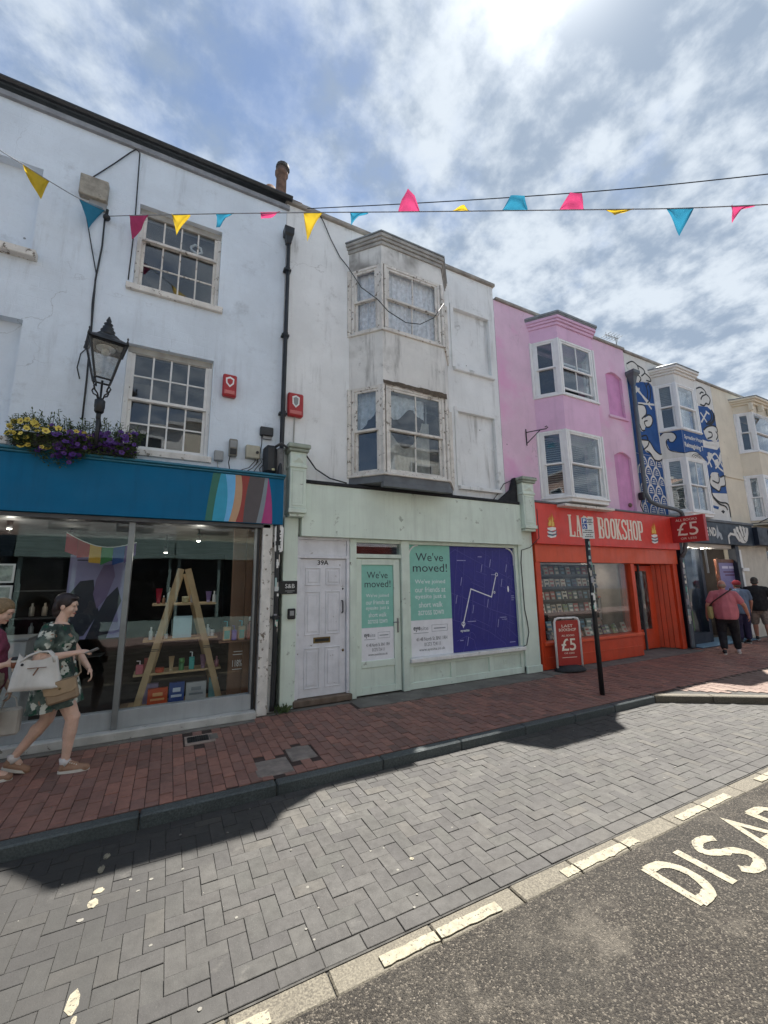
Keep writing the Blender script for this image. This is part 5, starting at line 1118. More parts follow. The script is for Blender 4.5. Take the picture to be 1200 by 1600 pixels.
mb = MB().tube([(-.5, 0, .8), (.12, 0, .84)], .01, 6)
for i in range(5): mb.tube([(-.45+i*.13, -.16, .805+i*.009), (-.45+i*.13, .16, .805+i*.009)], .007, 5); mb.tube([(-.45+i*.13, 0, .72), (-.45+i*.13, 0, .9)], .006, 5)
mb.build('elements', Mgreyplastic, ae)
# alarm boxes
for i, (x0, x1, z0, z1, lb) in enumerate(((.5, .695, 4.51, 4.86, 'red alarm box on the pale blue wall right of the lower sash window'), (1.475, 1.725, 4.38, 4.77, 'red alarm box beside the black downpipe on the off-white wall'))):
    w = x1-x0; h = z1-z0; t = thing('alarm_box', lb, 'alarm box', ((x0+x1)/2, 0, z0), group='red alarm boxes')
    MB().box(-w/2, w/2, -.09, -.001, 0, h).build('case', Mred, t, bevel=.018)
    MB().prism([(-.055, .20), (-.06, h-.07), (0, h-.04), (.06, h-.07), (.055, .20), (0, .14)], -.094, -.0905).build('badge', Mplastic_w, t); MB().prism([(-.035, .21), (-.04, h-.09), (0, h-.07), (.04, h-.09), (.035, .21), (0, .17)], -.096, -.0945).build('badge_centre', Mred if i == 0 else Mgreyplastic, t)
    MB().box(-w*.38, w*.38, -.1, -.0905, .03, .09).build('lens', paint('alarm_lens', 'C06A66', .25, .05, 4, 0), t, bevel=.006)
o = MB().tube([(1.6, -.03, 4.38), (1.6, -.02, 4.2), (1.595, -.02, 3.9), (1.55, -.05, 3.87)], .011, 6).build('conduit', paint('conduit_white', 'A9A9A4', .6)); tag(o, 'thin pale conduit running down from the alarm box by the downpipe', 'conduit')
# boxes on the wall
t = thing('wall_box', 'square weathered stone-coloured box high on the pale blue wall', 'wall box', (-1.31, 0, 7.0))
MB().box(-.16, .165, -.1, -.001, .05, .37).build('box', paint('weathered_box', '9B968B', .85, .35, 8, .5, wear='6E6A62', wearamt=.25), t, bevel=.01); MB().box(-.04, .16, -.05, -.001, -.06, .0495).build('bracket', Mgreyplastic, t)
for i, (x0, x1, z0, z1, d, m, lb) in enumerate(((.44, .565, 3.51, 3.66, .08, Mgreyplastic, 'small grey junction box above the teal fascia, left of the others'), (.635, .75, 3.6, 3.86, .09, paint('meter_grey', '7D7B74', .5), 'narrow grey meter with a dark dial above the teal fascia'), (.87, 1.075, 3.6, 3.8, .1, paint('beige_plastic', 'A8A595', .5), 'square beige electrical box above the teal fascia'), (1.07, 1.265, 3.99, 4.13, .08, paint('charcoal_plastic', '2E3134', .5), 'small charcoal box with tabs above the beige electrical box'))):
    t = thing('junction_box', lb, 'electrical box', ((x0+x1)/2, 0, z0), group='electrical boxes above the teal fascia'); w = x1-x0; h = z1-z0
    MB().box(-w/2, w/2, -d, -.001, 0, h).build('case', m, t, bevel=.012)
    if i == 1: MB().box(-.045, .045, -d-.012, -d-.0005, .02, .11).build('dial_window', Mblack, t, bevel=.01); MB().box(-.045, .045, -d-.008, -d-.0005, .13, .23).build('cover', Mgreyplastic, t)
    if i == 2: MB().lathe([(.022, 0), (.022, .02)], (0, 0, 0), 10).xf(Matrix.Translation((.06, -d-.0005, .09)) @ Matrix.Rotation(R(90), 4, 'X')).build('knob', Mblack, t)
    if i == 3: MB().box(-.05, .08, -.05, -.01, -.045, -.001).build('tabs', Mgreyplastic, t)
t = thing('cable_cabinet', 'tall rounded black cabinet with a grey side standing on the teal fascia', 'cabinet', (1.22, -.13, 3.35))
MB().box(-.1, .09, -.09, .1, .01, .46).build('case', Mblack, t, bevel=.05); MB().box(.091, .2, -.05, .1, .01, .44).build('side_sheet', paint('torn_grey', '6F7072', .8, .3, 12, .6), t, bevel=.02); MB().box(.01, .05, -.097, -.0905, .06, .09).build('tag', paint('pale_tag', 'B5B48C', .6), t)
def cable(path, r, label, m=None, n=6):
    o = MB().tube(path, r, n).build('cable', m or Mcable, smooth=True); return tag(o, label, 'cable')
cable([(-1.15, -.06, 6.83), (-1.15, -.02, 6.4), (-1.18, -.02, 5.85), (-1.16, -.015, 5.1), (-1.145, -.02, 4.4), (-1.14, -.03, 3.85)], .011, 'thick dark cable running straight down the pale wall to the flower trough')
cable([(-1.36, -.03, 6.76), (-1.28, -.02, 6.4), (-1.18, -.02, 5.96), (-1.185, -.02, 5.5), (-1.15, -.02, 4.9), (-1.24, -.02, 4.75), (-1.26, -.02, 4.55), (-1.22, -.02, 4.4)], .007, 'thin dark cable slanting to join the thicker cable left of the sash windows')
cable([(-1.36, -.05, 7.37), (-1.3, -.02, 7.5), (-1.12, -.02, 7.78), (-.95, -.02, 8.06), (-.88, -.02, 8.16), (-.83, -.02, 8.12), (-.815, -.02, 7.5), (-.8, -.02, 6.8), (-.81, -.02, 6.0)], .008, 'cable looping up from the stone-coloured box and down beside the upper sash window')
cable([(1.96, -.03, 8.33), (2.05, -.02, 8.2), (2.18, -.02, 7.92), (2.36, -.02, 7.62), (2.5, -.05, 7.45), (2.66, -.3, 6.9), (2.85, -.56, 6.55), (3.05, -.57, 6.38), (3.4, -.57, 6.27), (3.7, -.57, 6.33), (4.0, -.57, 6.55), (4.25, -.57, 6.93)], .008, 'slack wire draped across the upper bay window of the off-white house')
cable([(1.75, -.2, 3.72), (1.95, -.08, 3.55), (2.2, -.05, 3.43), (2.45, -.16, 3.35)], .012, 'dark cable slanting down to the black flashing of the green fascia')
cable([(6.6, -.28, 3.2), (6.61, -.27, 2.6), (6.5, -.12, 2.42), (6.28, -.1, 2.36), (6.24, -.1, 2.1), (6.25, -.1, 1.2), (6.3, -.1, .95), (6.32, -.1, .75), (6.24, -.1, .52), (6.15, -.1, .5)], .008, 'thin black cable hanging along the right edge of the green display window')
cable([(5.65, -.06, 3.36), (5.8, -.04, 3.5), (5.98, -.03, 3.72), (6.2, -.03, 3.82), (6.4, -.05, 3.8)], .009, 'black cable rising to the pink wall beside the green console')
for k in range(5): cable([(1.02+.03*k, -.06, 3.62), (1.0+.05*k, -.1, 3.55), (.92+.05*k, -.12, 3.44), (.78+.1*k, -.15, 3.37)], .006, ('first', 'second', 'third', 'fourth', 'last')[k]+' of the loose black leads under the beige electrical box, counted from the left')
cable([(.66, -.05, 3.61), (.64, -.06, 3.5), (.66, -.1, 3.36)], .007, 'short black lead hanging from the narrow grey meter'); cable([(.49, -.04, 3.52), (.5, -.05, 3.42), (.52, -.1, 3.36)], .007, 'short pale lead under the small grey junction box', MC['conduit_white'])
cable([(1.1, -.04, 3.99), (1.1, -.05, 3.85), (1.08, -.06, 3.7), (1.02, -.1, 3.5)], .007, 'black lead dropping from the small charcoal box'); cable([(1.28, -.12, 3.8), (1.36, -.22, 3.85), (1.45, -.2, 3.8), (1.5, -.26, 3.84), (1.56, -.2, 3.86)], .022, 'bundle of thick grey cable wrapped round the downpipe by the green console', paint('grey_lagging', '4A4C4F', .8, .3, 12, .5))
# plaques and intercom
t = thing('number_plaque', 'white shaped plaque with black numerals 22A above the sticker-covered pipe', 'plaque', (1.37, -.2, 2.2))
MB().prism([(-.06, .02), (-.035, 0), (.035, 0), (.06, .02), (.065, .36), (.035, .4), (0, .42), (-.035, .4), (-.065, .36)], -.012, 0).build('plate', Mwhite, t, (0, 0, 0), bevel=.004)
for s, z in (('2', .255), ('2', .155), ('A', .06)): text(s, -.03, .03, z, z+.075, -.0135, Mblack, t, local=True)
t = thing('door_plaque', 'black plaque lettered S&B beside the white panelled door', 'plaque', (1.555, -.093, 1.6))
MB().box(-.15, .13, -.014, 0, 0, .19).build('plate', Mblack, t, bevel=.003); text('S&B', -.05, .09, .085, .145, -.0155, Mplastic_w, t, local=True); MB().box(-.05, .09, -.0155, -.0142, .04, .05).box(-.02, .06, -.0155, -.0142, .022, .03).build('printed_line', Mgreyplastic, t)
t = thing('intercom', 'small black intercom box on the green pilaster by the white door', 'intercom', (1.605, -.091, 1.24))
MB().box(-.055, .055, -.05, 0, 0, .15).build('case', Mblack, t, bevel=.01); MB().box(-.03, .03, -.054, -.0505, .05, .12).build('keypad', Mgreyplastic, t, bevel=.004)
# weeds at the foot of the pipe
mb = MB()
for i in range(60):
    a = rr.uniform(0, 6.28); l = rr.uniform(.04, .13); x0 = rr.gauss(0, .05); y0 = rr.gauss(0, .03); dx, dy = math.cos(a)*l*.8, math.sin(a)*l*.8; w_ = .008
    mb.add([(x0-w_*math.sin(a), y0+w_*math.cos(a), 0), (x0+w_*math.sin(a), y0-w_*math.cos(a), 0), (x0+dx*.6, y0+dy*.6, l*.8), (x0+dx, y0+dy, l*.7)], [(0, 1, 2), (1, 3, 2)])
tag(mb.build('weed', paint('weed_green', (.07, .11, .035), .8), None, (1.52, -.17, 0)), 'small green weed growing at the foot of the green pilaster', 'weed')

# ------------------------------------------------------------------ lantern
lt = thing('wall_lantern', 'black four-sided street lantern above the flower trough', 'lantern', (-.9, -.5, 3.5), R(14))
def frus(mb, a, b, z0, z1, t=.012):
    for k in range(4):
        c, s = [(1, 1), (-1, 1), (-1, -1), (1, -1)][k]; mb.tube([(c*a, s*a, z0), (c*b, s*b, z1)], t, 6)
    for z, r in ((z0, a), (z1, b)):
        for k in range(4):
            p = [(1, 1), (-1, 1), (-1, -1), (1, -1)][k]; q = [(1, 1), (-1, 1), (-1, -1), (1, -1)][(k+1) % 4]; mb.tube([(p[0]*r, p[1]*r, z), (q[0]*r, q[1]*r, z)], t, 6)
mb = MB(); frus(mb, .085, .175, .72, 1.16, .013); mb.build('cage', Mblack, lt)
lg = glassmat('lantern_glass', (.8, .82, .82), 1., .5)
for k in range(4):
    p = [(1, 1), (-1, 1), (-1, -1), (1, -1)][k]; q = [(1, 1), (-1, 1), (-1, -1), (1, -1)][(k+1) % 4]
    MB().add([(p[0]*.085, p[1]*.085, .72), (q[0]*.085, q[1]*.085, .72), (q[0]*.175, q[1]*.175, 1.16), (p[0]*.175, p[1]*.175, 1.16)], [(0, 1, 2, 3)]).build('glass_pane', lg, lt)
s2 = math.sqrt(2)
MB().lathe([(.195*s2, 1.16), (.21*s2, 1.17), (.2*s2, 1.195), (.12*s2, 1.26), (.085*s2, 1.31)], n=4, rot=PI/4).build('hood', Mblack, lt)
MB().lathe([(.085, 1.30), (.095, 1.33), (.07, 1.36), (.08, 1.38), (.055, 1.41), (.06, 1.43), (.03, 1.45), (.05, 1.475), (.02, 1.5), (.03, 1.52), (.008, 1.58)], n=16).build('finial', Mblack, lt, smooth=True)
for c, s in ((1, 1), (-1, 1), (-1, -1), (1, -1)): MB().lathe([(.018, 0), (.014, .03), (.006, .06), (.012, .08), (.002, .1)], (c*.195, s*.195, 1.175), 8).build('corner_spike', Mblack, lt, smooth=True)
MB().lathe([(.1, 1.135), (.1, 1.15)], n=16).build('reflector', Mwhite, lt); MB().lathe([(.03, 1.06), (.045, 1.08), (.05, 1.13)], n=12).build('lamp', paint('lamp_off', 'D8D8D2', .2), lt, smooth=True)
for k in range(4):
    a = R(45+90*k); c, s = math.cos(a), math.sin(a); pth = [(c*r, s*r, z) for r, z in ((.03, .47), (.05, .53), (.1, .56), (.12, .60), (.1, .63), (.085, .61), (.095, .66), (.115, .70), (.1, .72))]
    MB().tube(pth, .009, 6).build('scroll', Mblack, lt, smooth=True)
MB().lathe([(.035, .30), (.05, .32), (.05, .36), (.055, .37), (.055, .46), (.04, .47), (.012, .50), (.012, .72)], n=14).build('socket', Mblack, lt, smooth=True)
MB().tube([(0, 0, .33), (0, .0, .24), (.02, .06, .16), (.02, .16, .12), (.02, .38, .1), (.02, .5, .12)], .026, 8).tube([(0, 0, .28), (.01, .02, -.1)], .022, 8).build('bracket', Mblack, lt, smooth=True)
# ------------------------------------------------------------------ flower trough
ft = thing('flower_trough', 'planter spilling yellow and purple petunias on the teal fascia', 'planter', (-1.12, -.22, 3.345))
BX('trough', Mblack, ft, -.58, .6, -.12, .12, 0, .17)
rr = random.Random(50); mb = MB()
def leaf(mb, p, a, b, l, w):
    d = Vector((math.cos(a)*math.cos(b), math.sin(a)*math.cos(b), math.sin(b))); s_ = Vector((-math.sin(a), math.cos(a), 0)); p = Vector(p); u = s_.cross(d)
    mb.add([p, p+d*l*.5+s_*w/2+u*.004, p+d*l, p+d*l*.5-s_*w/2+u*.004], [(0, 1, 2, 3)])
def spot():
    u = rr.random(); x = -.62+1.26*u; drape = max(0, math.sin(PI*max(0, min(1, (u-.12)/.5))))
    top = .30+.08*math.sin(u*7+1)-.1*max(0, u-.5); th = rr.uniform(-1.15, 1.0)
    y = -.02-.2*math.cos(th)*rr.uniform(.5, 1); z = .12+math.sin(th)*(top-.1 if th > 0 else .15+.2*drape)*rr.uniform(.6, 1.05); return x, y, z
for i in range(3400):
    x, y, z = spot(); leaf(mb, (x, y, z), rr.uniform(0, 6.28), rr.uniform(-.7, .9), rr.uniform(.03, .055), rr.uniform(.014, .024))
for i in range(110):
    x = rr.uniform(-.66, .66); p = [(x, -.05, .2), (x+rr.gauss(0, .05), -.05+rr.gauss(0, .06), rr.uniform(.3, .45))]; mb.tube(p, .003, 4)
    for k in range(6): leaf(mb, Vector(p[0]).lerp(Vector(p[1]), .5+k*.1), rr.uniform(0, 6.28), rr.uniform(-.2, .9), .045, .018)
fo = stuff(mb.build('foliage', unitmat('petunia_leaf', [(.05, .085, .03), (.08, .13, .04), (.06, .10, .04), (.11, .16, .07)], .7, .2, .1, joint=(.02, .03, .012)), ft))
def flower_mesh(name, m1, m2):
    vs = [(0, 0, 0)]; fs = []; n = 15
    for i in range(n):
        a = 2*PI*i/n; r = .034*(1+.13*math.cos(5*a)); vs.append((r*math.cos(a), r*math.sin(a), .012+.004*math.cos(5*a))); 
    for i in range(n): vs.append((.012*math.cos(2*PI*i/n), .012*math.sin(2*PI*i/n), .004))
    for i in range(n): j = (i+1) % n; fs += [(1+i, 1+j, n+1+j, n+1+i), (n+1+i, n+1+j, 0)]
    me = bpy.data.meshes.new(name); me.from_pydata(vs, [], fs); me.materials.append(m1); me.materials.append(m2)
    for k, p in enumerate(me.polygons): p.material_index = k % 2; p.use_smooth = True
    return me
fy = flower_mesh('flower', paint('petunia_yellow', (.62, .50, .09), .6, .15, 20, 0), paint('petunia_yellow_eye', (.25, .16, .02), .6)); fp = flower_mesh('flower', paint('petunia_purple', (.075, .02, .19), .55, .3, 20, 0), paint('petunia_purple_eye', (.02, .008, .05), .6))
for i in range(165):
    x, y, z = spot(); u = (x+.62)/1.26
    yel = (u < .3 and z > -.02 and rr.random() < .9) or (.36 < u < .62 and z > .2 and rr.random() < .45) or rr.random() < .03
    if not yel and u < .22: continue
    if not yel and z > .3 and rr.random() < .7: continue
    o = put('flower', fy if yel else fp, ft, (x, y-.025, z+.01)); o.rotation_euler = (R(rr.uniform(35, 95)), R(rr.uniform(-25, 25)), R(rr.uniform(-30, 30))); k = rr.uniform(.6, 1.2)*(1.05 if yel else .95); o.scale = (k, k, k)

# ------------------------------------------------------------------ bunting and overhead wire
FLAGS = [('y', [[-1.897, -0.595, 6.728], [-1.686, -0.43, 6.769], [-1.74, -0.441, 6.46]]), ('b', [[-1.411, -0.218, 6.844], [-1.159, -0.03, 6.979], [-1.314, -0.106, 6.522]]), ('p', [[-0.84, -0.235, 6.842], [-0.605, -0.398, 6.8], [-0.672, -0.308, 6.604], [-0.802, -0.194, 6.514]]), ('y', [[-0.304, -0.609, 6.754], [-0.1, -0.75, 6.717], [-0.245, -0.591, 6.462]]), ('b', [[0.214, -0.971, 6.668], [0.425, -1.119, 6.639], [0.317, -1.029, 6.583], [0.288, -0.982, 6.463], [0.235, -0.946, 6.48]]), ('p', [[0.736, -1.338, 6.595], [0.961, -1.495, 6.558], [0.871, -1.422, 6.525], [0.757, -1.332, 6.496]]), ('y', [[1.223, -1.675, 6.502], [1.431, -1.82, 6.464], [1.287, -1.644, 6.126]]), ('b', [[1.733, -2.029, 6.409], [1.919, -2.159, 6.375], [1.821, -2.081, 6.346], [1.746, -2.007, 6.256]]), ('p', [[2.237, -2.382, 6.325], [2.455, -2.534, 6.293], [2.39, -2.528, 6.492], [2.311, -2.496, 6.616], [2.261, -2.432, 6.485]]), ('y', [[2.776, -2.757, 6.235], [2.959, -2.885, 6.205], [2.892, -2.851, 6.275], [2.83, -2.804, 6.271]]), ('b', [[3.262, -3.096, 6.154], [3.504, -3.265, 6.113], [3.468, -3.278, 6.303], [3.335, -3.184, 6.317]]), ('p', [[3.801, -3.472, 6.063], [4.019, -3.625, 6.027], [3.995, -3.649, 6.225], [3.887, -3.574, 6.245]]), ('y', [[4.228, -3.771, 5.992], [4.459, -3.931, 5.95], [4.355, -3.851, 5.933], [4.296, -3.8, 5.893]]), ('b', [[4.751, -4.135, 5.903], [4.977, -4.294, 5.872], [4.883, -4.165, 5.585]]), ('p', [[5.283, -4.51, 5.833], [5.487, -4.655, 5.81], [5.354, -4.549, 5.772], [5.308, -4.49, 5.648]])]
SA = [[-1.136, -0.026, 6.878], [-0.742, -0.302, 6.82], [0.29, -1.024, 6.655], [1.319, -1.742, 6.484], [2.351, -2.461, 6.305], [3.39, -3.185, 6.131], [4.336, -3.845, 5.972], [4.849, -4.204, 5.889], [5.376, -4.576, 5.82], [5.882, -4.934, 5.764], [6.554, -5.414, 5.704]]
SB = [[-1.144, -0.017, 6.966], [-1.411, -0.218, 6.844], [-1.686, -0.43, 6.769], [-1.897, -0.595, 6.728], [-2.066, -0.726, 6.689], [-2.321, -0.927, 6.653]]
SW = [[1.444, -1.052, 7.248], [2.621, -2.037, 6.958], [3.781, -3.012, 6.688], [4.797, -3.87, 6.475], [5.787, -4.715, 6.306], [6.449, -5.284, 6.208]]
def sagline(pts, n=6):
    P = [Vector(p) for p in pts]; out = []
    for i in range(len(P)-1):
        a = P[max(0, i-1)]; b = P[i]; c = P[i+1]; d = P[min(len(P)-1, i+2)]
        for k in range(n): t = k/n; out.append(.5*((2*b)+(c-a)*t+(2*a-5*b+4*c-d)*t*t+(3*b-a-3*c+d)*t**3))
    out.append(P[-1]); return out
fcol = {'y': paint('flag_yellow', 'C8A92E', .7, .08, 12, .2), 'b': paint('flag_blue', '2E7F9E', .7, .08, 12, .2), 'p': paint('flag_pink', 'C24472', .7, .08, 12, .2)}
for m in fcol.values():
    b = m.node_tree.nodes['Principled BSDF']; b.inputs['Transmission Weight'].default_value = 0.
    tr = m.node_tree.nodes.new('ShaderNodeBsdfTranslucent'); mx = m.node_tree.nodes.new('ShaderNodeMixShader'); mx.inputs[0].default_value = .45
    src = b.inputs['Base Color'].links[0].from_socket; m.node_tree.links.new(src, tr.inputs[0])
    m.node_tree.links.new(b.outputs[0], mx.inputs[1]); m.node_tree.links.new(tr.outputs[0], mx.inputs[2]); m.node_tree.links.new(mx.outputs[0], m.node_tree.nodes['Material Output'].inputs[0])
BA = thing('bunting', 'long string of coloured pennants crossing the sky from the pale blue house', 'bunting', tuple(SA[0])); BB = thing('bunting', 'short string with a yellow and a blue pennant at the left edge', 'bunting', tuple(SB[0]))
Mstr = paint('bunting_tape', '8B9096', .7, .2, 14, 0)
world_parent(MB().tube(sagline(SA), .006, 6).build('string', Mstr, None, smooth=True), BA); world_parent(MB().tube(sagline(SB), .006, 6).build('string', Mstr, None, smooth=True), BB)
def flag_mesh(pts, k, seed):
    """cloth spread between the outline points, rippled off its plane"""
    P = [Vector(p) for p in pts]; a, b = P[0], P[1]; low = P[2:]; n, m = 10, 10; vs = []; fs = []
    nrm = (b-a).cross(sum(low, Vector())/len(low)-a).normalized()
    chain = [b]+low+[a] if len(low) > 1 else [b, low[0], a]
    seg = [(chain[i+1]-chain[i]).length for i in range(len(chain)-1)]; T = sum(seg)
    def along(t):
        d = t*T
        for i, s_ in enumerate(seg):
            if d <= s_ or i == len(seg)-1: return chain[i].lerp(chain[i+1], min(1, d/s_))
            d -= s_
    cum = 0; us = {i/12 for i in range(13)}
    for s_ in seg[:-1]: cum += s_; us = {q for q in us if abs(q-(1-cum/T)) > .03 or q in (0, 1)} | {1-cum/T}
    us = sorted(us); n = len(us)-1
    for j in range(m+1):
        v = j/m
        for u in us:
            top = a.lerp(b, u); bot = along(1-u); p = top.lerp(bot, v)
            vs.append(p+nrm*(.016*v*math.sin(u*9+seed)+.012*v*math.sin(v*7+u*4+seed*2)))
    for j in range(m):
        for i in range(n): q = j*(n+1)+i; fs.append((q, q+1, q+n+2, q+n+1))
    return MB().add(vs, fs)
for i, (c, pts) in enumerate(FLAGS): world_parent(flag_mesh(pts, c, i*1.7).build('pennant', fcol[c], None, smooth=True), BB if i < 2 else BA)
o = MB().tube(sagline(SW), .006, 6).build('overhead_wire', Mcable, smooth=True); tag(o, 'thin dark overhead wire above the long string of pennants', 'wire')
o = MB().tube([(-1.15, -.02, 6.88), (-1.12, -.12, 6.9), (-1.14, -.03, 6.8), (-1.1, -.08, 6.82)], .02, 6).ball((-1.13, -.06, 6.83), .045).build('bunting_hook', Mcable, smooth=True); tag(o, 'dark knot and hook holding the bunting to the pale blue wall', 'hook')

# ------------------------------------------------------------------ signs on the pavement
sp = thing('parking_sign', 'black sticker-covered post with a white parking sign plate', 'road sign', (6.19, -1.66, -.045))
MB().tube([(0, 0, 0), (0, 0, 2.78)], .038, 14).build('post', Mblack, sp, smooth=True)
for i in range(46):
    z = rr.uniform(1.25, 2.4); a = rr.uniform(-3.2, -.2); patch(.039+.0004*(i % 5), a, a+rr.uniform(.5, 1.5), z, z+rr.uniform(.03, .11)).build('sticker', flat('sticker_'+scol[i % 7], scol[i % 7], .6), sp)
pl = MB().box(-.15, .15, -.049, -.045, 2.42, 2.9).build('sign_plate', paint('sign_white', 'D3D6D4', .4, .05), sp, bevel=.001); pl.rotation_euler = (0, 0, R(-18)); pl.scale = (.74, 1, .74); pl.location = (0, 0, .68)
Msb = flat('sign_blue', '1F4C94', .4)
MB().box(-.135, -.015, -.0505, -.0492, 2.77, 2.885).box(-.135, -.015, -.0505, -.0492, 2.64, 2.755).build('blue_panel', Msb, pl); text('P', -.11, -.04, 2.785, 2.87, -.0515, Mplastic_w, pl, .03, local=True)
mb = MB(); ribbon(mb, [(-.09, 2.74), (-.085, 2.70), (-.06, 2.695), (-.05, 2.665)], .012, -.0518, -.0506); ribbon(mb, cur(-.085, 2.683, .026, .026, 60, 330), .009, -.0518, -.0506); mb.build('wheelchair_symbol', Mplastic_w, pl)
for (a, b, z) in ((.0, .12, 2.85), (.02, .11, 2.815), (.0, .13, 2.78), (.03, .09, 2.735), (-.08, .1, 2.60), (-.13, .13, 2.555), (-.06, .07, 2.5), (-.09, .1, 2.455)):
    mb = MB(); x = a
    while x < b: l = rr.uniform(.02, .04); mb.box(x, min(x+l, b), -.0506, -.0492, z, z+.018); x += l+.008
    mb.build('printed_words', Mbk, pl)
ab = thing('pavement_sign', 'red and white swing board advertising books at five pounds on the pavement', 'sandwich board', (7.13, -.33, 0), R(-12))
MB().lathe([(.33, 0), (.34, .02), (.3, .05), (.2, .09), (.06, .1)], n=28).xf(Matrix.Diagonal((1, .6, 1, 1))).build('base', paint('rubber_base', '2A2C2F', .8, .15, 8, .3), ab, smooth=True)
fr_path = [(-.29, 0, .06), (-.29, 0, .92), (-.26, 0, .985), (-.2, 0, 1.0), (.2, 0, 1.0), (.26, 0, .985), (.29, 0, .92), (.29, 0, .06)]
MB().tube(fr_path, .022, 10).build('frame', Mwhite, ab, smooth=True)
MB().box(-.265, .265, -.008, .008, .1, .955).build('panel', paint('board_red', 'A3302A', .4, .06, 4, 0), ab)
for s_, a, b, z, h in (('LAST', -.13, .13, .82, .055), ('BOOKSHOP', -.2, .2, .745, .055), ('ALL BOOKS', -.15, .15, .645, .035), ('£5', -.17, .17, .37, .235), ('OR LESS', -.12, .12, .31, .03)): text(s_, a, b, z, z+h, -.0095, Mcream, ab, .012, local=True)
MB().box(-.17, .17, -.0095, -.0081, .24, .25).build('printed_line', Mcream, ab)
for x in (-.15, .15): MB().box(x-.02, x+.02, -.02, .02, .96, 1.0).build('hanger', Mblack, ab)
ps = thing('projecting_sign', 'red box sign lettered with the five pound price, sticking out from the bookshop', 'sign', (11.6, -.2, 2.66))
MB().box(-.06, .06, -.76, -.005, 0, .66).build('box', paint('sign_red', 'A8292B', .4, .06, 3, 0), ps, bevel=.006)
MZ = Matrix.Rotation(R(-90), 4, 'Z')
for s_, a, b, z, h in (('ALL BOOKS', .13, .62, .54, .06), ('£5', .14, .62, .17, .33), ('OR LESS', .2, .56, .07, .05)):
    o = text(s_, a, b, z, z+h, 0, Mcream, ps, .0, local=True); me = o.data; me.transform(MZ); o.location = (-.0615, 0, 0)
br = thing('wall_bracket', 'small black iron sign bracket on the pink wall', 'bracket', (6.75, 0, 4.72))
MB().box(-.02, .02, -.02, -.001, -.05, .32).tube([(0, -.02, .25), (0, -.42, .27), (0, -.46, .3), (0, -.44, .33), (0, -.4, .31)], .012, 6).tube([(0, -.02, .0), (0, -.3, .26)], .01, 6).build('iron_bracket', Mblack, br); br.rotation_euler = (0, 0, R(40))
t = thing('wall_camera', 'small black camera on the pink wall beside the mural', 'camera', (10.62, -.02, 3.75)); MB().box(-.05, .05, -.14, 0, 0, .2).build('body', Mblack, t, bevel=.02); MB().tube([(0, -.05, 0), (-.05, -.04, -.15), (.05, -.04, -.3)], .012, 6).build('cable_tail', Mcable, t)
t = thing('wall_lamp', 'small round brown fitting low on the pink wall', 'wall fitting', (10.32, .0, 3.62)); MB().lathe([(.05, 0), (.06, .03), (.03, .06)], n=14).xf(Matrix.Rotation(R(90), 4, 'X')).build('body', paint('brown_fitting', '7A6258', .6), t, (0, .07, 0), smooth=True)
for (X, Z) in ((7.0, 6.2), (6.65, 5.55)): pass
ir = thing('iron_railing', 'low black wire railing above the fascia at the right edge', 'railing', (16.9, -.3, 3.42))
MB().tube([(-.9, -.1, .0), (-.7, -.25, .12), (.2, -.3, .15), (1.4, -.3, .15)], .015, 6).tube([(-.9, .2, .0), (-.4, -.2, .03), (1.4, -.28, .04)], .012, 6).tube([(-.2, -.28, 0), (-.2, -.28, .16)], .02, 6).tube([(.5, -.3, 0), (.5, -.3, .16)], .015, 6).build('wires', Mblack, ir)
ORD = ['first', 'second', 'third', 'fourth', 'fifth', 'sixth', 'seventh', 'eighth', 'ninth', 'tenth', 'eleventh', 'twelfth', 'thirteenth', 'fourteenth', 'fifteenth', 'sixteenth', 'seventeenth']
# ------------------------------------------------------------------ things in the teal shop window
Mply = paint('ladder_timber', 'B49A74', .6, .12, 6, .2); Mply2 = paint('shelf_timber', 'B89E78', .6, .12, 6, .2)
ld = thing('display_ladder', 'tall A-shaped timber ladder display with four shelves behind the shop glass', 'display stand', (.2, .5, .12))
def plank(a, b, w, y0, y1):
    d = Vector((b[0]-a[0], b[1]-a[1])).normalized(); n_ = Vector((-d.y, d.x))*w/2; return MB().prism([(a[0]+n_.x, a[1]+n_.y), (b[0]+n_.x, b[1]+n_.y), (b[0]-n_.x, b[1]-n_.y), (a[0]-n_.x, a[1]-n_.y)], y0, y1)
plank((-.50, .0), (-.07, 1.86), .085, -.06, -.03).build('leg', Mply, ld, bevel=.003); plank((.54, .0), (.02, 1.86), .085, -.06, -.03).build('leg', Mply, ld, bevel=.003)
plank((-.45, .0), (-.05, 1.8), .07, .3, .33).build('leg', Mply, ld, bevel=.003); plank((.5, .0), (.0, 1.8), .07, .3, .33).build('leg', Mply, ld, bevel=.003)
shelves = ((-.40, .43, 1.345, 1.375), (-.48, .47, .86, .89), (-.56, .54, .42, .45), (-.6, .58, .0, .025))
for a, b, z0, z1 in shelves: MB().box(a, b, -.028, .298, z0, z1).build('shelf', Mply2, ld, bevel=.003)
for (x, z) in ((-.33, .74), (.345, .74)): MB().box(x-.06, x+.06, -.064, -.0605, z, z+.008).box(x-.06, x+.06, -.064, -.0605, z+.02, z+.028).build('band', Mblack, ld)
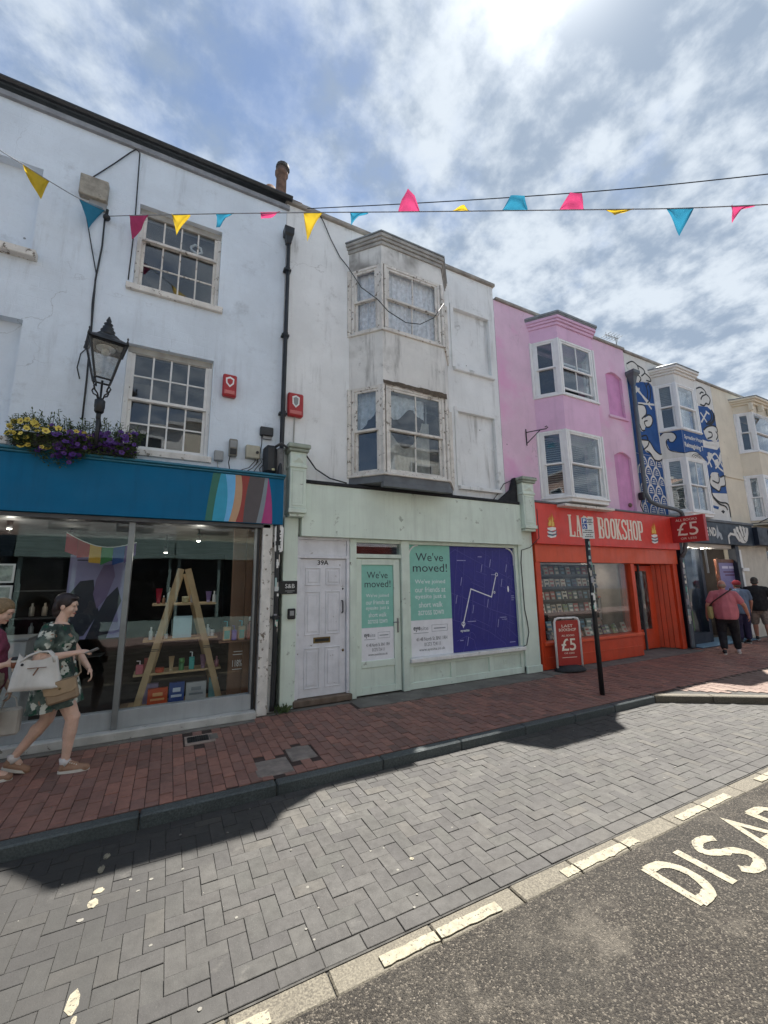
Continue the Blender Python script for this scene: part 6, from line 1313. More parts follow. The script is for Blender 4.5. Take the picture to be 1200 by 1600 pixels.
def bottle(name, label, x, y, z, h, r, c, capc='D8D8D4', kind='bottle', label_c=None):
    t = thing(name, label, 'toiletries', (x, y, z), group='toiletries on the ladder display'); m = flat('prod_'+c, c, .35); mc = flat('prod_'+capc, capc, .4)
    if kind == 'bottle': MB().lathe([(r*.9, 0), (r, .01), (r, h*.62), (r*.45, h*.74), (r*.4, h*.8)], n=14).build('body', m, t, smooth=True); MB().lathe([(r*.42, h*.8), (r*.42, h*.98), (r*.2, h)], n=12).build('cap', mc, t, smooth=True)
    elif kind == 'jar': MB().lathe([(r*.95, 0), (r, .008), (r, h*.65)], n=16).build('body', m, t, smooth=True); MB().lathe([(r*1.05, h*.65), (r*1.05, h)], n=16).build('cap', mc, t, smooth=True)
    elif kind == 'tube': MB().lathe([(r*.55, 0), (r*.6, .03)], n=12).build('cap', mc, t, smooth=True); MB().add([(r*.6*math.cos(a), r*.6*math.sin(a), .031) for a in [2*PI*i/12 for i in range(12)]]+[(r*1.05*math.cos(a), r*.12*math.sin(a), h) for a in [2*PI*i/12 for i in range(12)]], [(i, (i+1) % 12, (i+1) % 12+12, i+12) for i in range(12)]+[tuple(range(23, 11, -1))][::-1]).build('body', m, t, smooth=True)
    elif kind == 'pump': MB().box(-r, r, -r*.7, r*.7, 0, h*.68).build('body', m, t, bevel=.008); MB().tube([(0, 0, h*.68), (0, 0, h*.93), (-r*.9, -r*.2, h*.95)], .008, 6).build('pump', mc, t); (label_c and MB().box(-r*.75, r*.75, -r*.7-.002, -r*.7-.0005, h*.1, h*.5).build('label', flat('prod_'+label_c, label_c, .4), t))
    elif kind == 'box': MB().box(-r, r, -.03, .03, 0, h).build('carton', m, t, bevel=.002); (label_c and MB().box(-r*.7, r*.7, -.0325, -.0305, h*.3, h*.42).box(-r*.5, r*.5, -.0325, -.0305, h*.55, h*.75).build('print', flat('prod_'+label_c, label_c, .4), t))
    return t
z1, z2, z3, z4, z5 = 1.496, 1.011, .571, .146, 0
yb = .5
bottle('shampoo_tube', 'red tube at the left end of the top shelf', -.13, yb, z1, .21, .04, 'A02336', '8A1E2C', 'tube')
bottle('small_bottle', 'small amber bottle beside the red tube on the top shelf', -.065, yb, z1, .11, .02, '9A6A48')
bottle('white_bottle', 'slim white pump bottle left of the ladder leg on the top shelf', .005, yb, z1, .22, .028, 'C8CDC2', '9FA89A')
bottle('round_tin', 'round pale gold tin leaning in the middle of the top shelf', .215, yb+.05, z1, .09, .045, 'B8AE84', 'CFC9A6', 'jar')
bottle('serum_bottle', 'clear bottle with a pink cap in the middle of the top shelf', .305, yb+.05, z1, .22, .025, 'B9B4B8', 'B0506A')
bottle('lilac_tube', 'lilac tube at the right of the top shelf', .52, yb, z1, .16, .04, '7C6796', 'A99CB8', 'tube')
bottle('spray_bottle', 'white spray bottle at the right end of the top shelf', .60, yb, z1, .16, .025, 'C9C9C4', 'DCDCD8')
bottle('white_bottle', 'tall white bottle at the left end of the second shelf', -.19, yb, z2, .17, .025, 'B8BFBD', 'D8D8D4')
bottle('white_jar', 'short white bottle beside the tall one on the second shelf', -.11, yb, z2, .11, .027, 'C2C8C6')
bottle('small_pot', 'tiny white pot near the left ladder leg on the second shelf', .0, yb+.04, z2, .06, .025, 'C9CBC8', 'B4B8B6', 'jar')
bottle('pale_card', 'pale blue card standing in the middle of the second shelf', .20, yb+.04, z2, .30, .12, 'A9C6CE', kind='box')
bottle('white_jar', 'white pump jar at the right of the second shelf', .535, yb, z2, .17, .035, 'B4BAB8', 'C9CCCA')
bottle('white_jar', 'squat white jar at the right end of the second shelf', .60, yb, z2, .09, .03, 'B9BFBD', 'D4D6D4', 'jar')
bottle('pink_bottle', 'pink bottle at the left end of the third shelf', -.29, yb, z3, .18, .045, 'B05A66', 'D8C8C8', 'pump')
bottle('red_carton', 'red carton beside the pink bottle on the third shelf', -.20, yb+.07, z3, .19, .045, '9C4540', kind='box')
bottle('orange_tub', 'low orange tub on the third shelf', -.05, yb, z3, .06, .055, 'B5502E', 'A84426', 'jar')
bottle('cream_tube', 'cream tube standing on its cap on the third shelf', .09, yb, z3, .2, .035, 'B59C78', 'C9B590', 'tube')
bottle('green_jar', 'stack of small green jars on the third shelf', .22, yb, z3, .16, .035, '3E7A45', '5A8F52', 'jar')
bottle('teal_spray', 'bright teal spray bottle with a white top on the third shelf', .35, yb, z3, .25, .035, '2E9A94', 'DDE4E2', 'pump')
bottle('mauve_tube', 'mauve tube on the third shelf', .50, yb, z3, .19, .045, '7A5A70', '8E7084', 'tube')
bottle('pink_pot', 'dull pink bottle at the right end of the third shelf', .68, yb, z3, .15, .03, '8E5A68', 'A87884')
bottle('lilac_carton', 'lilac carton behind the orange box on the ladder base', -.14, yb+.16, z4, .26, .09, '8F84A2', kind='box')
bottle('orange_box', 'orange gift box on the ladder base', -.05, yb, z4, .22, .12, 'BF4A22', kind='box', label_c='D9A06A')
bottle('blue_box', 'blue gift box with white print on the ladder base', .18, yb, z4, .27, .095, '21468A', kind='box', label_c='C8D2E0')
bottle('patterned_box', 'white patterned box on the ladder base', .43, yb+.04, z4, .24, .13, 'B3B6B8', kind='box', label_c='7E858A')
bottle('aqua_carton', 'aqua carton at the right of the ladder base', .66, yb+.1, z4, .26, .06, '6FA6AC', kind='box')
BX('bracket_shelf', MPbrown, H1.e, .66-H1.e.location.x, 1.12-H1.e.location.x, .06, .2, .945, .97)
bottle('teal_tan_bottle', 'tall teal and tan bottle at the left of the brown panel', .755, .12, .972, .28, .05, 'A58A6A', '2E8FA0', 'pump', '1F8F88')
bottle('purple_bottle', 'short purple pump bottle on the brown panel', .855, .12, .972, .21, .032, '4A3F92', '6A4A8E', 'pump', '5A58A8')
bottle('teal_tan_bottle', 'second teal and tan bottle, right of the purple one', .955, .12, .972, .28, .045, 'A58A6A', '2E8FA0', 'pump', '1F8F88')
bottle('amber_bottle', 'amber bottle with a white nozzle on the brown panel', 1.065, .12, .972, .32, .035, '8A3A28', 'CFCFC8')
# posters and pennants deeper in the shop
t = thing('shop_poster', 'large lavender fashion poster with dark silhouettes inside the teal shop', 'poster', (-.9, .8, 1.04))
MB().box(-.34, .34, 0, .01, 0, 1.14).build('sheet', flat('poster_lavender', '8583AC', .4), t)
for k, p in enumerate(([(-.3, .62), (-.2, .78), (-.05, .8), (-.02, .6), (.05, .35), (-.1, .05), (-.3, .0)], [(.12, .55), (.24, .7), (.3, .5), (.24, .3), (.16, .0), (-.08, .0), (.02, .3)])): MB().prism(p, -.003-.001*k, -.0005).build('silhouette', flat('poster_dark', '1E2436', .4), t)
MB().prism([(-.02, .8), (.05, 1.0), (.16, 1.02), (.2, .85), (.12, .55), (.02, .4), (-.04, .6)], -.0055, -.0005).build('silhouette', flat('poster_mauve', '6C5F86', .4), t)
MB().box(-.26, .3, -.002, -.0005, 1.06, 1.075).build('printed_line', flat('poster_dark', '1E2436', .4), t)
t = thing('rainbow_pennants', 'string of rainbow cloth pennants inside the teal shop window', 'bunting', (-.86, .3, 2.14))
rc = ['9E2232', '9C2A30', 'C09A3C', '3F7A48', '2C4C86', '5A3A78']
def zc(u): return .29-.22*math.sin(u*PI)*.55-.1*u
for i, c in enumerate(rc):
    u0, u1 = i/6, (i+.98)/6; MB().prism([(-.36+.78*u0, zc(u0)), (-.36+.78*u1, zc(u1)), (-.36+.78*u1, zc(u1)-.22+.05*(i % 2)), (-.36+.78*u0, zc(u0)-.24)], 0, .003).build('pennant', flat('pennant_'+c, c, .8), t)
MB().tube([(-.36+.78*k/12, -.002, zc(k/12)) for k in range(13)], .006, 5).build('cord', Mwhite, t)
for i, (z, c) in enumerate(((1.80, '6F9A86'), (1.55, '8FA89A'))):
    t = thing('hanging_picture', ('upper of two pale green botanical pictures hung at the left edge of the shop', 'lower of two pale green botanical pictures hung at the left edge of the shop')[i], 'picture', (-1.78, .1, z), group='pictures in the teal shop')
    MB().box(-.17, .15, 0, .012, 0, .22).build('frame', Mwhite, t); MB().box(-.15, .13, -.003, -.0005, .02, .2).build('print', unitmat('botanical_'+str(i), [(.12, .25, .16), (.3, .42, .34), (.45, .5, .45)], .4, .6, 0, grain=14), t)
t = thing('display_counter', 'white boxed counter behind the glass at the left edge of the teal shop', 'counter', (-1.85, .25, .09)); MB().box(-.4, .38, 0, .5, 0, 1.03).build('cabinet', paint('counter_white', 'A7ABAD', .5), t, bevel=.006); MB().box(-.42, .4, -.02, .52, 1.031, 1.06).build('top', Mgreyplastic, t, bevel=.004)
for i in range(9):
    t = thing('shelf_bottle', ORD[i % 5]+' pale bottle from the left on the '+('upper' if i < 5 else 'lower')+' back shelf of the teal shop', 'bottle', (-1.9+.16*(i % 5)+.02*(i > 4), 2.2, 1.3-.3*(i//5)), group='bottles on the back shelves of the teal shop')
    MB().lathe([(.035, 0), (.035, .13), (.015, .16), (.015, .2)], n=10).build('body', flat('bb_'+str(i % 3), ('8E8A84', 'A39A8E', '7F8A90')[i % 3], .4), t, smooth=True)
t = thing('back_shelves', 'dark back shelving inside the teal shop', 'shelving', (-1.5, 2.3, .1))
for z in (.55, .88, 1.18, 1.6): MB().box(-.6, .6, -.25, .1, z-.02, z-.001).build('shelf', paint('dark_shelf2', '3A3C40', .6), t)

# ------------------------------------------------------------------ books in the bookshop window
rr = random.Random(91)
bcols = ['7F7468', 'A5A092', '55616B', 'B0A38E', '3E4A50', '8C6A5C', 'C0B8A6', '6E7F78', '9C5048', '5A7F8E', 'C9C4B4', '2E3338', '7B8A5E', '4F3F50']
bookmesh = {}
def book(x, y, z, w, h, th, c, lean, rz, label, group):
    key = (w, h, th, c)
    t = thing('book', label, 'book', (x, y, z), rz, group); t.rotation_euler = (R(lean), 0, rz)
    if key not in bookmesh:
        a = MB().box(-w/2, w/2, 0, .004, 0, h).box(-w/2, w/2, th-.004, th, 0, h).box(-w/2, -w/2+.004, .004, th-.004, 0, h); b = MB().box(-w/2+.004, w/2-.006, .0042, th-.0042, .004, h-.004)
        c2 = bcols[(bcols.index(c)*5+3) % len(bcols)]; d = MB().box(-w*.36, w*.36, -.0015, -.0003, h*.62, h*.8).box(-w*.3, w*.3, -.0015, -.0003, h*.15, h*.4)
        bookmesh[key] = (a.mesh('cover', flat('cover_'+c, c, .45)), b.mesh('pages', flat('pages', 'CFC7B4', .8)), d.mesh('cover_print', flat('print_'+c2, c2, .5)))
    for me in bookmesh[key]: put(me.name.split('.')[0], me, t)
ROW = ['bottom', 'second lowest', 'second highest', 'top']
rk = thing('book_rack', 'black wire rack holding rows of paperbacks behind the bookshop glass', 'rack', (8.36, .62, .5))
MB().box(-.97, 1.1, .03, .05, 0, 1.62).build('back_panel', paint('rack_back', '221F1D', .8), rk)
for z in (.48, .77, 1.06, 1.34): MB().box(-.95, 1.08, -.06, .0, z, z+.012).box(-.95, 1.08, -.065, -.058, z+.012, z+.05).build('shelf', Mblack, rk)
for x in (-.95, -.1, 1.06): MB().box(x, x+.02, -.03, .02, 0, 1.62).build('upright', Mblack, rk)
for r_ in range(4):
    for c_ in range(11): book(7.5+c_*.186+rr.gauss(0, .008), .565, .995+r_*.29-(.0 if r_ else .0), .145, .205+.01*rr.randint(0, 2), .02, bcols[rr.randrange(len(bcols))], -8, rr.gauss(0, .05), ORD[c_]+' paperback from the left in the '+ROW[r_]+' row of the bookshop wire rack', 'face-out paperbacks on the rack')
for i in range(17):
    book(7.22+i*.16+rr.gauss(0, .02), .18+rr.uniform(0, .12), .503, .15, .2+.02*rr.randint(0, 2), .025, bcols[rr.randrange(len(bcols))], -18, rr.gauss(0, .15), ORD[i]+' book from the left in the leaning front row of the bookshop window', 'leaning front row of books')
for i in range(9):
    book(7.55+i*.215+rr.gauss(0, .02), .40+rr.uniform(0, .06), .62, .16, .24, .025, bcols[rr.randrange(len(bcols))], -14, rr.gauss(0, .1), ORD[i]+' book from the left in the raised second row of the bookshop window', 'second row of books')
MB().box(7.35, 9.5, .36, .52, .5, .618).build('book_riser', paint('book_riser', '5A4A3C', .7), None); tag(bpy.data.objects['book_riser'], 'low brown riser under the second row of books', 'riser')
t = thing('notice_frame', 'white notice board in a red frame standing behind the books', 'notice', (9.95, .85, .75)); MB().box(-.4, .4, 0, .02, 0, .55).build('board', paint('notice_white', 'A8A8A4', .6), t); MB().box(-.43, -.4005, -.01, .03, -.03, .58).box(.4005, .43, -.01, .03, -.03, .58).box(-.4, .4, -.01, .03, .5505, .58).build('frame', Mo, t)
t = thing('display_light', 'pale strip light along the top left of the bookshop window', 'light', (7.6, .12, 2.09)); MB().box(-.7, .7, -.03, .03, 0, .035).build('tube', paint('strip_white', 'B9BDBE', .4), t, bevel=.01)
for i, (X, Y, Z) in enumerate(((7.5, .95, 2.0), (8.6, .9, 1.95), (9.35, .8, 2.0))):
    l = thing('ceiling_spotlight', ('lit spotlight over the left of the bookshop window', 'lit spotlight over the middle of the bookshop window', 'lit spotlight over the right of the bookshop window')[i], 'spotlight', (X, Y, Z), group='spotlights in the bookshop')
    MB().lathe([(.03, .0), (.035, .1), (.012, .11), (.012, 2.14-Z)], n=12).build('lamp_body', Mblack, l, smooth=True); MB().lathe([(.0005, -.012), (.022, -.008), (.026, -.001)], n=12).build('bulb', lampm, l, smooth=True); lamp_light(l, 5)
# ------------------------------------------------------------------ framed poster by the navy shop
t = thing('framed_poster', 'lavender poster in a broad brown wooden frame at the navy shop entrance', 'poster', (14.75, .02, 1.15))
MB().box(-.62, .62, 0, .03, 0, 1.05).build('sheet', flat('board_lavender', '7E77A4', .5), t)
MB().box(-.72, -.6205, -.02, .05, -.1, 1.15).box(.6205, .72, -.02, .05, -.1, 1.15).box(-.62, .62, -.02, .05, 1.0505, 1.15).box(-.62, .62, -.02, .05, -.1, -.0005).build('frame', paint('brown_frame', '6A4232', .5, .15, 6, .15), t, bevel=.006)
MB().box(-.42, -.08, -.003, -.0005, .88, .95).box(-.02, .44, -.003, -.0005, .88, .95).build('printed_heading', flat('board_pale', 'C9C6DA'), t); MB().box(-.38, .4, -.003, -.0005, .76, .8).box(-.3, .34, -.003, -.0005, .67, .71).build('printed_line', flat('board_plum', '5A2A55'), t)
t = thing('projecting_sign', 'dark octagonal sign with maroon lettering panel at the right edge', 'sign', (16.3, -.75, 2.8)); MB().lathe([(.33, 0), (.33, .08)], n=8, rot=PI/8).xf(Matrix.Rotation(R(90), 4, 'Y')).build('plate', Mnavy2, t, (0, 0, .25)); MB().box(-.004, -.0005, -.2, .2, .15, .4).build('panel', flat('sign_maroon', '6A1F30'), t)
# ------------------------------------------------------------------ people
def remesh(mb, name, m, voxel=.007, smooth=4, parent=None, loc=(0, 0, 0), rz=0.):
    """one continuous surface grown from overlapping volumes"""
    me = mb.mesh(name); o = bpy.data.objects.new(name, me); COL.objects.link(o)
    r = o.modifiers.new('r', 'REMESH'); r.mode = 'VOXEL'; r.voxel_size = voxel; r.use_smooth_shade = True
    s_ = o.modifiers.new('s', 'SMOOTH'); s_.factor = .5; s_.iterations = smooth
    dg = bpy.context.evaluated_depsgraph_get(); dg.update(); nm = bpy.data.meshes.new_from_object(o.evaluated_get(dg)); bpy.data.objects.remove(o); bpy.data.meshes.remove(me)
    nm.name = name; nm.materials.clear(); nm.materials.append(m)
    for p in nm.polygons: p.use_smooth = True
    return put(name, nm, parent, loc, rz)
def skinmat(name, c):
    t = NT(name); c = lin(c); col = t.mix(t.rng(t.noise(9, 5), .35, .7), mul(c, .88), mul(c, 1.08)); col = t.mix(t.math('MULTIPLY', t.rng(t.noise(38, 4), .55, .75), .3), col, (c[0]*.9, c[1]*.62, c[2]*.55))
    m = t.done(col, .5, t.bump(t.noise(120, 3), .15, .003), 0., .4); t.b.inputs['Subsurface Weight'].default_value = .08; t.b.inputs['Subsurface Radius'].default_value = (.01, .004, .002); return m
def hand(mb, w, d, up, s=1., curl=.5, thumb=1):
    """palm and five fingers; w wrist, d forward, up = back of the hand"""
    d = Vector(d).normalized(); up = Vector(up); up = (up-d*up.dot(d)).normalized(); r = d.cross(up)*thumb; w = Vector(w)
    mb.cap(w, w+d*.045*s, .022*s, .026*s)
    for k in range(4):
        b = w+d*.075*s+r*(.027-.018*k)*s; mb.cap(w+d*.03*s+r*(.018-.012*k)*s, b, .015*s, .0105*s)
        l = (.038, .043, .040, .031)[k]*s; p = b; a = 0
        for j in range(3):
            a += curl*(.55+.25*j); q = p+(d*math.cos(a)-up*math.sin(a))*l*(1, .72, .55)[j]; mb.cap(p, q, (.0098-.0008*j)*s, (.0092-.0009*j)*s, 8); p = q
    p = w+d*.02*s+r*.024*s
    for j, (f, g, h) in enumerate(((.5, .7, .25), (.8, .3, .45))):
        q = p+(d*f+r*g-up*h).normalized()*(.036-.006*j)*s; mb.cap(p, q, (.0125-.0015*j)*s, (.0115-.002*j)*s, 8); p = q
def head(mb, c, fwd, s=1., tilt=0.):
    """skull, jaw, nose, ears; returns a frame (right, forward, up)"""
    f = Vector(fwd).normalized(); u = Vector((0, 0, 1)); r = f.cross(u).normalized(); f = (f*math.cos(tilt)-u*math.sin(tilt)).normalized(); u = r.cross(f); c = Vector(c)
    Mx = Matrix((r, f, u)).transposed().to_4x4()
    def B_(x, y, z, rx, ry, rz): mb.ball(c+r*x*s+f*y*s+u*z*s, (rx*s, ry*s, rz*s), 16, 12, Mx)
    B_(0, -.012, .03, .074, .094, .088); B_(0, .03, -.03, .062, .062, .078); B_(0, .045, -.078, .04, .036, .034); B_(0, .062, .03, .056, .03, .034)
    for sx in (-1, 1): B_(sx*.034, .06, -.032, .026, .026, .03); B_(sx*.029, .083, .022, .022, .012, .008); B_(sx*.076, -.006, -.012, .011, .022, .033)
    mb.cap(c+f*.084*s+u*.008*s, c+f*.097*s-u*.026*s, .009*s, .012*s); B_(0, .09, -.032, .015, .012, .008); B_(0, .085, -.058, .025, .012, .0075); B_(0, .083, -.068, .021, .012, .007); B_(0, .083, -.088, .02, .016, .016)
    return r, f, u
def face(parent, c, fr, s, lip, brow):
    r, f, u = fr; c = Vector(c)
    Mx = Matrix((r, f, u)).transposed().to_4x4()
    for sx in (-1, 1):
        MB().ball(c+r*sx*.031*s+f*.0775*s+u*.004*s, (.012*s, .008*s, .0055*s), 10, 8, Mx).build('eye', paint('eye_white', '8E8680', .3), parent, smooth=True)
        MB().ball(c+r*sx*.031*s+f*.084*s+u*.004*s, (.006*s, .003*s, .005*s), 10, 8, Mx).build('iris', paint('iris_dark', '2A1D16', .15), parent, smooth=True)
        MB().tube([c+r*sx*x*s+f*y*s+u*z*s for x, y, z in ((.012, .097, .021), (.03, .094, .028), (.05, .078, .021))], [.002*s, .003*s, .0015*s], 6).build('eyebrow', brow, parent, smooth=True)
    MB().tube([c+r*x*s+f*y*s+u*z*s for x, y, z in ((-.024, .082, -.063), (-.01, .0965, -.061), (.01, .0965, -.061), (.024, .082, -.063))], [.003*s, .0065*s, .0065*s, .003*s], 8).build('lips', lip, parent, smooth=True)
def shoe(parent, heel, toe, mu, ms, up=Vector((0, 0, 1)), s=1.):
    """trainer with sole, laces; heel and toe on the ground line"""
    h = Vector(heel); t_ = Vector(toe); d = (t_-h); L_ = d.length; d.normalize(); up = (up-d*up.dot(d)).normalized(); r = d.cross(up)
    def P(a, b, c): return h+d*a*L_+r*b*s+up*c*s
    mb = MB()
    for a, b, w, z in ((.14, .3, .034, .045), (.3, .5, .036, .04), (.5, .72, .038, .034), (.72, .88, .036, .028)): mb.cap(P(a, 0, z), P(b, 0, z-.005), w*s, w*s*.98, 12)
    mb.cap(P(.16, 0, .05), P(.2, 0, .085), .034*s, .036*s, 12); mb.cap(P(.3, 0, .08), P(.55, 0, .06), .03*s, .028*s)
    remesh(mb, 'shoe', mu, .006, 3, parent)
    n = 22; out = []
    for i in range(n):
        a = 2*PI*i/n; x = math.cos(a); w = .041*(1-.12*max(0, -x))*math.sin(a); out.append((.51+.5*x, w))
    vs = [P(a, b, -.002) for a, b in out]+[P(a, b, .022) for a, b in out]; MB().add(vs, [tuple(range(n-1, -1, -1)), tuple(range(n, 2*n))]+[(i, (i+1) % n, (i+1) % n+n, i+n) for i in range(n)]).build('sole', ms, parent)
    for k in range(4): MB().tube([P(.38+.07*k, -.026, .088-.008*k), P(.40+.07*k, 0, .1-.008*k), P(.38+.07*k, .026, .088-.008*k)], .0045*s, 6).build('lace', ms, parent)

# ---- woman in a floral dress walking to the right, looking at her phone
SK = skinmat('skin_fair', 'D0AE9C')
def floral():
    t = NT('floral_cloth'); v = t.n('ShaderNodeTexVoronoi'); t.l(t.mp((1, 1, 1)), v.inputs['Vector']); v.inputs['Scale'].default_value = 10.
    nz = t.noise(30, 4, .6); col = t.mix(t.rng(t.noise(7, 4), .4, .6), lin('2E3A38'), lin('58665F'))
    col = t.mix(t.rng(t.noise(11, 3, .5), .56, .6), col, lin('1E4638')); fl_ = t.math('MULTIPLY', t.rng(t.math('ADD', v.outputs['Distance'], t.math('MULTIPLY', t.noise(22, 4, .7), .8)), .82, .76), t.rng(t.noise(5, 2), .36, .44))
    col = t.mix(fl_, col, lin('BFC2B8')); col = t.mix(t.math('MULTIPLY', t.rng(v.outputs['Distance'], .16, .1), fl_), col, lin('3A3B33')); col = t.mix(t.rng(t.noise(16, 3), .66, .69), col, lin('8E6E5C'))
    return t.done(col, .8, t.bump(t.noise(5, 5, .6, t.mp((1.6, 1.6, .7))), .7, .04), 0., .3)
wc = Vector((-.93, -.87, -.022))
hc = (.0, 0, 1.575); mb = MB()
fr = head(mb, hc, (1, -.1, 0), .98, R(12))
mb.cap((-.035, 0, 1.38), (-.015, 0, 1.5), .052, .05); mb.cap((-.05, -.1, 1.36), (-.05, .1, 1.36), .06, .06); mb.cap((-.03, 0, 1.3), (-.0, 0, 1.05), .12, .12); mb.cap((0, -.06, .9), (0, .06, .9), .12, .12)
# near (right) arm: elbow back, forearm forward with phone; far arm hanging
shR, elR, wrR = Vector((-.08, -.19, 1.345)), Vector((-.135, -.235, 1.085)), Vector((.14, -.20, 1.125))
mb.cap(shR, elR, .056, .046); mb.cap(elR, elR.lerp(wrR, .4), .045, .042); mb.cap(elR.lerp(wrR, .4), wrR, .041, .026); hand(mb, wrR, (1, .1, .12), (-.2, -.5, 1), .92, .55, -1)
shL, elL, wrL = Vector((-.06, .17, 1.345)), Vector((.1, .22, 1.08)), Vector((.22, .16, .92))
mb.cap(shL, elL, .054, .044); mb.cap(elL, elL.lerp(wrL, .4), .043, .04); mb.cap(elL.lerp(wrL, .4), wrL, .04, .026); hand(mb, wrL, (.45, -.1, -.85), (.8, .1, .5), .92, .6, 1)
# front leg is the near one, rear leg the far one
hpR, knR, anR = Vector((.02, -.08, .86)), Vector((.165, -.085, .50)), Vector((.14, -.06, .10))
mb.cap(hpR, knR, .095, .062); mb.cap(knR, knR.lerp(anR, .35), .058, .058); mb.cap(knR.lerp(anR, .25)+Vector((-.008, 0, 0)), knR.lerp(anR, .45)+Vector((-.006, 0, 0)), .054, .051); mb.cap(knR.lerp(anR, .35), anR, .054, .034); mb.ball(knR+Vector((.016, 0, .01)), .05)
hpL, knL, anL = Vector((-.02, .08, .86)), Vector((-.07, .1, .47)), Vector((-.30, .13, .15))
mb.cap(hpL, knL, .095, .062); mb.cap(knL, knL.lerp(anL, .35), .058, .058); mb.cap(knL.lerp(anL, .3)+Vector((-.01, 0, .015)), knL.lerp(anL, .45), .052, .05); mb.cap(knL.lerp(anL, .35), anL, .054, .034)
mb.cap(anR, anR+Vector((.07, 0, -.05)), .035, .03); mb.cap(anL, anL+Vector((.05, 0, -.06)), .035, .03)
wm = remesh(mb, 'person', SK, .0062, 4, None, tuple(wc)); tag(wm, 'woman in a dark floral dress walking right and looking at her phone', 'person')
face(wm, hc, fr, .98, paint('lip_rose', '9A5A52', .4), paint('brow_dark', '2E1E1A', .7))
# dress
mb = MB(); FL = floral()
mb.cap((-.05, -.1, 1.355), (-.05, .1, 1.355), .072, .072); mb.cap((-.045, 0, 1.3), (-.01, 0, 1.15), .14, .135); mb.cap((-.045, -.09, 1.29), (-.02, -.07, 1.12), .1, .1); mb.cap((-.045, .09, 1.29), (-.02, .07, 1.12), .1, .1)
mb.cap((.045, -.065, 1.235), (.045, .065, 1.235), .085, .085); mb.cap((-.02, -.05, 1.1), (-.0, -.06, .9), .12, .15); mb.cap((-.02, .05, 1.1), (-.0, .06, .9), .12, .15); mb.cap((-.03, -.04, .9), (-.01, -.045, .74), .16, .155); mb.cap((-.03, .05, .9), (-.04, .06, .72), .16, .15); mb.cap((.04, -.07, .85), (.08, -.075, .7), .125, .11)
mb.cap(shR+Vector((.0, .02, .01)), shR.lerp(elR, .5), .074, .076); mb.cap(shL+Vector((0, -.02, .01)), shL.lerp(elL, .5), .072, .072)
ds = remesh(mb, 'dress', FL, .009, 5, wm)
bm = bmesh.new(); bm.from_mesh(ds.data)     # open the hem, neck and cuffs with clean cuts
def cut(co, no):
    g_ = bm.verts[:]+bm.edges[:]+bm.faces[:]; bmesh.ops.bisect_plane(bm, geom=g_, plane_co=co, plane_no=no, clear_outer=True)
cut((0, 0, .665), (-.12, 0, -1)); cut((-.02, 0, 1.405), (.25, 0, 1))
bm.to_mesh(ds.data); bm.free()
# flared skirt with folds down to the hem
n, m = 64, 10; vs = []; fs = []
for j in range(m+1):
    v = j/m; z = .96-.36*v
    for i in range(n):
        a = 2*PI*i/n; rx = .165+.055*v; ry = .175+.035*v; k = 1+.05*v*math.sin(a*7+1)+.03*v*math.sin(a*13); zz = z+(.035*math.cos(a)+.0)*v
        vs.append((-.02+.015*v+rx*k*math.cos(a), ry*k*math.sin(a), zz))
for j in range(m):
    for i in range(n): a = j*n+i; b = j*n+(i+1) % n; fs.append((a, a+n, b+n, b))
MB().add(vs, fs).build('skirt', FL, wm, smooth=True)
hm = paint('hair_dark_brown', '231618', .45, .3, 40, .5, 150)
mb = MB(); c = Vector(hc); r, f, u = fr
Mx = Matrix((r, f, u)).transposed().to_4x4()
mb.ball(c+u*.045-f*.022, (.084, .098, .085), 16, 12, Mx); mb.ball(c-f*.065-u*.015, (.07, .05, .085), 14, 10, Mx); mb.ball(c-f*.05-u*.075, (.055, .045, .06), 14, 10, Mx); mb.ball(c+u*.085+f*.035, (.062, .05, .03), 14, 10, Mx)
for sx in (-1, 1): mb.ball(c+r*sx*.066+u*.03-f*.005, (.018, .05, .05), 10, 8, Mx)
remesh(mb, 'hair', hm, .006, 3, wm)
Msock = paint('white_sock', 'C9C6C6', .9, .1, 30, .4); Mshoe = paint('beige_trainer', '96755F', .7, .15, 14, .3); Msole = paint('white_sole', 'CFCBC2', .6, .08, 12, .1)
for a, b in ((anR, (.02, 0, -.02)), (anL, (.02, 0, -.035))): MB().tube([a+Vector((-.012, 0, .035)), a+Vector((-.006, 0, .0)), a+Vector(b)], [.040, .042, .044], 14).build('sock', Msock, wm, smooth=True)
shoe(wm, anR+Vector((-.055, 0, -.1)), anR+Vector((.205, -.02, -.1)), Mshoe, Msole); shoe(wm, anL+Vector((-.085, .0, -.085)), anL+Vector((.13, 0, -.155)), Mshoe, Msole, Vector((.3, 0, 1)))
ph = thing('smartphone', 'smartphone held out by the woman in the floral dress', 'phone', tuple(wc+wrR+Vector((.125, .0, .0)))); q = MB().box(-.035, .075, -.004, .004, -.034, .034).build('case', Mgreyplastic, ph, bevel=.003); MB().box(-.03, .07, .0042, .005, -.03, .03).build('screen', Mblack, ph); ph.rotation_euler = (R(70), R(-24), 0)
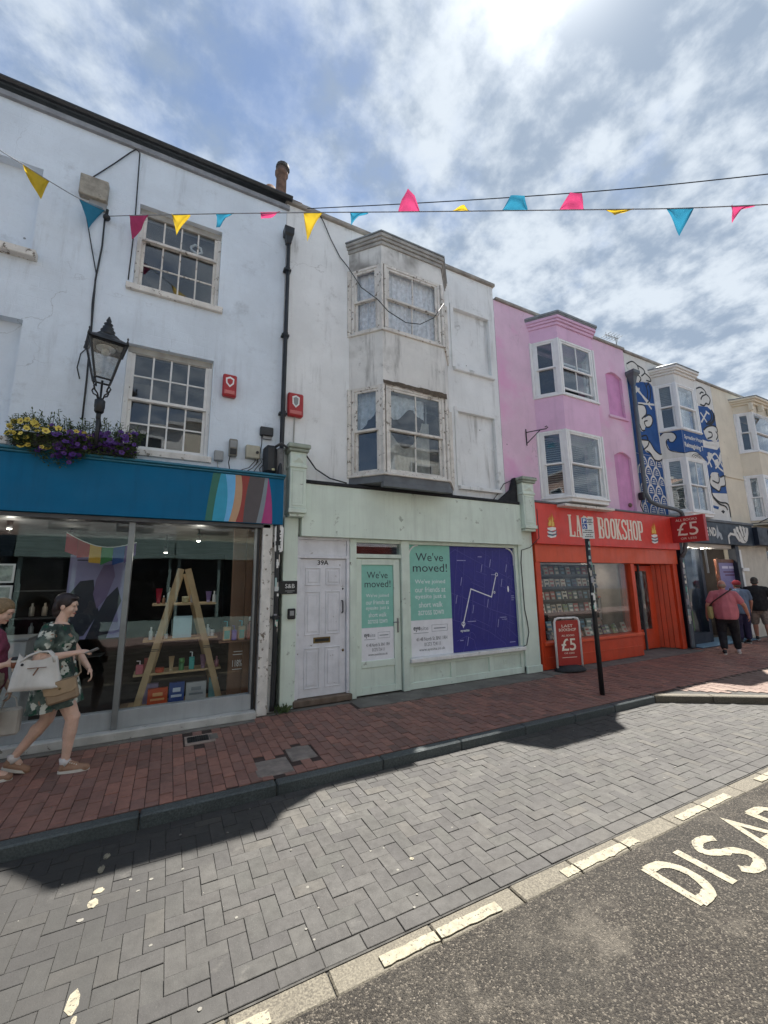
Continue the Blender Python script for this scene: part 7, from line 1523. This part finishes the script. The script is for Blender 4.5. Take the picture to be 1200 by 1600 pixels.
# tote bag on the near forearm
Mtote = paint('white_leatherette', 'C4C2BE', .45, .1, 8, .25, 30)
tb = thing('tote_bag', 'big white tote bag hanging from the woman\'s bent arm', 'bag', tuple(wc+Vector((-.12, -.27, .84))))
vs = []; fs = []; n = 26; m = 8
for j in range(m+1):
    v = j/m
    for i in range(n):
        a = 2*PI*i/n; rx = (.20-.055*v); ry = (.075-.045*v); k = math.cos(a); l = math.sin(a)
        vs.append((rx*math.copysign(abs(k)**.6, k)*(1+.02*math.sin(9*v+3*a)), ry*math.copysign(abs(l)**.7, l)*(1+.16*math.sin(5*v+4*a)+.1*math.sin(11*a)), .0+.30*v+.012*math.sin(3*a+4*v)*(v > 0)-.04*v*(1-abs(k))*1.0+.02*v*k*-1))
for j in range(m):
    for i in range(n): a = j*n+i; b = j*n+(i+1) % n; fs.append((a, b, b+n, a+n))
fs.append(tuple(range(n-1, -1, -1))); MB().add(vs, fs).build('body', Mtote, tb, smooth=True)
for y in (-.03, .03): MB().tube([(-.12, y, .25), (-.07, y, .30), (-.0, y*.9+.03, .325), (.07, y*.9+.03, .325), (.11, y, .29), (.13, y, .23)], .011, 8).build('handle', Mtote, tb, smooth=True)
MB().ball((-.1, -.06, .23), .012).build('stud', Mblack, tb); MB().box(-.06, .08, -.062, -.05, .19, .195).tube([(.02, -.06, .19), (-.01, -.07, .13)], .006, 6).build('brown_tie', paint('tan_tie', '7A5540', .6), tb)
cb = thing('shoulder_bag', 'tan flap bag worn across the body of the woman in the floral dress', 'bag', tuple(wc+Vector((.11, -.27, .70))), R(-6)); Mtan = paint('tan_leather', '8F7A62', .55, .12, 10, .2, 40); cb.rotation_euler = (0, R(-14), R(-4))
MB().box(-.125, .125, -.035, .035, 0, .19).build('body', Mtan, cb, bevel=.018); MB().prism([(-.128, .2), (.128, .2), (.128, .1), (.09, .075), (-.05, .075), (-.128, .1)], -.046, -.036).build('flap', paint('tan_leather_flap', '9A8469', .5, .1, 10, .2, 40), cb, bevel=.004); MB().box(-.13, .13, -.046, .04, .191, .2).build('top', Mtan, cb, bevel=.004); MB().ball((.0, -.05, .13), .01).build('clasp', brass, cb)
MB().tube([(-.12, 0, .18), (-.16, .1, .4), (-.15, .22, .62), (-.12, .34, .72), (-.05, .48, .6), (.06, .45, .35), (.12, .2, .2), (.12, 0, .18)], .009, 6).build('strap', Mtan, cb, smooth=True)

# ---- second pedestrian at the very left edge, holding a coffee cup
mb = MB(); gc = Vector((-1.5, -.78, -.02)); hc2 = (.045, 0, 1.535); fr2 = head(mb, hc2, (1, -.15, 0), .97, R(26))
mb.cap((-.03, 0, 1.33), (.01, 0, 1.46), .05, .048); mb.cap((-.05, -.1, 1.3), (-.05, .1, 1.3), .06, .06); mb.cap((-.03, 0, 1.25), (0, 0, .95), .12, .12); mb.cap((0, -.06, .88), (0, .06, .88), .12, .12)
s_, e_, w_ = Vector((-.06, -.17, 1.28)), Vector((-.03, -.22, 1.0)), Vector((.17, -.19, 1.05)); mb.cap(s_, e_, .05, .042); mb.cap(e_, w_, .042, .026); hand(mb, w_, (1, .1, .1), (0, -1, .2), .92, .75, -1)
s_, e_, w2 = Vector((-.06, .17, 1.28)), Vector((.02, .2, .98)), Vector((.14, .14, .78)); mb.cap(s_, e_, .05, .042); mb.cap(e_, w2, .042, .026); hand(mb, w2, (.3, 0, -1), (.6, 0, .4), .92, .9, 1)
for sy, kx, ax in ((-1, .08, .12), (1, -.06, -.2)): mb.cap((0, sy*.08, .84), (kx, sy*.085, .47), .09, .06); mb.cap((kx, sy*.085, .47), (ax, sy*.08, .1), .057, .035); mb.cap((ax, sy*.08, .1), (ax+.13, sy*.08, .045), .036, .03)
g2 = remesh(mb, 'person', SK, .008, 4, None, tuple(gc)); tag(g2, 'fair-haired person at the left edge holding a takeaway coffee, half out of view', 'person'); face(g2, hc2, fr2, .97, MC['lip_rose'], paint('brow_fair', '6A5440', .7))
mb = MB(); mb.cap((-.05, -.11, 1.31), (-.05, .11, 1.31), .075, .075); mb.cap((-.03, 0, 1.25), (0, 0, .9), .15, .16); mb.cap((-.06, -.17, 1.28), (-.045, -.19, 1.16), .065, .06); mb.cap((-.06, .17, 1.28), (-.03, .19, 1.16), .065, .06); mb.cap((.05, -.06, 1.18), (.05, .06, 1.18), .08, .08); remesh(mb, 'top', paint('berry_top', '7C3A52', .8, .3, 22, .3), .01, 4, g2)
mb = MB(); mb.cap((0, -.06, .9), (0, .06, .9), .15, .15)
for sy, kx in ((-1, .06), (1, -.04)): mb.cap((0, sy*.085, .84), (kx, sy*.09, .52), .115, .1)
remesh(mb, 'shorts', paint('cream_shorts', 'A79C8C', .85, .1, 10, .3), .01, 3, g2)
mb = MB(); c = Vector(hc2); r, f, u = fr2; Mx = Matrix((r, f, u)).transposed().to_4x4(); mb.ball(c+u*.045-f*.02, (.082, .098, .082), 16, 12, Mx); mb.ball(c-f*.07, (.068, .045, .07), 14, 10, Mx); mb.cap(c-f*.11+u*.01, c-f*.15-u*.12, .035, .02); [mb.ball(c+r*sx*.068+u*.02-f*.0, (.016, .05, .045), 10, 8, Mx) for sx in (-1, 1)]; remesh(mb, 'hair', paint('hair_fair', '7C6648', .5, .3, 60, .4, 150), .007, 3, g2)
for ax, sy in ((.12, -1), (-.2, 1)): shoe(g2, (ax-.06, sy*.08, 0), (ax+.19, sy*.08, 0), Mshoe, Msole)
cc = thing('coffee_cup', 'takeaway coffee cup with a black lid held at the left edge', 'cup', tuple(gc+Vector((.255, -.2, .985)))); MB().lathe([(.028, 0), (.04, .105)], n=18).build('cup', paint('cup_white', 'C9C3B8', .6), cc, smooth=True); MB().lathe([(.0345, .03), (.0405, .085)], n=18).build('sleeve', paint('cup_sleeve', '7A4A34', .8), cc, smooth=True); MB().lathe([(.043, .105), (.043, .115), (.036, .118), (.035, .128)], n=18).build('lid', Mblack, cc, smooth=True)
bg_ = thing('carrier_bag', 'white carrier bag hanging from the hand of the person at the left edge', 'bag', tuple(gc+Vector((.17, .13, .28)))); MB().box(-.1, .1, -.05, .05, .06, .31).build('body', Mtote, bg_, bevel=.02); MB().tube([(-.06, 0, .31), (-.04, 0, .4), (.0, 0, .43), (.04, 0, .4), (.06, 0, .31)], .008, 6).build('handle', Mtote, bg_); text('11', -.04, .04, .1, .2, -.0525, Mbk, bg_, local=True); bpy.data.objects.remove(bg_.children[-1])

# ---- man with a pink polo shirt, seen from behind
def man(loc, rz, label, shirt, lower, shorts, hairm, skin, belly, arms, legs, s=1., cap_=None, voxel=.011, hfwd=(0, 1, 0), bald=False):
    """figure facing +y locally; arms: ((elbow),(wrist)) per side; legs: ((knee),(ankle)) per side"""
    mb = MB(); hc_ = (0, .03, 1.60); fr_ = head(mb, hc_, hfwd, 1.02, R(8)); mb.cap((0, 0, 1.42), (0, .02, 1.53), .062, .06); mb.cap((-.13, 0, 1.4), (.13, 0, 1.4), .07, .07); mb.cap((0, 0, 1.3), (0, .02, 1.0), .14, .15)
    for sx, (e, w) in zip((-1, 1), arms): e = Vector(e); w = Vector(w); mb.cap((sx*.2, 0, 1.39), e, .06, .048); mb.cap(e, w, .046, .03); hand(mb, w, (w-e), (sx, -.2, 0), 1.02, .45, sx)
    for sx, (k, a) in zip((-1, 1), legs): k = Vector(k); a = Vector(a); mb.cap((sx*.1, 0, .9), k, .1, .065); mb.cap(k, k.lerp(a, .4), .06, .06); mb.cap(k.lerp(a, .4), a, .056, .038); mb.cap(a, a+Vector((0, .08, -.04)), .036, .03)
    p = remesh(mb, 'person', skin, voxel, 3, None, loc, rz); tag(p, label, 'person'); p.scale = (s, s, s)
    mb = MB(); mb.cap((-.13, 0, 1.4), (.13, 0, 1.4), .088, .088); mb.cap((0, .0, 1.43), (0, .01, 1.47), .075, .07); mb.cap((0, 0, 1.36), (0, .01, 1.1), .15, .175+belly*.8); mb.cap((0, .01, 1.1), (0, .01, .86), .175+belly*.8, .185+belly*.8); mb.cap((-.07, 0, 1.32), (-.08, .02, 1.0), .135+belly*.2, .12+belly); mb.cap((.07, 0, 1.32), (.08, .02, 1.0), .135+belly*.2, .12+belly); mb.cap((-.08, .02, 1.0), (-.08, .01, .9), .12+belly, .125+belly*.7); mb.cap((.08, .02, 1.0), (.08, .01, .9), .12+belly, .125+belly*.7)
    for sx, (e, w) in zip((-1, 1), arms): mb.cap((sx*.2, 0, 1.395), Vector((sx*.2, 0, 1.39)).lerp(Vector(e), .62), .08, .078)
    sh = remesh(mb, 'shirt', shirt, .013, 4, p)
    bm = bmesh.new(); bm.from_mesh(sh.data); bmesh.ops.bisect_plane(bm, geom=bm.verts[:]+bm.edges[:]+bm.faces[:], plane_co=(0, 0, .81), plane_no=(0, 0, -1), clear_outer=True); bm.to_mesh(sh.data); bm.free()
    mb = MB(); mb.cap((-.07, .01, .86), (.07, .01, .86), .14+belly*.3, .14+belly*.3)
    for sx, (k, a) in zip((-1, 1), legs):
        k = Vector(k); a = Vector(a); mb.cap((sx*.1, 0, .88), k, .125, .1)
        if not shorts: mb.cap(k, k.lerp(a, .85), .095, .075)
    tr = remesh(mb, 'shorts' if shorts else 'trousers', lower, .013, 4, p)
    c = Vector(hc_); r, f, u = fr_; Mx = Matrix((r, f, u)).transposed().to_4x4(); mb = MB()
    if bald: mb.ball(c-f*.035-u*.01, (.083, .083, .06), 16, 12, Mx)
    else: mb.ball(c+u*.042-f*.025, (.084, .098, .088), 16, 12, Mx); mb.ball(c-f*.05-u*.03, (.078, .06, .06), 14, 10, Mx)
    remesh(mb, 'hair', hairm, .009, 3, p)
    return p, fr_, hc_
SK2 = skinmat('skin_ruddy', 'B5806C')
Mpolo = paint('pink_polo', 'B2666F', .85, .1, 7, .5, 14); Mnavyt = paint('dark_trousers', '15171E', .85, .15, 7, .4, 20)
def gpt(x, y): return (x, y, pz(x, y))
p1, fr1, hc1 = man((11.95, -.95, -.025), R(-62), 'balding man in a pink polo shirt and dark trousers walking away', Mpolo, Mnavyt, False, paint('hair_stubble', '8E7C6C', .8, .2, 40, .3), SK2, .055, (((-.33, -.02, 1.12), (-.36, .08, .88)), ((.36, .02, 1.13), (.42, .12, .9))), (((-.12, .1, .5), (-.13, -.12, .11)), ((.13, .14, .5), (.15, .2, .1))), 1.0, bald=True)
shoe(p1, (-.13, -.18, 0), (-.14, .1, .0), Mblack, Msole, s=1.1); shoe(p1, (.15, .13, 0), (.17, .42, 0), paint('white_trainer', 'BDB4B4', .6), Msole, s=1.1)
def lp(o, v): return tuple(Matrix.Translation(o.location) @ Matrix.Rotation(o.rotation_euler[2], 4, 'Z') @ Vector(v))
cbg = thing('shoulder_bag', 'yellow-green bag on a dark strap across the back of the man in pink', 'bag', lp(p1, (-.30, .02, .80)), R(-62)); MB().box(-.05, .06, -.14, .14, 0, .32).build('body', paint('olive_bag', '9A9060', .8, .15, 9, .3), cbg, bevel=.04); MB().tube([(0, -.1, .3), (.08, -.19, .42), (.28, -.19, .58), (.46, -.11, .71), (.46, .02, .74), (.44, .12, .66), (.25, .22, .5), (.05, .14, .33)], .016, 6).build('strap', paint('dark_strap', '3A2226', .7), cbg, smooth=True)
p2, fr2_, _ = man((15.0, -.42, -.01), R(-70), 'man in a black T-shirt and checked shorts at the right edge', paint('black_tee', '121318', .85, .1, 7, .4, 14), paint('check_shorts', '8C8078', .85, .35, 26, .3), True, paint('hair_grey_dark', '3A3733', .7, .3, 40, .4), SK2, .04, (((-.28, .1, 1.14), (-.24, .25, .98)), ((.37, .03, 1.13), (.44, .1, .92))), (((-.12, .12, .5), (-.12, .1, .1)), ((.12, .05, .5), (.13, -.1, .11))), 1.03)
shoe(p2, (-.12, .04, 0), (-.12, .31, 0), Mblack, Msole, s=1.1); shoe(p2, (.13, -.16, 0), (.13, .12, 0), Mblack, Msole, s=1.1)
p3, fr3, hc3 = man((14.15, -.35, -.01), R(-40), 'person in a blue-grey top and red cap standing between the two men', paint('blue_grey_tee', '5A6A80', .85, .1, 7, .4, 14), paint('indigo_trousers', '2A2444', .85, .15, 7, .4, 20), False, paint('hair_mid', '4A3A30', .7, .3, 40, .4), SK2, .02, (((-.3, .05, 1.12), (-.3, .15, .9)), ((.3, .05, 1.13), (.32, .15, .9))), (((-.1, .03, .5), (-.1, .0, .1)), ((.1, .03, .5), (.1, .02, .1))), .98)
MB().ball((0, .02, 1.65), (.1, .118, .09), 18, 12).box(-.07, .07, .1, .2, 1.65, 1.662).build('cap', paint('red_cap', '8A2430', .8), p3, smooth=False)
for sx in (-1, 1): shoe(p3, (sx*.1, -.06, 0), (sx*.1, .2, 0), Mblack, Msole)
